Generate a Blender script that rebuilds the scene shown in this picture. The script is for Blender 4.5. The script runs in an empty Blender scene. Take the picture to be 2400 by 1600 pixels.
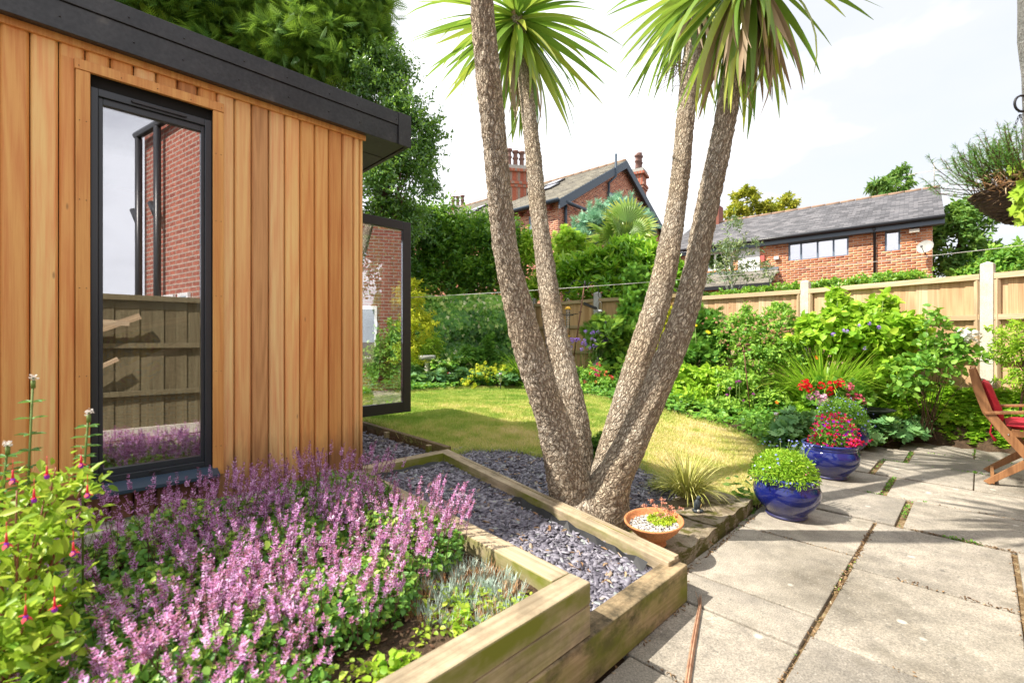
import bpy, math, random
import numpy as np
from mathutils import Vector, Matrix

C = bpy.context.scene.collection
SC = bpy.context.scene
random.seed(7)
R = np.random.default_rng(7)
PI = math.pi

# ------------------------------------------------------------------ camera, sky, sun, exposure
F, H = 1080.0, 1.15
cam = bpy.data.cameras.new('camera')
cam.sensor_width = 36; cam.lens = F / 2400 * 36
cam.clip_start = 0.03; cam.clip_end = 1000
cam.dof.use_dof = True; cam.dof.focus_distance = 3.3; cam.dof.aperture_fstop = 3.0
co = bpy.data.objects.new('camera', cam); C.objects.link(co)
co.location = (0, 0, H); co.rotation_euler = (PI / 2, 0, 0)
SC.camera = co

SUN_EL = math.radians(50)
sun_h = np.array([-0.97, -0.245])                      # where the sun stands, seen from above
sun_dir = Vector((sun_h[0] * math.cos(SUN_EL), sun_h[1] * math.cos(SUN_EL), math.sin(SUN_EL)))

w = bpy.data.worlds.new('World'); SC.world = w; w.use_nodes = True
nt = w.node_tree; nt.nodes.clear()
def N(t, **k):
    n = nt.nodes.new(t)
    for a, b in k.items():
        if a in ('inp',):
            for i, v in b.items(): n.inputs[i].default_value = v
        else: setattr(n, a, b)
    return n
sky = N('ShaderNodeTexSky', sky_type='NISHITA', sun_disc=False)
sky.sun_elevation = SUN_EL; sky.sun_rotation = math.atan2(sun_h[0], sun_h[1])
bg1 = N('ShaderNodeBackground'); bg1.inputs[1].default_value = 0.15
nt.links.new(sky.outputs[0], bg1.inputs[0])
tc = N('ShaderNodeTexCoord')
mp = N('ShaderNodeMapping'); mp.inputs['Scale'].default_value = (1.3, 1.3, 3.2)
nt.links.new(tc.outputs['Generated'], mp.inputs[0])
n1 = N('ShaderNodeTexNoise'); n1.inputs['Scale'].default_value = 1.7; n1.inputs['Detail'].default_value = 6
n1.inputs['Roughness'].default_value = .52
nt.links.new(mp.outputs[0], n1.inputs[0])
cr = N('ShaderNodeValToRGB')
cr.color_ramp.elements[0].position = .38; cr.color_ramp.elements[0].color = (.49, .505, .54, 1)
cr.color_ramp.elements[1].position = .60; cr.color_ramp.elements[1].color = (.84, .85, .87, 1)
nt.links.new(n1.outputs[0], cr.inputs[0])
bg2 = N('ShaderNodeBackground'); bg2.inputs[1].default_value = 1.0
nt.links.new(cr.outputs[0], bg2.inputs[0])
mr = N('ShaderNodeMapRange'); mr.inputs[1].default_value = .28; mr.inputs[2].default_value = .44
mr.inputs[3].default_value = .9; mr.inputs[4].default_value = 1.0
nt.links.new(n1.outputs[0], mr.inputs[0])
mx = N('ShaderNodeMixShader')
nt.links.new(mr.outputs[0], mx.inputs[0]); nt.links.new(bg1.outputs[0], mx.inputs[1]); nt.links.new(bg2.outputs[0], mx.inputs[2])
wo = N('ShaderNodeOutputWorld'); nt.links.new(mx.outputs[0], wo.inputs[0])

sl = bpy.data.lights.new('sun', 'SUN'); sl.energy = 4.3; sl.angle = math.radians(.6); sl.color = (1, .93, .82)
so = bpy.data.objects.new('sun', sl); C.objects.link(so)
so.rotation_euler = sun_dir.to_track_quat('Z', 'Y').to_euler()
SC.view_settings.view_transform = 'Standard'; SC.view_settings.look = 'None'
SC.view_settings.gamma = 1; SC.view_settings.exposure = 0.98
SC.cycles.max_bounces = 7; SC.cycles.diffuse_bounces = 3; SC.cycles.transparent_max_bounces = 12
SC.cycles.use_denoising = True

# ------------------------------------------------------------------ coordinates
A3 = np.array
U = A3([.7133, .7009, 0.]); V = A3([-.7009, .7133, 0.]); Z = A3([0., 0., 1.])
def P(px, py, D): return A3([(px - 1200) / F * D, D, H - (py - 800) / F * D])
def G(px, py, z=0.):
    return P(px, py, F * (H - z) / (py - 800))
def UV(u, v, z=0.): return u * U + v * V + A3([0, 0, z])
def u_of_px(px, v):
    k = (px - 1200) / F
    return (k * .7133 * v + .7009 * v) / (.7133 - .7009 * k)
def to_uv(x, y): return x * .7133 + y * .7009, -x * .7009 + y * .7133

FENCE_A = A3([[6.56, 3.66], [5.44, 5.27], [4.37, 6.86], [3.05, 8.1], [1.69, 9.13], [.488, 10.4], [-1.4, 10.5], [-3.4, 10.6], [-5.4, 10.7]])
def dist_fence(x, y):
    d = np.full(np.shape(x), 1e9)
    for a, b in zip(FENCE_A[:-1], FENCE_A[1:]):
        ab = b - a; t = np.clip(((x - a[0]) * ab[0] + (y - a[1]) * ab[1]) / (ab @ ab), 0, 1)
        d = np.minimum(d, np.hypot(x - a[0] - t * ab[0], y - a[1] - t * ab[1]))
    return d
def beyond_fence(x, y):       # positive beyond the line of the fence
    xs = FENCE_A[::-1, 0]; ys = FENCE_A[::-1, 1]
    return y - np.interp(x, xs, ys)
def gz(x, y):
    x = np.asarray(x, float); y = np.asarray(y, float)
    u, v = to_uv(x, y)
    f = np.interp(v, [1.0, 1.3, 1.6, 2.2, 3, 4, 6, 9], [.0, .045, .10, .18, .28, .33, .37, .45])
    wd = np.interp(x, [3.4, 5.2], [2.2, .75])
    t = np.clip(1 - dist_fence(x, y) / wd, 0, 1); t = np.where(beyond_fence(x, y) > 0, 1, t)
    s = t * t * (3 - 2 * t)
    return f * (1 - s) + .5 * s
def GH(px, py):
    z = .2
    for _ in range(14):
        p = G(px, py, z); z = .5 * z + .5 * float(gz(p[0], p[1]))
    p = G(px, py, z); p[2] = z
    return p
def inpoly(x, y, poly):
    x = np.asarray(x); y = np.asarray(y); c = np.zeros(x.shape, bool)
    n = len(poly); j = n - 1
    for i in range(n):
        xi, yi = poly[i][0], poly[i][1]; xj, yj = poly[j][0], poly[j][1]
        m = ((yi > y) != (yj > y)) & (x < (xj - xi) * (y - yi) / ((yj - yi) + 1e-12) + xi)
        c ^= m; j = i
    return c

# ------------------------------------------------------------------ objects
def put(o, label=None, cat=None, group=None, kind=None):
    if label: o['label'] = label
    if cat: o['category'] = cat
    if group: o['group'] = group
    if kind: o['kind'] = kind
    return o
def thing(name, loc, label, cat, group=None, rot=0.):
    o = bpy.data.objects.new(name, None); C.objects.link(o)
    o.location = Vector(loc); o.rotation_euler = (0, 0, rot); o.empty_display_size = .1
    o['_w'] = 1
    return put(o, label, cat, group)
MW = {}
def mwof(o):
    return Matrix.LocRotScale(o.location, o.rotation_euler.to_quaternion(), o.scale)
def link(name, me, parent=None, world=True, mat=None, kind=None):
    o = bpy.data.objects.new(name, me); C.objects.link(o)
    if mat and me and not me.materials: me.materials.append(mat)
    if parent:
        o.parent = parent
        if world:
            m = Matrix.Identity(4); q = parent; ch = []
            while q: ch.append(q); q = q.parent
            for q in reversed(ch):
                m = m @ q.matrix_parent_inverse @ mwof(q)
            o.matrix_parent_inverse = m.inverted()
    if kind: o['kind'] = kind
    return o
def mesh_np(name, verts, faces, tint=None, uv=None, smooth=False):
    verts = np.asarray(verts, np.float32); faces = np.asarray(faces, np.int32)
    me = bpy.data.meshes.new(name); k = faces.shape[1]; m = faces.shape[0]
    me.vertices.add(len(verts)); me.vertices.foreach_set('co', verts.ravel())
    me.loops.add(m * k); me.loops.foreach_set('vertex_index', faces.ravel())
    me.polygons.add(m); me.polygons.foreach_set('loop_start', np.arange(0, m * k, k, dtype=np.int32))
    if smooth: me.polygons.foreach_set('use_smooth', np.ones(m, bool))
    if tint is not None:
        a = me.attributes.new('tint', 'FLOAT', 'POINT'); a.data.foreach_set('value', np.asarray(tint, np.float32))
    me.update(calc_edges=True)
    if uv is not None:
        l = me.uv_layers.new(name='UVMap'); l.data.foreach_set('uv', np.asarray(uv, np.float32)[faces.ravel()].ravel())
    return me
def nrm(a):
    a = np.asarray(a, float); return a / (np.linalg.norm(a, axis=-1, keepdims=True) + 1e-9)

class MB:
    def __init__(s): s.v = []; s.f = []; s.sm = []
    def add(s, vs, fs, smooth=False):
        b = len(s.v); s.v.extend([tuple(map(float, q)) for q in vs]); s.f.extend([tuple(b + i for i in f) for f in fs])
        s.sm.extend([smooth] * len(fs)); return s
    def box(s, c, ex, ey, ez):        # centre and three half-extent vectors
        c = A3(c, float); ex = A3(ex, float); ey = A3(ey, float); ez = A3(ez, float)
        vs = [c + a * ex + b * ey + d * ez for a in (-1, 1) for b in (-1, 1) for d in (-1, 1)]
        if np.dot(np.cross(ex, ey), ez) < 0: fs = [(0, 2, 3, 1), (4, 5, 7, 6), (0, 1, 5, 4), (2, 6, 7, 3), (0, 4, 6, 2), (1, 3, 7, 5)]
        else: fs = [(0, 1, 3, 2), (4, 6, 7, 5), (0, 4, 5, 1), (2, 3, 7, 6), (0, 2, 6, 4), (1, 5, 7, 3)]
        return s.add(vs, fs)
    def bar(s, a, b, wv, h, up=None):  # bar from a to b: half width vector wv, half thickness h
        a = A3(a, float); b = A3(b, float); d = (b - a) / 2; wv = A3(wv, float)
        n = np.cross(d, wv); n = n / (np.linalg.norm(n) + 1e-9) * h
        return s.box((a + b) / 2, d, wv, n)
    def tube(s, path, rad, n=8, cap=True, smooth=True):
        path = [A3(p, float) for p in path]; m = len(path)
        if np.isscalar(rad): rad = [rad] * m
        rings = []; ref = A3([0, 0, 1.])
        d0 = nrm(path[1] - path[0])
        if abs(d0[2]) > .9: ref = A3([1., 0, 0])
        x = nrm(np.cross(ref, d0))
        for i in range(m):
            d = nrm((path[min(i + 1, m - 1)] - path[max(i - 1, 0)]))
            x = nrm(x - d * np.dot(x, d)); y = np.cross(d, x)
            rings.append([path[i] + rad[i] * (math.cos(2 * PI * k / n) * x + math.sin(2 * PI * k / n) * y) for k in range(n)])
        vs = [q for r in rings for q in r]
        fs = [(i * n + k, i * n + (k + 1) % n, (i + 1) * n + (k + 1) % n, (i + 1) * n + k) for i in range(m - 1) for k in range(n)]
        if cap: fs += [tuple(reversed(range(n))), tuple((m - 1) * n + k for k in range(n))]
        return s.add(vs, fs, smooth)
    def lathe(s, c, prof, n=40, smooth=True, tilt=None):
        c = A3(c, float); vs = []
        T = A3(tilt) if tilt is not None else np.eye(3)
        for r, z in prof:
            for k in range(n):
                a = 2 * PI * k / n; vs.append(c + T @ A3([r * math.cos(a), r * math.sin(a), z]))
        fs = [(i * n + k, i * n + (k + 1) % n, (i + 1) * n + (k + 1) % n, (i + 1) * n + k) for i in range(len(prof) - 1) for k in range(n)]
        return s.add(vs, fs, smooth)
    def disc(s, c, r, n=24, zdir=1):
        c = A3(c, float); vs = [c + A3([r * math.cos(2 * PI * k / n), r * math.sin(2 * PI * k / n), 0]) for k in range(n)]
        return s.add(vs, [tuple(range(n))])
    def ball(s, c, r, n=10, m=7):
        c = A3(c, float); r = A3(r if not np.isscalar(r) else [r, r, r], float)
        vs = [c + r * A3([math.sin(PI * i / m) * math.cos(2 * PI * k / n), math.sin(PI * i / m) * math.sin(2 * PI * k / n), math.cos(PI * i / m)]) for i in range(m + 1) for k in range(n)]
        fs = [((i + 1) * n + k, (i + 1) * n + (k + 1) % n, i * n + (k + 1) % n, i * n + k) for i in range(m) for k in range(n)]
        return s.add(vs, fs, True)
    def mesh(s, name):
        me = bpy.data.meshes.new(name); me.from_pydata(s.v, [], s.f); me.polygons.foreach_set('use_smooth', s.sm); me.update(); return me
    def obj(s, name, mat, parent=None, kind=None, bevel=0):
        me = s.mesh(name)
        o = link(name, me, parent, True, mat, kind)
        if bevel:
            b = o.modifiers.new('bevel', 'BEVEL'); b.width = bevel; b.segments = 2; b.limit_method = 'ANGLE'
        return o

# ------------------------------------------------------------------ materials
def new_mat(name):
    m = bpy.data.materials.new(name); m.use_nodes = True; t = m.node_tree; t.nodes.clear()
    out = t.nodes.new('ShaderNodeOutputMaterial'); b = t.nodes.new('ShaderNodeBsdfPrincipled')
    t.links.new(b.outputs[0], out.inputs[0]); return m, t, b, out
def nd(t, typ, **k):
    n = t.nodes.new(typ)
    for a, b in k.items(): setattr(n, a, b)
    return n
def ramp(t, src, stops):
    r = nd(t, 'ShaderNodeValToRGB'); e = r.color_ramp.elements
    while len(e) < len(stops): e.new(.5)
    for i, (p, c) in enumerate(stops):
        e[i].position = p; e[i].color = (*c, 1) if len(c) == 3 else c
    t.links.new(src, r.inputs[0]); return r.outputs[0]
def noise(t, vec, scale, detail=3, rough=.5, mapping=None, off=None):
    if mapping is not None:
        mp = nd(t, 'ShaderNodeMapping'); mp.inputs['Scale'].default_value = mapping
        t.links.new(vec, mp.inputs[0]); vec = mp.outputs[0]
    n = nd(t, 'ShaderNodeTexNoise'); n.inputs['Scale'].default_value = scale; n.inputs['Detail'].default_value = detail
    n.inputs['Roughness'].default_value = rough
    t.links.new(vec, n.inputs['Vector']); return n.outputs['Fac']
def mixc(t, f, a, b, mode='MIX'):
    m = nd(t, 'ShaderNodeMix', data_type='RGBA', blend_type=mode)
    for s, i in ((f, 0), (a, 6), (b, 7)):
        if isinstance(s, (int, float)): m.inputs[i].default_value = s
        elif isinstance(s, tuple): m.inputs[i].default_value = (*s, 1) if len(s) == 3 else s
        else: t.links.new(s, m.inputs[i])
    return m.outputs[2]
def math_(t, op, a, b=0.):
    m = nd(t, 'ShaderNodeMath', operation=op)
    for s, i in ((a, 0), (b, 1)):
        if isinstance(s, (int, float)): m.inputs[i].default_value = s
        else: t.links.new(s, m.inputs[i])
    return m.outputs[0]
def bump(t, b, h, strength=.4, dist=.01, prev=None):
    n = nd(t, 'ShaderNodeBump'); n.inputs['Strength'].default_value = strength; n.inputs['Distance'].default_value = dist
    t.links.new(h, n.inputs['Height'])
    if prev is not None: t.links.new(prev, n.inputs['Normal'])
    t.links.new(n.outputs[0], b.inputs['Normal']); return n.outputs[0]
def coords(t, kind='Object'):
    return nd(t, 'ShaderNodeTexCoord').outputs[kind]
def plain(name, col, rough=.5, metal=0., spec=.5, coat=0.):
    m, t, b, o = new_mat(name); b.inputs['Base Color'].default_value = (*col, 1); b.inputs['Roughness'].default_value = rough
    b.inputs['Metallic'].default_value = metal; b.inputs['Specular IOR Level'].default_value = spec; b.inputs['Coat Weight'].default_value = coat
    return m
def mottled(name, stops, scale=8, rough=.8, bs=.3, bd=.01, detail=5, mapping=None, fine=0, metal=0, spec=.4):
    m, t, b, o = new_mat(name); c = coords(t)
    f = noise(t, c, scale, detail, .6, mapping)
    col = ramp(t, f, stops)
    if fine:
        g = noise(t, c, fine, 3, .7); col = mixc(t, .55, col, ramp(t, g, [(.3, (.25, .25, .25)), (.7, (.95, .95, .95))]), 'OVERLAY')
        h = math_(t, 'ADD', f, g)
    else: h = f
    t.links.new(col, b.inputs['Base Color']); b.inputs['Roughness'].default_value = rough; b.inputs['Metallic'].default_value = metal
    b.inputs['Specular IOR Level'].default_value = spec
    if bs: bump(t, b, h, bs, bd)
    return m
def leafm(name, stops, trans=.35, rough=.45, spec=.4, tcol=(.45, .7, .08)):
    m, t, b, o = new_mat(name)
    a = nd(t, 'ShaderNodeAttribute', attribute_name='tint'); col = ramp(t, a.outputs['Fac'], stops)
    t.links.new(col, b.inputs['Base Color']); b.inputs['Roughness'].default_value = rough; b.inputs['Specular IOR Level'].default_value = spec
    if trans:
        tr = nd(t, 'ShaderNodeBsdfTranslucent'); mxn = nd(t, 'ShaderNodeMixShader'); mxn.inputs[0].default_value = trans
        t.links.new(mixc(t, .45, col, tcol), tr.inputs[0]) if tcol else t.links.new(col, tr.inputs[0])
        t.links.new(b.outputs[0], mxn.inputs[1]); t.links.new(tr.outputs[0], mxn.inputs[2]); t.links.new(mxn.outputs[0], o.inputs[0])
    return m
def greens(a, b, c): return [(0., a), (.5, b), (1., c)]

def wood_mat(name, stops, grain=(.35, .75), rough=.55, axis=2, knots=True, dirt=0., gscale=1., green=0.):
    """sawn timber: long fine grain, growth rings, each piece its own tint"""
    m, t, b, o = new_mat(name); c = coords(t)
    oi = nd(t, 'ShaderNodeObjectInfo')
    off = nd(t, 'ShaderNodeCombineXYZ')
    for i, k in enumerate((31., 57., 83.)): t.links.new(math_(t, 'MULTIPLY', oi.outputs['Random'], k), off.inputs[i])
    va = nd(t, 'ShaderNodeVectorMath', operation='ADD'); t.links.new(c, va.inputs[0]); t.links.new(off.outputs[0], va.inputs[1])
    v = va.outputs[0]
    def sc(a, l):
        s = [a * gscale] * 3; s[axis] = l * gscale; return tuple(s)
    ring = noise(t, v, 1.0, 2, .45, sc(6.5, .34))
    ring = math_(t, 'SINE', math_(t, 'MULTIPLY', ring, 70.))
    fine = noise(t, v, 1.0, 4, .7, sc(130, 3.))
    blot = noise(t, v, 1.0, 4, .6, sc(7, 1.3))
    base = ramp(t, oi.outputs['Random'], stops)
    f = math_(t, 'ADD', math_(t, 'MULTIPLY', ring, .11), fine)
    col = mixc(t, .55, base, ramp(t, f, [(.2, (.28, .22, .18)), (.6, (.62, .6, .58)), (.9, (.8, .8, .8))]), 'OVERLAY')
    col = mixc(t, .32, col, ramp(t, blot, [(.3, (.36, .33, .30)), (.65, (.6, .6, .6))]), 'OVERLAY')
    if name == 'cedar':
        w0 = nd(t, 'ShaderNodeNewGeometry').outputs['Position']; sz = nd(t, 'ShaderNodeSeparateXYZ'); t.links.new(w0, sz.inputs[0])
        wn = noise(t, v, 1.0, 5, .65, sc(14, 2.2)); wz = math_(t, 'SUBTRACT', math_(t, 'MULTIPLY', wn, .55), math_(t, 'SUBTRACT', sz.outputs[2], .42))
        col = mixc(t, ramp(t, wz, [(.06, (0, 0, 0)), (.30, (.8, .8, .8))]), col, (.17, .082, .042))
        kn = nd(t, 'ShaderNodeTexVoronoi'); kn.inputs['Scale'].default_value = 1.; mk = nd(t, 'ShaderNodeMapping'); mk.inputs['Scale'].default_value = (9, 9, 2.6); t.links.new(v, mk.inputs[0]); t.links.new(mk.outputs[0], kn.inputs['Vector'])
        col = mixc(t, ramp(t, kn.outputs['Distance'], [(.02, (.6, .6, .6)), (.05, (0, 0, 0))]), col, (.20, .085, .04))
    if dirt:
        w_ = nd(t, 'ShaderNodeNewGeometry').outputs['Position']
        d1 = noise(t, w_, 4.5, 6, .65, (1, 1, 2.2)); d2 = noise(t, w_, 45, 4, .7)
        dm = ramp(t, math_(t, 'ADD', math_(t, 'MULTIPLY', d1, 1.), math_(t, 'MULTIPLY', d2, .22)), [(.52, (0, 0, 0)), (.72, (1, 1, 1))])
        col = mixc(t, math_(t, 'MULTIPLY', dm, dirt), col, (.05, .042, .025))
    if green:
        w_ = nd(t, 'ShaderNodeNewGeometry').outputs['Position']
        g1 = noise(t, w_, 2.6, 5, .6, (1, 1, 1.6))
        gm = ramp(t, g1, [(.40, (0, 0, 0)), (.62, (1, 1, 1))])
        nz = nd(t, 'ShaderNodeSeparateXYZ'); t.links.new(nd(t, 'ShaderNodeNewGeometry').outputs['Normal'], nz.inputs[0])
        side = math_(t, 'SUBTRACT', 1., math_(t, 'ABSOLUTE', nz.outputs[2]))
        col = mixc(t, math_(t, 'MULTIPLY', math_(t, 'MULTIPLY', gm, side), green), col, (.17, .19, .022))
    t.links.new(col, b.inputs['Base Color']); b.inputs['Roughness'].default_value = rough; b.inputs['Specular IOR Level'].default_value = .3
    bump(t, b, math_(t, 'ADD', fine, math_(t, 'MULTIPLY', ring, .12)), .35, .0025)
    return m

M = {}
M['cedar'] = wood_mat('cedar', [(0, (.84, .48, .20)), (.3, (.74, .37, .13)), (.55, (.62, .28, .09)), (.75, (.86, .53, .25)), (.93, (.40, .18, .07)), (1, (.52, .24, .09))])
M['cedar_trim'] = wood_mat('cedar_trim', [(0, (.72, .38, .14)), (1, (.64, .31, .10))])
M['cedar_wet'] = wood_mat('cedar_weathered', [(0, (.16, .075, .042)), (1, (.13, .062, .036))])
M['sleeper'] = wood_mat('sleeper_timber', [(0, (.46, .385, .27)), (.5, (.42, .35, .24)), (1, (.50, .42, .30))], axis=0, dirt=.45, green=1.0, rough=.8)
M['sleeper_y'] = wood_mat('sleeper_timber_side', [(0, (.44, .355, .235)), (1, (.48, .40, .27))], axis=1, dirt=.4, green=.6, rough=.8)
M['sleeper_old'] = wood_mat('sleeper_stained', [(0, (.40, .31, .185)), (1, (.36, .28, .17))], axis=0, dirt=.9, green=.95, rough=.85)
M['edge_board'] = wood_mat('edging_board', [(0, (.28, .20, .12)), (1, (.22, .16, .10))], axis=1, dirt=.5, green=.4, rough=.85)
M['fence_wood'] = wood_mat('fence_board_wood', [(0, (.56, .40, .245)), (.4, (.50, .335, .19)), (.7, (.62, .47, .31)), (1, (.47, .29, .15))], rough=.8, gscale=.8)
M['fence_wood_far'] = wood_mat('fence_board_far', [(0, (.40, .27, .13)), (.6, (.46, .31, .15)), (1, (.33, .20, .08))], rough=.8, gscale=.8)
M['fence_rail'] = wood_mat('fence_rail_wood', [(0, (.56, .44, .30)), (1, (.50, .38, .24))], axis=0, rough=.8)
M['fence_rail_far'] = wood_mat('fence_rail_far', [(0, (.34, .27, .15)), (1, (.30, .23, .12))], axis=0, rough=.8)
M['teak'] = wood_mat('teak', [(0, (.27, .13, .055)), (1, (.31, .155, .07))], axis=2, rough=.5)
M['black_trim'] = mottled('black_fascia', [(.3, (.017, .018, .021)), (.65, (.035, .035, .038)), (.8, (.075, .07, .065))], 6, .33, .06, .002, fine=60)
M['frame_grey'] = plain('anthracite_frame', (.028, .034, .043), .32)
M['frame_dark'] = plain('black_door_frame', (.022, .021, .024), .35)
M['concrete'] = mottled('concrete', [(.3, (.46, .42, .35)), (.7, (.60, .56, .48))], 10, .9, .3, .004, fine=140)
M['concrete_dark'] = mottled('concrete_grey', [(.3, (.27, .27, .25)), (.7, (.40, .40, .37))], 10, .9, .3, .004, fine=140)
M['soil'] = mottled('soil', [(.3, (.045, .027, .015)), (.6, (.10, .062, .035)), (.8, (.17, .11, .065))], 14, 1., .8, .02, fine=110)
M['terracotta'] = mottled('terracotta', [(.3, (.46, .17, .065)), (.7, (.56, .23, .095))], 9, .75, .15, .003, fine=90)
M['white_metal'] = plain('galvanised_metal', (.62, .63, .64), .35, .6)
M['black_metal'] = plain('black_iron', (.02, .02, .022), .45, .4)
M['rust'] = mottled('rusty_tube', [(.3, (.10, .045, .025)), (.7, (.18, .08, .045))], 40, .7, .1, .001)
M['lead'] = plain('lead_flashing', (.14, .17, .20), .6)
M['white'] = plain('white_paint', (.75, .75, .74), .5)
M['steel'] = plain('brushed_steel', (.55, .55, .54), .28, .9)
M['red_cloth'] = mottled('red_cushion_cloth', [(.3, (.42, .012, .025)), (.7, (.55, .03, .05))], 30, .85, .3, .003)
M['stem'] = plain('green_stem', (.13, .20, .035), .6)
M['brown_stem'] = plain('brown_stem', (.10, .055, .03), .8)

def slab_mat():
    m, t, b, o = new_mat('paving_concrete'); w_ = nd(t, 'ShaderNodeNewGeometry').outputs['Position']; oi = nd(t, 'ShaderNodeObjectInfo')
    big = noise(t, w_, 1.6, 5, .6); mid = noise(t, w_, 9, 4, .6); fin = noise(t, w_, 160, 2, .7); spk = noise(t, w_, 75, 2, .5)
    col = ramp(t, big, [(.3, (.165, .15, .125)), (.45, (.27, .25, .215)), (.55, (.33, .305, .265)), (.72, (.39, .36, .305))])
    col = mixc(t, .6, col, ramp(t, mid, [(.3, (.33, .33, .33)), (.7, (.66, .65, .63))]), 'OVERLAY')
    col = mixc(t, .75, col, ramp(t, fin, [(.28, (.22, .22, .22)), (.72, (.80, .79, .78))]), 'OVERLAY')
    col = mixc(t, math_(t, 'MULTIPLY', ramp(t, spk, [(.66, (0, 0, 0)), (.72, (1, 1, 1))]), .55), col, (.55, .52, .46))
    vo = nd(t, 'ShaderNodeTexVoronoi'); vo.inputs['Scale'].default_value = 5.2; t.links.new(w_, vo.inputs['Vector'])
    col = mixc(t, math_(t, 'MULTIPLY', ramp(t, vo.outputs['Distance'], [(.07, (1, 1, 1)), (.11, (0, 0, 0))]), .6), col, (.62, .59, .53))
    tone = ramp(t, oi.outputs['Random'], [(0, (.36, .36, .365)), (1, (.60, .585, .56))])
    col = mixc(t, .7, col, tone, 'OVERLAY')
    lic = noise(t, w_, 26, 5, .7); patch = noise(t, w_, 2.3, 3, .5)
    lm = math_(t, 'MULTIPLY', ramp(t, lic, [(.60, (0, 0, 0)), (.66, (1, 1, 1))]), ramp(t, patch, [(.45, (0, 0, 0)), (.6, (1, 1, 1))]))
    col = mixc(t, math_(t, 'MULTIPLY', lm, .55), col, (.085, .085, .075))
    st_ = noise(t, w_, 3.3, 6, .72, (1, 1, 1)); col = mixc(t, ramp(t, st_, [(.56, (0, 0, 0)), (.68, (.6, .6, .6))]), col, (.15, .135, .105))
    t.links.new(col, b.inputs['Base Color']); b.inputs['Roughness'].default_value = .88; b.inputs['Specular IOR Level'].default_value = .25
    bump(t, b, math_(t, 'ADD', mid, math_(t, 'MULTIPLY', fin, .7)), .35, .004)
    return m
M['slab'] = slab_mat()

def mossy_mat():
    m, t, b, o = new_mat('mossy_stone'); w_ = nd(t, 'ShaderNodeNewGeometry').outputs['Position']
    mid = noise(t, w_, 8, 5, .6); fin = noise(t, w_, 120, 3, .7)
    col = ramp(t, mid, [(.3, (.14, .105, .06)), (.5, (.27, .22, .15)), (.7, (.38, .33, .24))])
    col = mixc(t, .6, col, ramp(t, fin, [(.3, (.25, .25, .25)), (.7, (.75, .75, .75))]), 'OVERLAY')
    sp = nd(t, 'ShaderNodeSeparateXYZ'); t.links.new(nd(t, 'ShaderNodeNewGeometry').outputs['Normal'], sp.inputs[0])
    side = math_(t, 'SUBTRACT', 1.05, sp.outputs[2])
    mm = ramp(t, math_(t, 'ADD', noise(t, w_, 11, 4, .6), math_(t, 'MULTIPLY', side, .13)), [(.52, (0, 0, 0)), (.62, (1, 1, 1))])
    col = mixc(t, mm, col, mixc(t, fin, (.045, .05, .008), (.14, .12, .02)))
    t.links.new(col, b.inputs['Base Color']); b.inputs['Roughness'].default_value = .95
    bump(t, b, math_(t, 'ADD', mid, fin), .6, .012); return m
M['mossy'] = mossy_mat()

def brick_mat(name, sx, c1, c2, mortar, coord='UV', bw=.225, rh=.075, mort=.012):
    m, t, b, o = new_mat(name); c = coords(t, coord)
    br = nd(t, 'ShaderNodeTexBrick'); br.offset = .5
    br.inputs['Scale'].default_value = sx; br.inputs['Brick Width'].default_value = bw; br.inputs['Row Height'].default_value = rh; br.inputs['Mortar Size'].default_value = mort
    br.inputs['Color1'].default_value = (*c1, 1); br.inputs['Color2'].default_value = (*c2, 1); br.inputs['Mortar'].default_value = (*mortar, 1)
    br.inputs['Bias'].default_value = -.1
    t.links.new(c, br.inputs['Vector'])
    n = noise(t, c, 14, 4, .6)
    col = mixc(t, .55, br.outputs['Color'], ramp(t, n, [(.3, (.3, .3, .3)), (.7, (.68, .68, .68))]), 'OVERLAY')
    t.links.new(col, b.inputs['Base Color']); b.inputs['Roughness'].default_value = .9
    bump(t, b, math_(t, 'SUBTRACT', 1., br.outputs['Fac']), .5, .012)
    return m
M['brick_far'] = brick_mat('red_brick', 1, (.42, .125, .06), (.30, .075, .04), (.36, .27, .2))
def tinted(name, stops, rough=.8, bs=0.):
    m, t, b, o = new_mat(name); a = nd(t, 'ShaderNodeAttribute', attribute_name='tint'); col = ramp(t, a.outputs['Fac'], stops)
    c = coords(t); n = noise(t, c, 30, 3, .6)
    col = mixc(t, .35, col, ramp(t, n, [(.3, (.3, .3, .3)), (.7, (.7, .7, .7))]), 'OVERLAY')
    t.links.new(col, b.inputs['Base Color']); b.inputs['Roughness'].default_value = rough
    if bs: bump(t, b, n, bs, .004)
    return m
M['bricks'] = tinted('orange_bricks', [(0, (.36, .11, .05)), (.3, (.60, .21, .085)), (.7, (.68, .26, .11)), (1, (.76, .35, .18))])
M['bricks_old'] = tinted('red_bricks', [(0, (.24, .08, .055)), (.15, (.48, .16, .085)), (.7, (.60, .23, .13)), (1, (.70, .33, .20))])
M['mortar'] = plain('mortar', (.60, .50, .40), .95)
M['slates'] = tinted('roof_slates', [(0, (.07, .07, .08)), (.5, (.12, .12, .135)), (1, (.19, .185, .20))], .6)
M['slates_old'] = tinted('roof_slates_lichen', [(0, (.13, .12, .10)), (.5, (.19, .175, .14)), (1, (.26, .24, .19))], .7)
M['chips'] = tinted('slate_chips', [(0, (.07, .065, .085)), (.35, (.15, .14, .18)), (.7, (.235, .225, .275)), (.94, (.34, .325, .375)), (.97, (.36, .42, .40)), (1, (.42, .30, .20))], .5, .2)
M['pebbles'] = tinted('pale_grit', [(0, (.06, .05, .045)), (.35, (.45, .42, .38)), (1, (.8, .78, .74))], .8)

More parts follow.
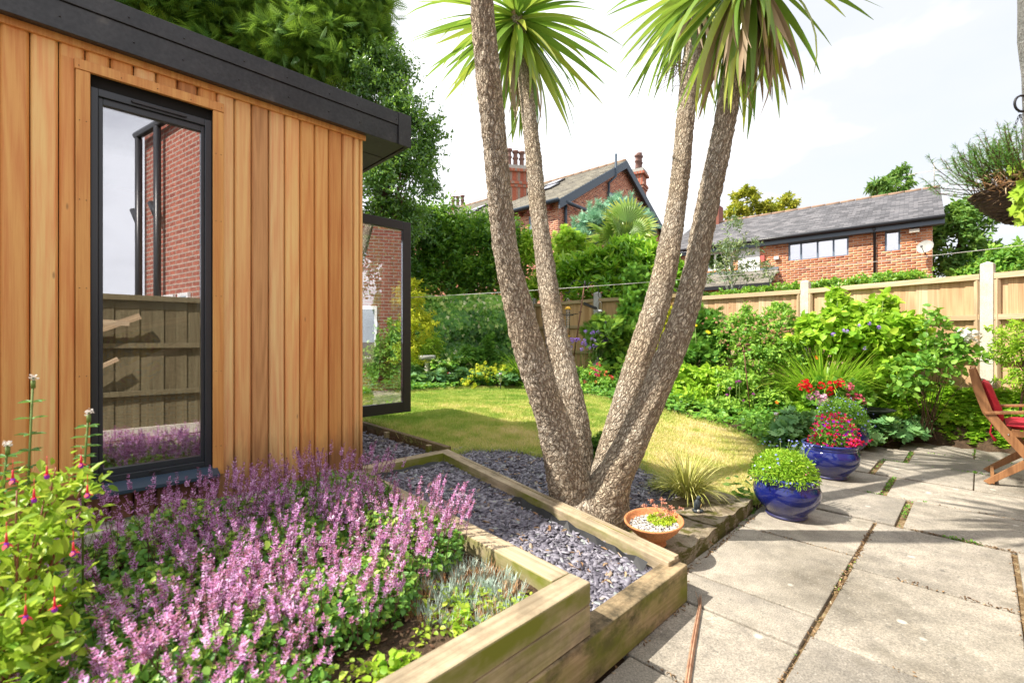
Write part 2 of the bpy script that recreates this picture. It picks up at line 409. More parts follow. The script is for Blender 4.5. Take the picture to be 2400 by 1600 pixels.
def bark_mat():
    m, t, b, o = new_mat('corky_bark'); uvn = coords(t, 'UV')
    v1 = noise(t, uvn, 9, 3, .6)
    dist = nd(t, 'ShaderNodeVectorMath', operation='ADD'); cv = nd(t, 'ShaderNodeCombineXYZ')
    v2 = noise(t, uvn, 45, 3, .6); t.links.new(math_(t, 'ADD', math_(t, 'MULTIPLY', v1, .06), math_(t, 'MULTIPLY', v2, .022)), cv.inputs[0]); t.links.new(math_(t, 'ADD', math_(t, 'MULTIPLY', v1, .04), math_(t, 'MULTIPLY', v2, .03)), cv.inputs[1])
    t.links.new(uvn, dist.inputs[0]); t.links.new(cv.outputs[0], dist.inputs[1])
    def vor(sx, sy):
        mp_ = nd(t, 'ShaderNodeMapping'); mp_.inputs['Scale'].default_value = (sx, sy, 1); t.links.new(dist.outputs[0], mp_.inputs[0])
        vo = nd(t, 'ShaderNodeTexVoronoi', feature='DISTANCE_TO_EDGE'); vo.inputs['Scale'].default_value = 1; vo.inputs['Randomness'].default_value = .95
        t.links.new(mp_.outputs[0], vo.inputs['Vector']); return vo.outputs['Distance']
    a = vor(84, 20); a2 = vor(150, 62)
    ca = ramp(t, a, [(.0, (0, 0, 0)), (.17, (1, 1, 1))]); cb = ramp(t, a2, [(.0, (0, 0, 0)), (.12, (1, 1, 1))])
    crack = math_(t, 'MULTIPLY', ca, math_(t, 'ADD', math_(t, 'MULTIPLY', cb, .45), .55))
    n2 = noise(t, uvn, 35, 4, .7); big = noise(t, uvn, 3, 3, .5)
    col = ramp(t, n2, [(.3, (.54, .45, .345)), (.5, (.70, .60, .47)), (.72, (.84, .75, .61))])
    col = mixc(t, .5, col, ramp(t, big, [(.35, (.36, .34, .32)), (.65, (.6, .6, .6))]), 'OVERLAY')
    cf = math_(t, 'MAXIMUM', crack, ramp(t, v2, [(.50, (0, 0, 0)), (.70, (.85, .85, .85))])); col = mixc(t, cf, (.20, .145, .10), col)
    t.links.new(col, b.inputs['Base Color']); b.inputs['Roughness'].default_value = .95; b.inputs['Specular IOR Level'].default_value = .15
    bump(t, b, math_(t, 'ADD', crack, math_(t, 'MULTIPLY', n2, .5)), 1., .013)
    return m
M['bark'] = bark_mat()
def glaze_mat():
    m, t, b, o = new_mat('cobalt_glaze'); c = coords(t)
    n = noise(t, c, 7, 4, .6); d = noise(t, c, 90, 2, .6); low = noise(t, c, 3.2, 4, .6)
    col = ramp(t, n, [(.3, (.004, .007, .085)), (.7, (.012, .022, .19))])
    sp = nd(t, 'ShaderNodeSeparateXYZ'); t.links.new(c, sp.inputs[0])
    hz = ramp(t, math_(t, 'ADD', sp.outputs[2], math_(t, 'MULTIPLY', low, .12)), [(.05, (1, 1, 1)), (.16, (0, 0, 0))])
    dm = math_(t, 'ADD', ramp(t, d, [(.68, (0, 0, 0)), (.73, (1, 1, 1))]), math_(t, 'MULTIPLY', hz, .35))
    col = mixc(t, math_(t, 'MINIMUM', math_(t, 'MULTIPLY', dm, .6), 1.), col, (.18, .15, .12))
    t.links.new(col, b.inputs['Base Color'])
    t.links.new(math_(t, 'ADD', .09, math_(t, 'MULTIPLY', hz, .4)), b.inputs['Roughness'])
    b.inputs['Coat Weight'].default_value = .6; b.inputs['Coat Roughness'].default_value = .05
    bump(t, b, n, .12, .01); return m
M['glaze'] = glaze_mat()
def glass_mat(name, refl, tint=(.9, .93, .93)):
    m, t, b, o = new_mat(name); t.nodes.remove(b)
    tr = nd(t, 'ShaderNodeBsdfTransparent'); tr.inputs[0].default_value = (*tint, 1)
    gl = nd(t, 'ShaderNodeBsdfGlossy'); gl.inputs['Roughness'].default_value = 0.0; gl.inputs[0].default_value = (.95, .93, .98, 1)
    fr = nd(t, 'ShaderNodeFresnel'); fr.inputs[0].default_value = 1.5
    f = math_(t, 'MINIMUM', math_(t, 'ADD', refl, fr.outputs[0]), 1.)
    ms = nd(t, 'ShaderNodeMixShader'); t.links.new(f, ms.inputs[0]); t.links.new(tr.outputs[0], ms.inputs[1]); t.links.new(gl.outputs[0], ms.inputs[2])
    t.links.new(ms.outputs[0], o.inputs[0]); return m
M['glass'] = glass_mat('coated_glass', .34)
M['glass_far'] = glass_mat('window_glass', .45)
M['clear'] = glass_mat('clear_plastic', .03, (.93, .95, .93))

# leaf paints
L = {}
L['cord'] = leafm('cordyline_leaf', greens((.07, .19, .03), (.20, .34, .05), (.52, .55, .09)), .35, .30, .6)
L['cord_dead'] = leafm('cordyline_dead_leaf', greens((.30, .19, .11), (.42, .30, .19), (.52, .42, .30)), .15, .6, .3, None)
L['conifer'] = leafm('cypress_spray', greens((.025, .08, .025), (.085, .20, .03), (.30, .46, .045)), .35, .6, .2)
L['holly'] = leafm('holly_leaf', greens((.03, .10, .03), (.08, .20, .04), (.22, .40, .06)), .3, .22, .8)
L['hedge'] = leafm('hedge_leaf', greens((.035, .13, .02), (.10, .27, .03), (.30, .52, .04)), .35, .35, .5)
L['hedge_dk'] = leafm('dark_hedge_leaf', greens((.025, .09, .025), (.065, .18, .035), (.17, .33, .05)), .3, .35, .5)
L['ivy'] = leafm('ivy_leaf', [(0, (.02, .10, .015)), (.45, (.07, .24, .02)), (.7, (.22, .46, .035)), (.9, (.52, .64, .18)), (1, (.80, .80, .48))], .2, .35, .5)
L['laurel'] = leafm('laurel_leaf', greens((.08, .26, .02), (.20, .46, .03), (.46, .66, .05)), .35, .25, .6)
L['lime'] = leafm('lime_leaf', greens((.15, .36, .025), (.34, .58, .04), (.60, .74, .08)), .4, .45, .35)
L['mid'] = leafm('mid_green_leaf', greens((.06, .20, .03), (.17, .38, .05), (.38, .58, .08)), .35, .45, .35)
L['golden'] = leafm('golden_leaf', greens((.32, .40, .02), (.56, .56, .03), (.78, .70, .06)), .4, .5, .3)
L['blue_con'] = leafm('blue_needle', greens((.16, .36, .24), (.30, .54, .36), (.48, .70, .50)), .15, .6, .2, None)
L['alch'] = leafm('lady_mantle_leaf', greens((.06, .18, .07), (.13, .30, .11), (.26, .45, .16)), .25, .55, .25)
L['grass'] = leafm('lawn_grass', [(0, (.20, .34, .05)), (.3, (.42, .52, .11)), (.55, (.68, .62, .22)), (.8, (.84, .68, .38)), (1, (.92, .76, .50))], .3, .6, .2)
L['daylily'] = leafm('daylily_leaf', greens((.16, .36, .025), (.34, .56, .035), (.60, .72, .10)), .35, .4, .4)
L['carex'] = leafm('sedge_blade', greens((.25, .32, .05), (.62, .60, .16), (.80, .74, .36)), .25, .5, .3, None)
L['yew'] = leafm('yew_needle', greens((.035, .13, .02), (.09, .24, .03), (.20, .40, .04)), .15, .6, .2)
L['fern'] = leafm('fern_pinna', greens((.05, .17, .03), (.10, .27, .05), (.20, .38, .08)), .35, .5, .3)
L['euca'] = leafm('gum_leaf', greens((.14, .22, .14), (.24, .33, .20), (.42, .42, .16)), .25, .5, .3)
L['autumn'] = leafm('yellow_tree_leaf', greens((.18, .24, .02), (.36, .36, .03), (.52, .46, .04)), .3, .5, .3)
L['tree_far'] = leafm('far_tree_leaf', greens((.05, .14, .03), (.12, .26, .05), (.28, .42, .09)), .3, .5, .3)
L['oreg'] = leafm('oregano_leaf', greens((.05, .17, .035), (.15, .36, .06), (.46, .64, .10)), .3, .4, .4)
L['fuch'] = leafm('fuchsia_leaf', greens((.16, .32, .03), (.36, .52, .04), (.60, .68, .09)), .4, .42, .4)
L['lilac'] = leafm('lilac_shade_floret', [(0, (.20, .07, .10)), (.25, (.40, .15, .32)), (.6, (.70, .34, .70)), (1, (.90, .66, .92))], .3, .6, .2, None)  # darker copy of the pink florets, colouring clumps on the shade side
L['pinkf'] = leafm('pink_floret', [(0, (.28, .12, .12)), (.3, (.52, .20, .36)), (.6, (.76, .38, .74)), (1, (.94, .74, .95))], .3, .6, .2, None)
L['glaucous'] = leafm('glaucous_blade', [(0, (.34, .46, .38)), (.6, (.52, .64, .55)), (1, (.70, .76, .66))], .15, .6, .2, None)
L['straw'] = leafm('dry_straw', [(0, (.30, .14, .06)), (.5, (.48, .28, .14)), (1, (.66, .48, .30))], .1, .8, .1, None)
def petal(name, c1, c2): return leafm(name, [(0, c1), (1, c2)], .3, .5, .25, None)
L['red'] = petal('red_petal', (.62, .005, .012), (.85, .03, .04))
L['pink'] = petal('pink_petal', (.75, .10, .20), (.92, .30, .38))
L['palepink'] = petal('pale_pink_petal', (.80, .35, .58), (.93, .75, .85))
L['magenta'] = petal('magenta_petal', (.60, .01, .10), (.86, .04, .28))
L['purple'] = petal('purple_petal', (.28, .02, .55), (.50, .04, .72))
L['blue'] = petal('blue_petal', (.20, .26, .80), (.50, .55, .92))
L['mauve'] = petal('mauve_petal', (.34, .18, .70), (.50, .34, .82))
L['orange'] = petal('orange_petal', (.85, .14, .01), (.92, .40, .02))
L['yellow'] = petal('yellow_petal', (.82, .60, .01), (.88, .75, .05)); L['limeyellow'] = petal('lime_yellow_froth', (.55, .60, .03), (.80, .82, .10))
L['whitef'] = petal('white_petal', (.78, .70, .66), (.9, .88, .84))
L['coral'] = petal('coral_petal', (.80, .09, .05), (.90, .22, .12))
L['sedum'] = leafm('sedum_leaf', greens((.28, .46, .02), (.48, .62, .04), (.66, .74, .12)), .2, .5, .3)

# ------------------------------------------------------------------ leaf shapes (axis +Y, face up +Z, unit length)
def T(verts, faces): return A3(verts, float), A3(faces, int)
T_QUAD = T([(0, 0, 0), (.28, .5, .04), (0, 1, -.05), (-.28, .5, .04)], [(0, 1, 2, 3)])
T_LEAF = T([(0, 0, 0), (.20, .3, .06), (.20, .65, .04), (0, 1, -.10), (-.20, .65, .04), (-.20, .3, .06)], [(0, 1, 2, 3), (0, 3, 4, 5)])
T_BROAD = T([(0, 0, 0), (.33, .25, .08), (.30, .65, .05), (0, 1, -.12), (-.30, .65, .05), (-.33, .25, .08)], [(0, 1, 2, 3), (0, 3, 4, 5)])
T_LONG = T([(0, 0, 0), (.11, .3, .05), (.12, .65, .0), (0, 1, -.22), (-.12, .65, .0), (-.11, .3, .05)], [(0, 1, 2, 3), (0, 3, 4, 5)])
T_NEED = T([(-.05, 0, 0), (.05, 0, 0), (.03, 1, 0), (-.03, 1, 0)], [(0, 1, 2, 3)])
def join_t(parts):
    vs = []; fs = []; b = 0
    for v, f in parts: vs.append(v); fs.append(f + b); b += len(v)
    return np.vstack(vs), np.vstack(fs)
def place(t, s, rz=0., off=(0, 0, 0), tilt=0., roll=0.):
    v, f = t
    c, d = math.cos(rz), math.sin(rz); Rz = A3([[c, -d, 0], [d, c, 0], [0, 0, 1]])
    c, d = math.cos(tilt), math.sin(tilt); Rx = A3([[1, 0, 0], [0, c, -d], [0, d, c]])
    return (v * s) @ (Rz @ Rx).T + A3(off), f
# flat branching conifer spray
_sp = [place(T([(0, 0, 0), (.07, .5, .01), (0, 1, 0), (-.07, .5, .01)], [(0, 1, 2, 3)]), 1.)]
for k, (y, l) in enumerate([(.12, .5), (.3, .52), (.48, .42), (.66, .3)]):
    for sg in (-1, 1):
        _sp.append(place(T([(0, 0, 0), (.13, .5, .01), (0, 1, 0), (-.13, .5, .01)], [(0, 1, 2, 3)]), l, sg * -.75, (0, y, 0), -.12))
T_SPRAY = join_t(_sp)
_fp = [place(T([(0, 0, 0), (.035, .5, .01), (0, 1, -.03), (-.035, .5, .01)], [(0, 1, 2, 3)]), 1.)]
for k, (y, l) in enumerate([(.08, .40), (.2, .46), (.32, .42), (.44, .38), (.56, .32), (.68, .24)]):
    for sg in (-1, 1):
        _fp.append(place(T([(0, 0, 0), (.065, .45, .01), (0, 1, -.05), (-.065, .45, .01)], [(0, 1, 2, 3)]), l, sg * -.62, (0, y, 0), -.12))
T_FEATHER = join_t(_fp)
# five-lobed ivy leaf as quads
T_IVY = T([(0, 0, 0), (.38, -.05, .02), (.28, .25, .05), (.52, .5, 0), (.2, .55, .04), (0, 1, -.08), (-.2, .55, .04), (-.52, .5, 0), (-.28, .25, .05), (-.38, -.05, .02), (0, .35, .0)],
          [(0, 1, 2, 10), (2, 3, 4, 10), (4, 5, 6, 10), (6, 7, 8, 10), (8, 9, 0, 10)])
def scallop(n=9, lobes=.14):
    vs = [(0, .0, -.03)]; fs = []
    for k in range(n + 1):
        a = -2.5 + 5.0 * k / n
        vs.append((.5 * math.sin(a) * (1 - lobes), .5 * math.cos(a) * (1 - lobes), .10))
        if k < n:
            a2 = a + 2.5 / n; vs.append((.5 * math.sin(a2) * (1 + lobes), .5 * math.cos(a2) * (1 + lobes), .15))
    for k in range(n): fs.append((0, 1 + 2 * k, 2 + 2 * k, 3 + 2 * k))
    return T(vs, fs)
T_ROUND = scallop()
def star(n, wdt=.32, cup=.15):
    return join_t([place(T([(0, 0, 0), (wdt * .5, .55, .02), (0, 1, 0), (-wdt * .5, .55, .02)], [(0, 1, 2, 3)]), .5, 2 * PI * k / n, (0, 0, 0), cup) for k in range(n)])
T_FLOWER = star(5, .75, .25); T_DAISY = star(10, .35, .1); T_BELL = star(4, .6, 1.1)
def cluster(n, r, s, seed, t=T_QUAD):
    g = np.random.default_rng(seed); ps = []
    for k in range(n):
        d = nrm(g.normal(size=3)); v, f = t
        x = nrm(np.cross(d, g.normal(size=3))); y = np.cross(d, x)
        Rm = np.stack([x, y, d], 1); ps.append(((v * s - A3([0, s * .5, 0])) @ Rm.T + d * r, f))
    return join_t(ps)
T_UMBEL = cluster(22, .42, .42, 3, T_FLOWER)
T_POM = cluster(16, .4, .42, 5)
T_FLORET = join_t([place(T_QUAD, 1., 0, (0, 0, 0), .5), place(T_QUAD, .9, 2.1, (0, 0, 0), .2), place(T_QUAD, .8, 4.2, (0, 0, 0), .2)])

def frames(d, n):
    y = nrm(d); x = nrm(np.cross(y, n)); z = np.cross(x, y)
    return np.stack([x, y, z], -1)
def scat_arrays(t, pos, d, n, s, tint):
    tv, tf = t; k = len(tv); m = len(pos)
    Rm = frames(d, n); s = np.broadcast_to(np.asarray(s, float), (m,))
    vs = np.einsum('mij,kj->mki', Rm, tv) * s[:, None, None] + np.asarray(pos)[:, None, :]
    fs = tf[None] + (np.arange(m) * k)[:, None, None]
    return vs.reshape(-1, 3), fs.reshape(-1, tf.shape[1]), np.repeat(np.clip(tint, 0, 1), k)
def scatter(name, t, pos, d, n, s, tint, mat, parent=None, kind=None):
    v, f, ti = scat_arrays(t, pos, d, n, s, tint)
    return link(name, mesh_np(name, v, f, ti), parent, True, mat, kind)

def ell(px, py, rx, ry, D, rd=None):
    c = P(px, py, D); return c, A3([rx / F * D, (rx / F * D if rd is None else rd), ry / F * D])
def cloud(ells, n, rng, lump=.38, nl=26, fill=.35, up=.35, zmin=None, inner=.25, sprig=.3):
    """points for the leaves of a crown: a volume filled with lumps of unequal size"""
    vol = A3([np.prod(r) ** (2 / 3) for c, r in ells]); vol = vol / vol.sum(); ps = []; ns = []; ts = []
    for (c, r), q in zip(ells, vol):
        m = int(n * q) + 1; k = max(5, int(nl * (q * len(ells)) ** .7))
        dl = nrm(rng.normal(size=(k, 3))); dl[:, 2] = np.where(dl[:, 2] < -.5, -dl[:, 2], dl[:, 2])
        rad = rng.uniform(.35, 1., k) ** .6 * (1 - lump * .8); cen = dl * rad[:, None]
        lr = rng.uniform(.6, 1.25, k) * lump
        pick = rng.choice(k, m, p=lr ** 2 / (lr ** 2).sum())
        dd = nrm(rng.normal(size=(m, 3)) + np.array([0, 0, up]))
        rr = 1 - rng.uniform(0, 1, m) ** 2 * (1 - fill)
        inn = rng.random(m) < inner
        rr = np.where(inn, rr * rng.uniform(.2, .9, m), rr)
        small = rng.random(k) < .45; lr = np.where(small, lr * .5, lr); cen = np.where(small[:, None], cen * 1.22, cen)
        p = cen[pick] + dd * (lr[pick] * rr)[:, None] + rng.normal(0, .045, (m, 3))
        # sprigs: shoots standing out of the mass, leaves set along them
        sg = rng.random(m) < sprig; ks = max(8, int(m * sprig / 14)); q0 = nrm(rng.normal(size=(ks, 3)) + np.array([0, -.15, up])) * rng.uniform(.6, .95, (ks, 1))
        qd = nrm(q0 + rng.normal(0, .45, (ks, 3)) + np.array([0, 0, .5])) * rng.uniform(.22, .52, (ks, 1)); ki = rng.integers(0, ks, m); tt_ = rng.random(m)
        p = np.where(sg[:, None], q0[ki] + qd[ki] * tt_[:, None] + rng.normal(0, .028, (m, 3)), p)
        ps.append(c + p * r); ns.append(nrm(nrm(p) * .5 + dd)); ts.append(np.where(sg, .12 * tt_, 0) + rng.normal(0, .16, m) + rng.normal(0, .10, k)[pick] + dd[:, 2] * .10)
    p = np.vstack(ps); nn = np.vstack(ns); t = np.concatenate(ts) + .5
    if zmin is not None:
        k = p[:, 2] > (zmin(p[:, 0], p[:, 1]) if callable(zmin) else zmin); p, nn, t = p[k], nn[k], t[k]
    return p, nn, t
def leaf_dirs(nn, rng, out=.6, droop=0.):
    d = rng.normal(size=nn.shape); d = nrm(d - nn * (d * nn).sum(1, keepdims=True)) + nn * out
    d[:, 2] -= droop
    return nrm(d)
def bush(name, label, cat, ells, n, size, tmpl, mat, group=None, seed=1, stems=6, lump=.38, nl=26, out=.5, droop=0., up=.35,
         base=None, leafname='foliage', trunk=None, inner=.25, tshift=0., gmin=True, jitter=.35, barkm=None, zmin=None):
    rng = np.random.default_rng(seed)
    c0 = ells[0][0] if base is None else A3(base, float)
    if base is None: c0 = A3([c0[0], c0[1], float(gz(c0[0], c0[1]))])
    th = thing(name, c0, label, cat, group)
    p, nn, t = cloud(ells, n, rng, lump, nl, up=up, inner=inner, zmin=(zmin if zmin is not None else ((lambda x, y: gz(x, y) + .01) if gmin else None)))
    d = leaf_dirs(nn, rng, out, droop)
    nu = nrm(nn + A3([0, 0, .6]) + rng.normal(0, .35, nn.shape))
    s = size * rng.uniform(1 - jitter, 1 + jitter, len(p))
    scatter(leafname, tmpl, p, d, nu, s, t + tshift, mat, th)
    b = MB()
    if trunk:
        r0, path = trunk
        b.tube(path, [r0 * (1 - .55 * i / (len(path) - 1)) for i in range(len(path))], 10)
        tip = A3(path[-1], float); mid = A3(path[max(0, len(path) - 2)], float)
        for k in range(stems):
            c, r = ells[k % len(ells)]
            q = c + nrm(rng.normal(size=3)) * r * .6
            s0 = mid + (tip - mid) * rng.random()
            b.tube([s0, (s0 + q) / 2 + A3([0, 0, .06]), q], [r0 * .35, r0 * .2, r0 * .06], 5)
    else:
        for k in range(stems):
            c, r = ells[k % len(ells)]; q = c + nrm(rng.normal(size=3) + A3([0, 0, .6])) * r * .7
            s0 = c0 + A3([rng.normal(0, .04), rng.normal(0, .04), 0]); s0[2] = float(gz(s0[0], s0[1])) - .01 if gmin else s0[2]
            rr = max(.004, .02 * float(r.mean()))
            b.tube([s0, s0 * .4 + q * .6 + A3([0, 0, .03]), q], [rr, rr * .7, rr * .3], 5)
    if b.v: b.obj('trunk' if trunk else 'stems', barkm or M['brown_stem'], th)
    return th
def blades(rng, base, n, length, width, spread, droop=1.0, seg=6, up=1.0, r0=.04, lj=.3):
    """arching strap leaves from a crown at base -> arrays"""
    a = rng.uniform(0, 2 * PI, n); l = length * rng.uniform(1 - lj, 1 + lj * .6, n); sp = spread * np.sqrt(rng.uniform(.02, 1, n))
    vs = np.zeros((n, seg + 1, 2, 3)); ts = np.linspace(0, 1, seg + 1)
    side = np.stack([-np.sin(a), np.cos(a), 0 * a], 1)
    out = np.stack([np.cos(a), np.sin(a), 0 * a], 1)
    p = A3(base) + out * (r0 * rng.uniform(0, 1, n))[:, None]
    ang0 = sp * .55; ang1 = ang0 + droop * rng.uniform(.6, 1.3, n) * (sp + .25)
    for i, tt in enumerate(ts):
        wd = width * (math.sin(PI * min(1, .12 + tt * .88)) ** .6 * (1 - .1 * tt) if tt < 1 else .04)
        vs[:, i, 0] = p - side * wd / 2; vs[:, i, 1] = p + side * wd / 2
        an = ang0 + (ang1 - ang0) * tt ** 1.3
        p = p + (out * np.sin(an)[:, None] + A3([0, 0, 1.]) * np.cos(an)[:, None]) * (l / seg)[:, None]
    v = vs.reshape(-1, 3); k = (seg + 1) * 2
    f = A3([[2 * i, 2 * i + 1, 2 * i + 3, 2 * i + 2] for i in range(seg)])
    fs = (f[None] + (np.arange(n) * k)[:, None, None]).reshape(-1, 4)
    tint = np.repeat(np.clip(rng.normal(.45, .22, n), 0, 1), k)
    return v, fs, tint
def clump(name, label, cat, base, n, length, width, spread, mat, droop=1., seed=1, group=None, seg=6, r0=.05):
    rng = np.random.default_rng(seed); th = thing(name, base, label, cat, group)
    v, f, t = blades(rng, base, n, length, width, spread, droop, seg, r0=r0)
    link('blades', mesh_np('blades', v, f, t), th, True, mat)
    return th
def bloom(name, tmpl, pts, size, mat, parent, rng, face=(0, -.5, .8), stem=None, stem_mat=None, jit=.3):
    pts = np.atleast_2d(pts); n = len(pts)
    nn = nrm(A3(face) + rng.normal(0, jit, (n, 3))); d = nrm(np.cross(nn, rng.normal(size=(n, 3))))
    o = scatter(name, tmpl, pts, d, nn, size * rng.uniform(.8, 1.2, n), rng.random(n), mat, parent)
    return o

exec_parts = []
# ------------------------------------------------------------------ ground, patio, lawn
ANG = math.atan2(.7009, .7133)
def lbox(name, u0, u1, v0, v1, z0, z1, mat, parent=None, bevel=.004, kind=None):
    """box lying along the garden's own axes, with its grain in local coordinates"""
    hx, hy, hz = (u1 - u0) / 2, (v1 - v0) / 2, (z1 - z0) / 2
    b = MB().box((0, 0, 0), (hx, 0, 0), (0, hy, 0), (0, 0, hz))
    o = link(name, b.mesh(name), parent, True, mat, kind)
    o.location = Vector(UV((u0 + u1) / 2, (v0 + v1) / 2, (z0 + z1) / 2)); o.rotation_euler = (0, 0, ANG)
    if bevel:
        m = o.modifiers.new('bevel', 'BEVEL'); m.width = bevel; m.segments = 2
    return o
def lbar(name, a, b, wd, ht, mat, parent=None, bevel=.004, taper=1.):
    """straight timber from a to b (centre line), grain along local X"""
    a = Vector(a); b = Vector(b); d = b - a; l = d.length / 2
    mb = MB().box((0, 0, 0), (l, 0, 0), (0, wd / 2, 0), (0, 0, ht / 2))
    if taper != 1.: mb.v = [(x, y * (taper if x > 0 else 1), z) for x, y, z in mb.v]
    o = link(name, mb.mesh(name), parent, True, mat)
    o.location = (a + b) / 2; q = d.to_track_quat('X', 'Z'); o.rotation_euler = q.to_euler()
    if bevel:
        m = o.modifiers.new('bevel', 'BEVEL'); m.width = bevel; m.segments = 2
    return o

PATIO = [UV(*q) for q in [(-6, .93), (2.0, .93), (2.0, 1.05), (3.4, 1.1), (5.7, 1.0), (6.1, .95), (6.45, .8), (7.05, .6), (7.05, -9), (-6, -9)]]
xs = np.concatenate([[-260, -120, -60, -30, -18], np.arange(-12, 14.01, .14), [18, 30, 60, 120, 260]])
ys = np.concatenate([[-120, -50, -20, -10], np.arange(-6, 16.01, .14), [20, 30, 60, 140, 400]])
gx, gy = np.meshgrid(xs, ys)
zz = gz(gx, gy) + .012 * np.sin(gx * 7.3) * np.sin(gy * 6.1) - .012
zz = np.where(inpoly(gx, gy, PATIO), -.045, zz)
_u, _v = to_uv(gx, gy); zz = np.where((_u < 2.05) & (_v > .98) & (_v < 7), np.minimum(zz, .05), zz)
zz = np.where((np.abs(gx) > 15) | (gy > 17), .42, zz)
nx, ny = len(xs), len(ys)
gv = np.stack([gx, gy, zz], -1).reshape(-1, 3)
ii = (np.arange(ny - 1)[:, None] * nx + np.arange(nx - 1)[None]).ravel()
gf = np.stack([ii, ii + 1, ii + nx + 1, ii + nx], 1)
link('ground', mesh_np('ground', gv, gf, smooth=True), mat=M['soil'], kind='structure')

patio = bpy.data.objects.new('patio', None); C.objects.link(patio); patio['kind'] = 'structure'
_b = MB(); _b.add([(q[0], q[1], -.017) for q in [UV(-5, .908), UV(2.0, .908), UV(2.0, 1.045), UV(3.4, 1.085), UV(5.7, .98), UV(6.1, .9), UV(6.42, .75), UV(7.03, .58), UV(7.03, -8), UV(-5, -8)]], [tuple(range(10))])
_b.obj('joint_bed', mottled('joint_dirt', [(.3, (.07, .045, .02)), (.5, (.17, .11, .05)), (.65, (.30, .22, .13)), (.72, (.12, .16, .02))], 16, 1., .6, .01, fine=120), patio)
def slab(u0, u1, v0, v1):
    j = [random.uniform(-.004, .004) for _ in range(4)]
    o = lbox('slab', u0 + .006 + j[0], u1 - .006 + j[1], v0 + .006 + j[2], v1 - .006 + j[3], -.04, random.uniform(-.003, .003), M['slab'], patio, .005)
    o.rotation_euler[0] = random.uniform(-.003, .003); o.rotation_euler[1] = random.uniform(-.003, .003); return o
def col(us, v0, v1):
    for a, b in zip(us[:-1], us[1:]): slab(a, b, v0, v1)
col([-.7, 0, .75, 1.5], .475, .905); slab(1.5, 1.985, .475, 1.045); 
slab(1.992, 2.248, .475, 1.045); slab(2.255, 3.04, .475, 1.07); slab(3.05, 3.715, .475, 1.08)
col([-.8, 0, .7, 1.4, 2.1, 2.9, 3.72], -.122, .468)
col([-.4, .4, 1.25, 2.05, 2.965, 3.735], -.75, -.13)
col([-.4, .6, 1.4, 2.3, 3.0, 3.735], -1.4, -.765)
for (u0, u1), vs in {(3.735, 4.405): [1.07, .375, .34, -.50, -1.3, -2.1], (4.42, 5.055): [1.06, .535, .50, -.35, -1.1, -1.9], (5.07, 5.715): [1.0, .685, .655, .04, -.62, -1.3, -2.],
                     (5.73, 6.395): [.93, .52, .49, -.3, -1.1, -1.9], (6.41, 7.05): [.62, .045, -.7, -1.4]}.items():
    for a, b in zip(vs[:-1], vs[1:]):
        if abs(a - b) > .1: slab(u0, u1, b, a)
# step of old mossy stone between slate bed and paving
ms = thing('stone_step', UV(2.7, 1.3, .04), 'low mossy stone step beside the paving carrying the terracotta bowl', 'step')
for a, b, c, d, z in ((2.04, 2.70, 1.06, 1.62, .082), (2.712, 3.33, 1.075, 1.60, .088)):
    o = lbox('stone', a, b, c, d, -.02, z, M['mossy'], ms, 0)
    me = o.data; import bmesh
    bm = bmesh.new(); bm.from_mesh(me); bmesh.ops.subdivide_edges(bm, edges=bm.edges, cuts=14, use_grid_fill=True)
    for vv in bm.verts:
        k = math.sin(vv.co.x * 31 + a) * math.sin(vv.co.y * 27) * .006 + random.uniform(-.003, .003); vv.co.z += k; vv.co.y += k * .8
    bm.to_mesh(me); bm.free()
    bv = o.modifiers.new('bevel', 'BEVEL'); bv.width = .012; bv.segments = 2; bv.limit_method = 'ANGLE'; bv.angle_limit = .9

LAWN = [UV(2.15, 2.84), UV(2.23, 4.4), UV(2.3, 6.6)] + [GH(*q) for q in [(840, 932), (900, 926), (960, 921), (1000, 917), (1100, 911), (1200, 911), (1330, 924), (1450, 942), (1530, 958), (1620, 982), (1720, 1012), (1778, 1043), (1800, 1078)]] + \
       [UV(5.0, 1.1), UV(3.45, 1.13), UV(3.34, 1.35), UV(3.0, 1.62)] + [GH(*q) for q in [(1560, 1135), (1500, 1096), (1400, 1087), (1290, 1079), (1200, 1061), (1100, 1056)]]
lx = A3([q[0] for q in LAWN]); ly = A3([q[1] for q in LAWN])
st = .05
cx = np.arange(lx.min(), lx.max(), st); cy = np.arange(ly.min(), ly.max(), st)
CX, CY = np.meshgrid(cx, cy); keep = inpoly(CX + st / 2, CY + st / 2, LAWN)
def grid_sheet(name, X0, Y0, st, dz, mat, kind='structure', parent=None, zf=gz):
    keys = {}; vs = []; fs = []
    for x, y in zip(X0, Y0):
        q = []
        for a, b in ((0, 0), (1, 0), (1, 1), (0, 1)):
            k = (round(x / st) + a, round(y / st) + b)
            if k not in keys: keys[k] = len(vs); vs.append((x + a * st, y + b * st))
            q.append(keys[k])
        fs.append(q)
    vs = A3(vs); z = zf(vs[:, 0], vs[:, 1]) + dz
    return link(name, mesh_np(name, np.column_stack([vs, z]), fs, smooth=True), parent, True, mat, kind)
def lawn_mat():
    m, t, b, o = new_mat('lawn_turf'); c = coords(t)
    a = noise(t, c, 1.1, 4, .6); f = noise(t, c, 60, 4, .7); md = noise(t, c, 7, 4, .6)
    s = math_(t, 'ADD', math_(t, 'MULTIPLY', a, .7), math_(t, 'MULTIPLY', md, .3))
    col = ramp(t, s, [(.35, (.19, .26, .05)), (.5, (.38, .40, .12)), (.62, (.55, .45, .22))])
    col = mixc(t, .6, col, ramp(t, f, [(.3, (.25, .25, .25)), (.7, (.75, .75, .75))]), 'OVERLAY')
    t.links.new(col, b.inputs['Base Color']); b.inputs['Roughness'].default_value = 1; bump(t, b, f, .8, .02); return m
grid_sheet('lawn', CX[keep], CY[keep], st, .004, lawn_mat())
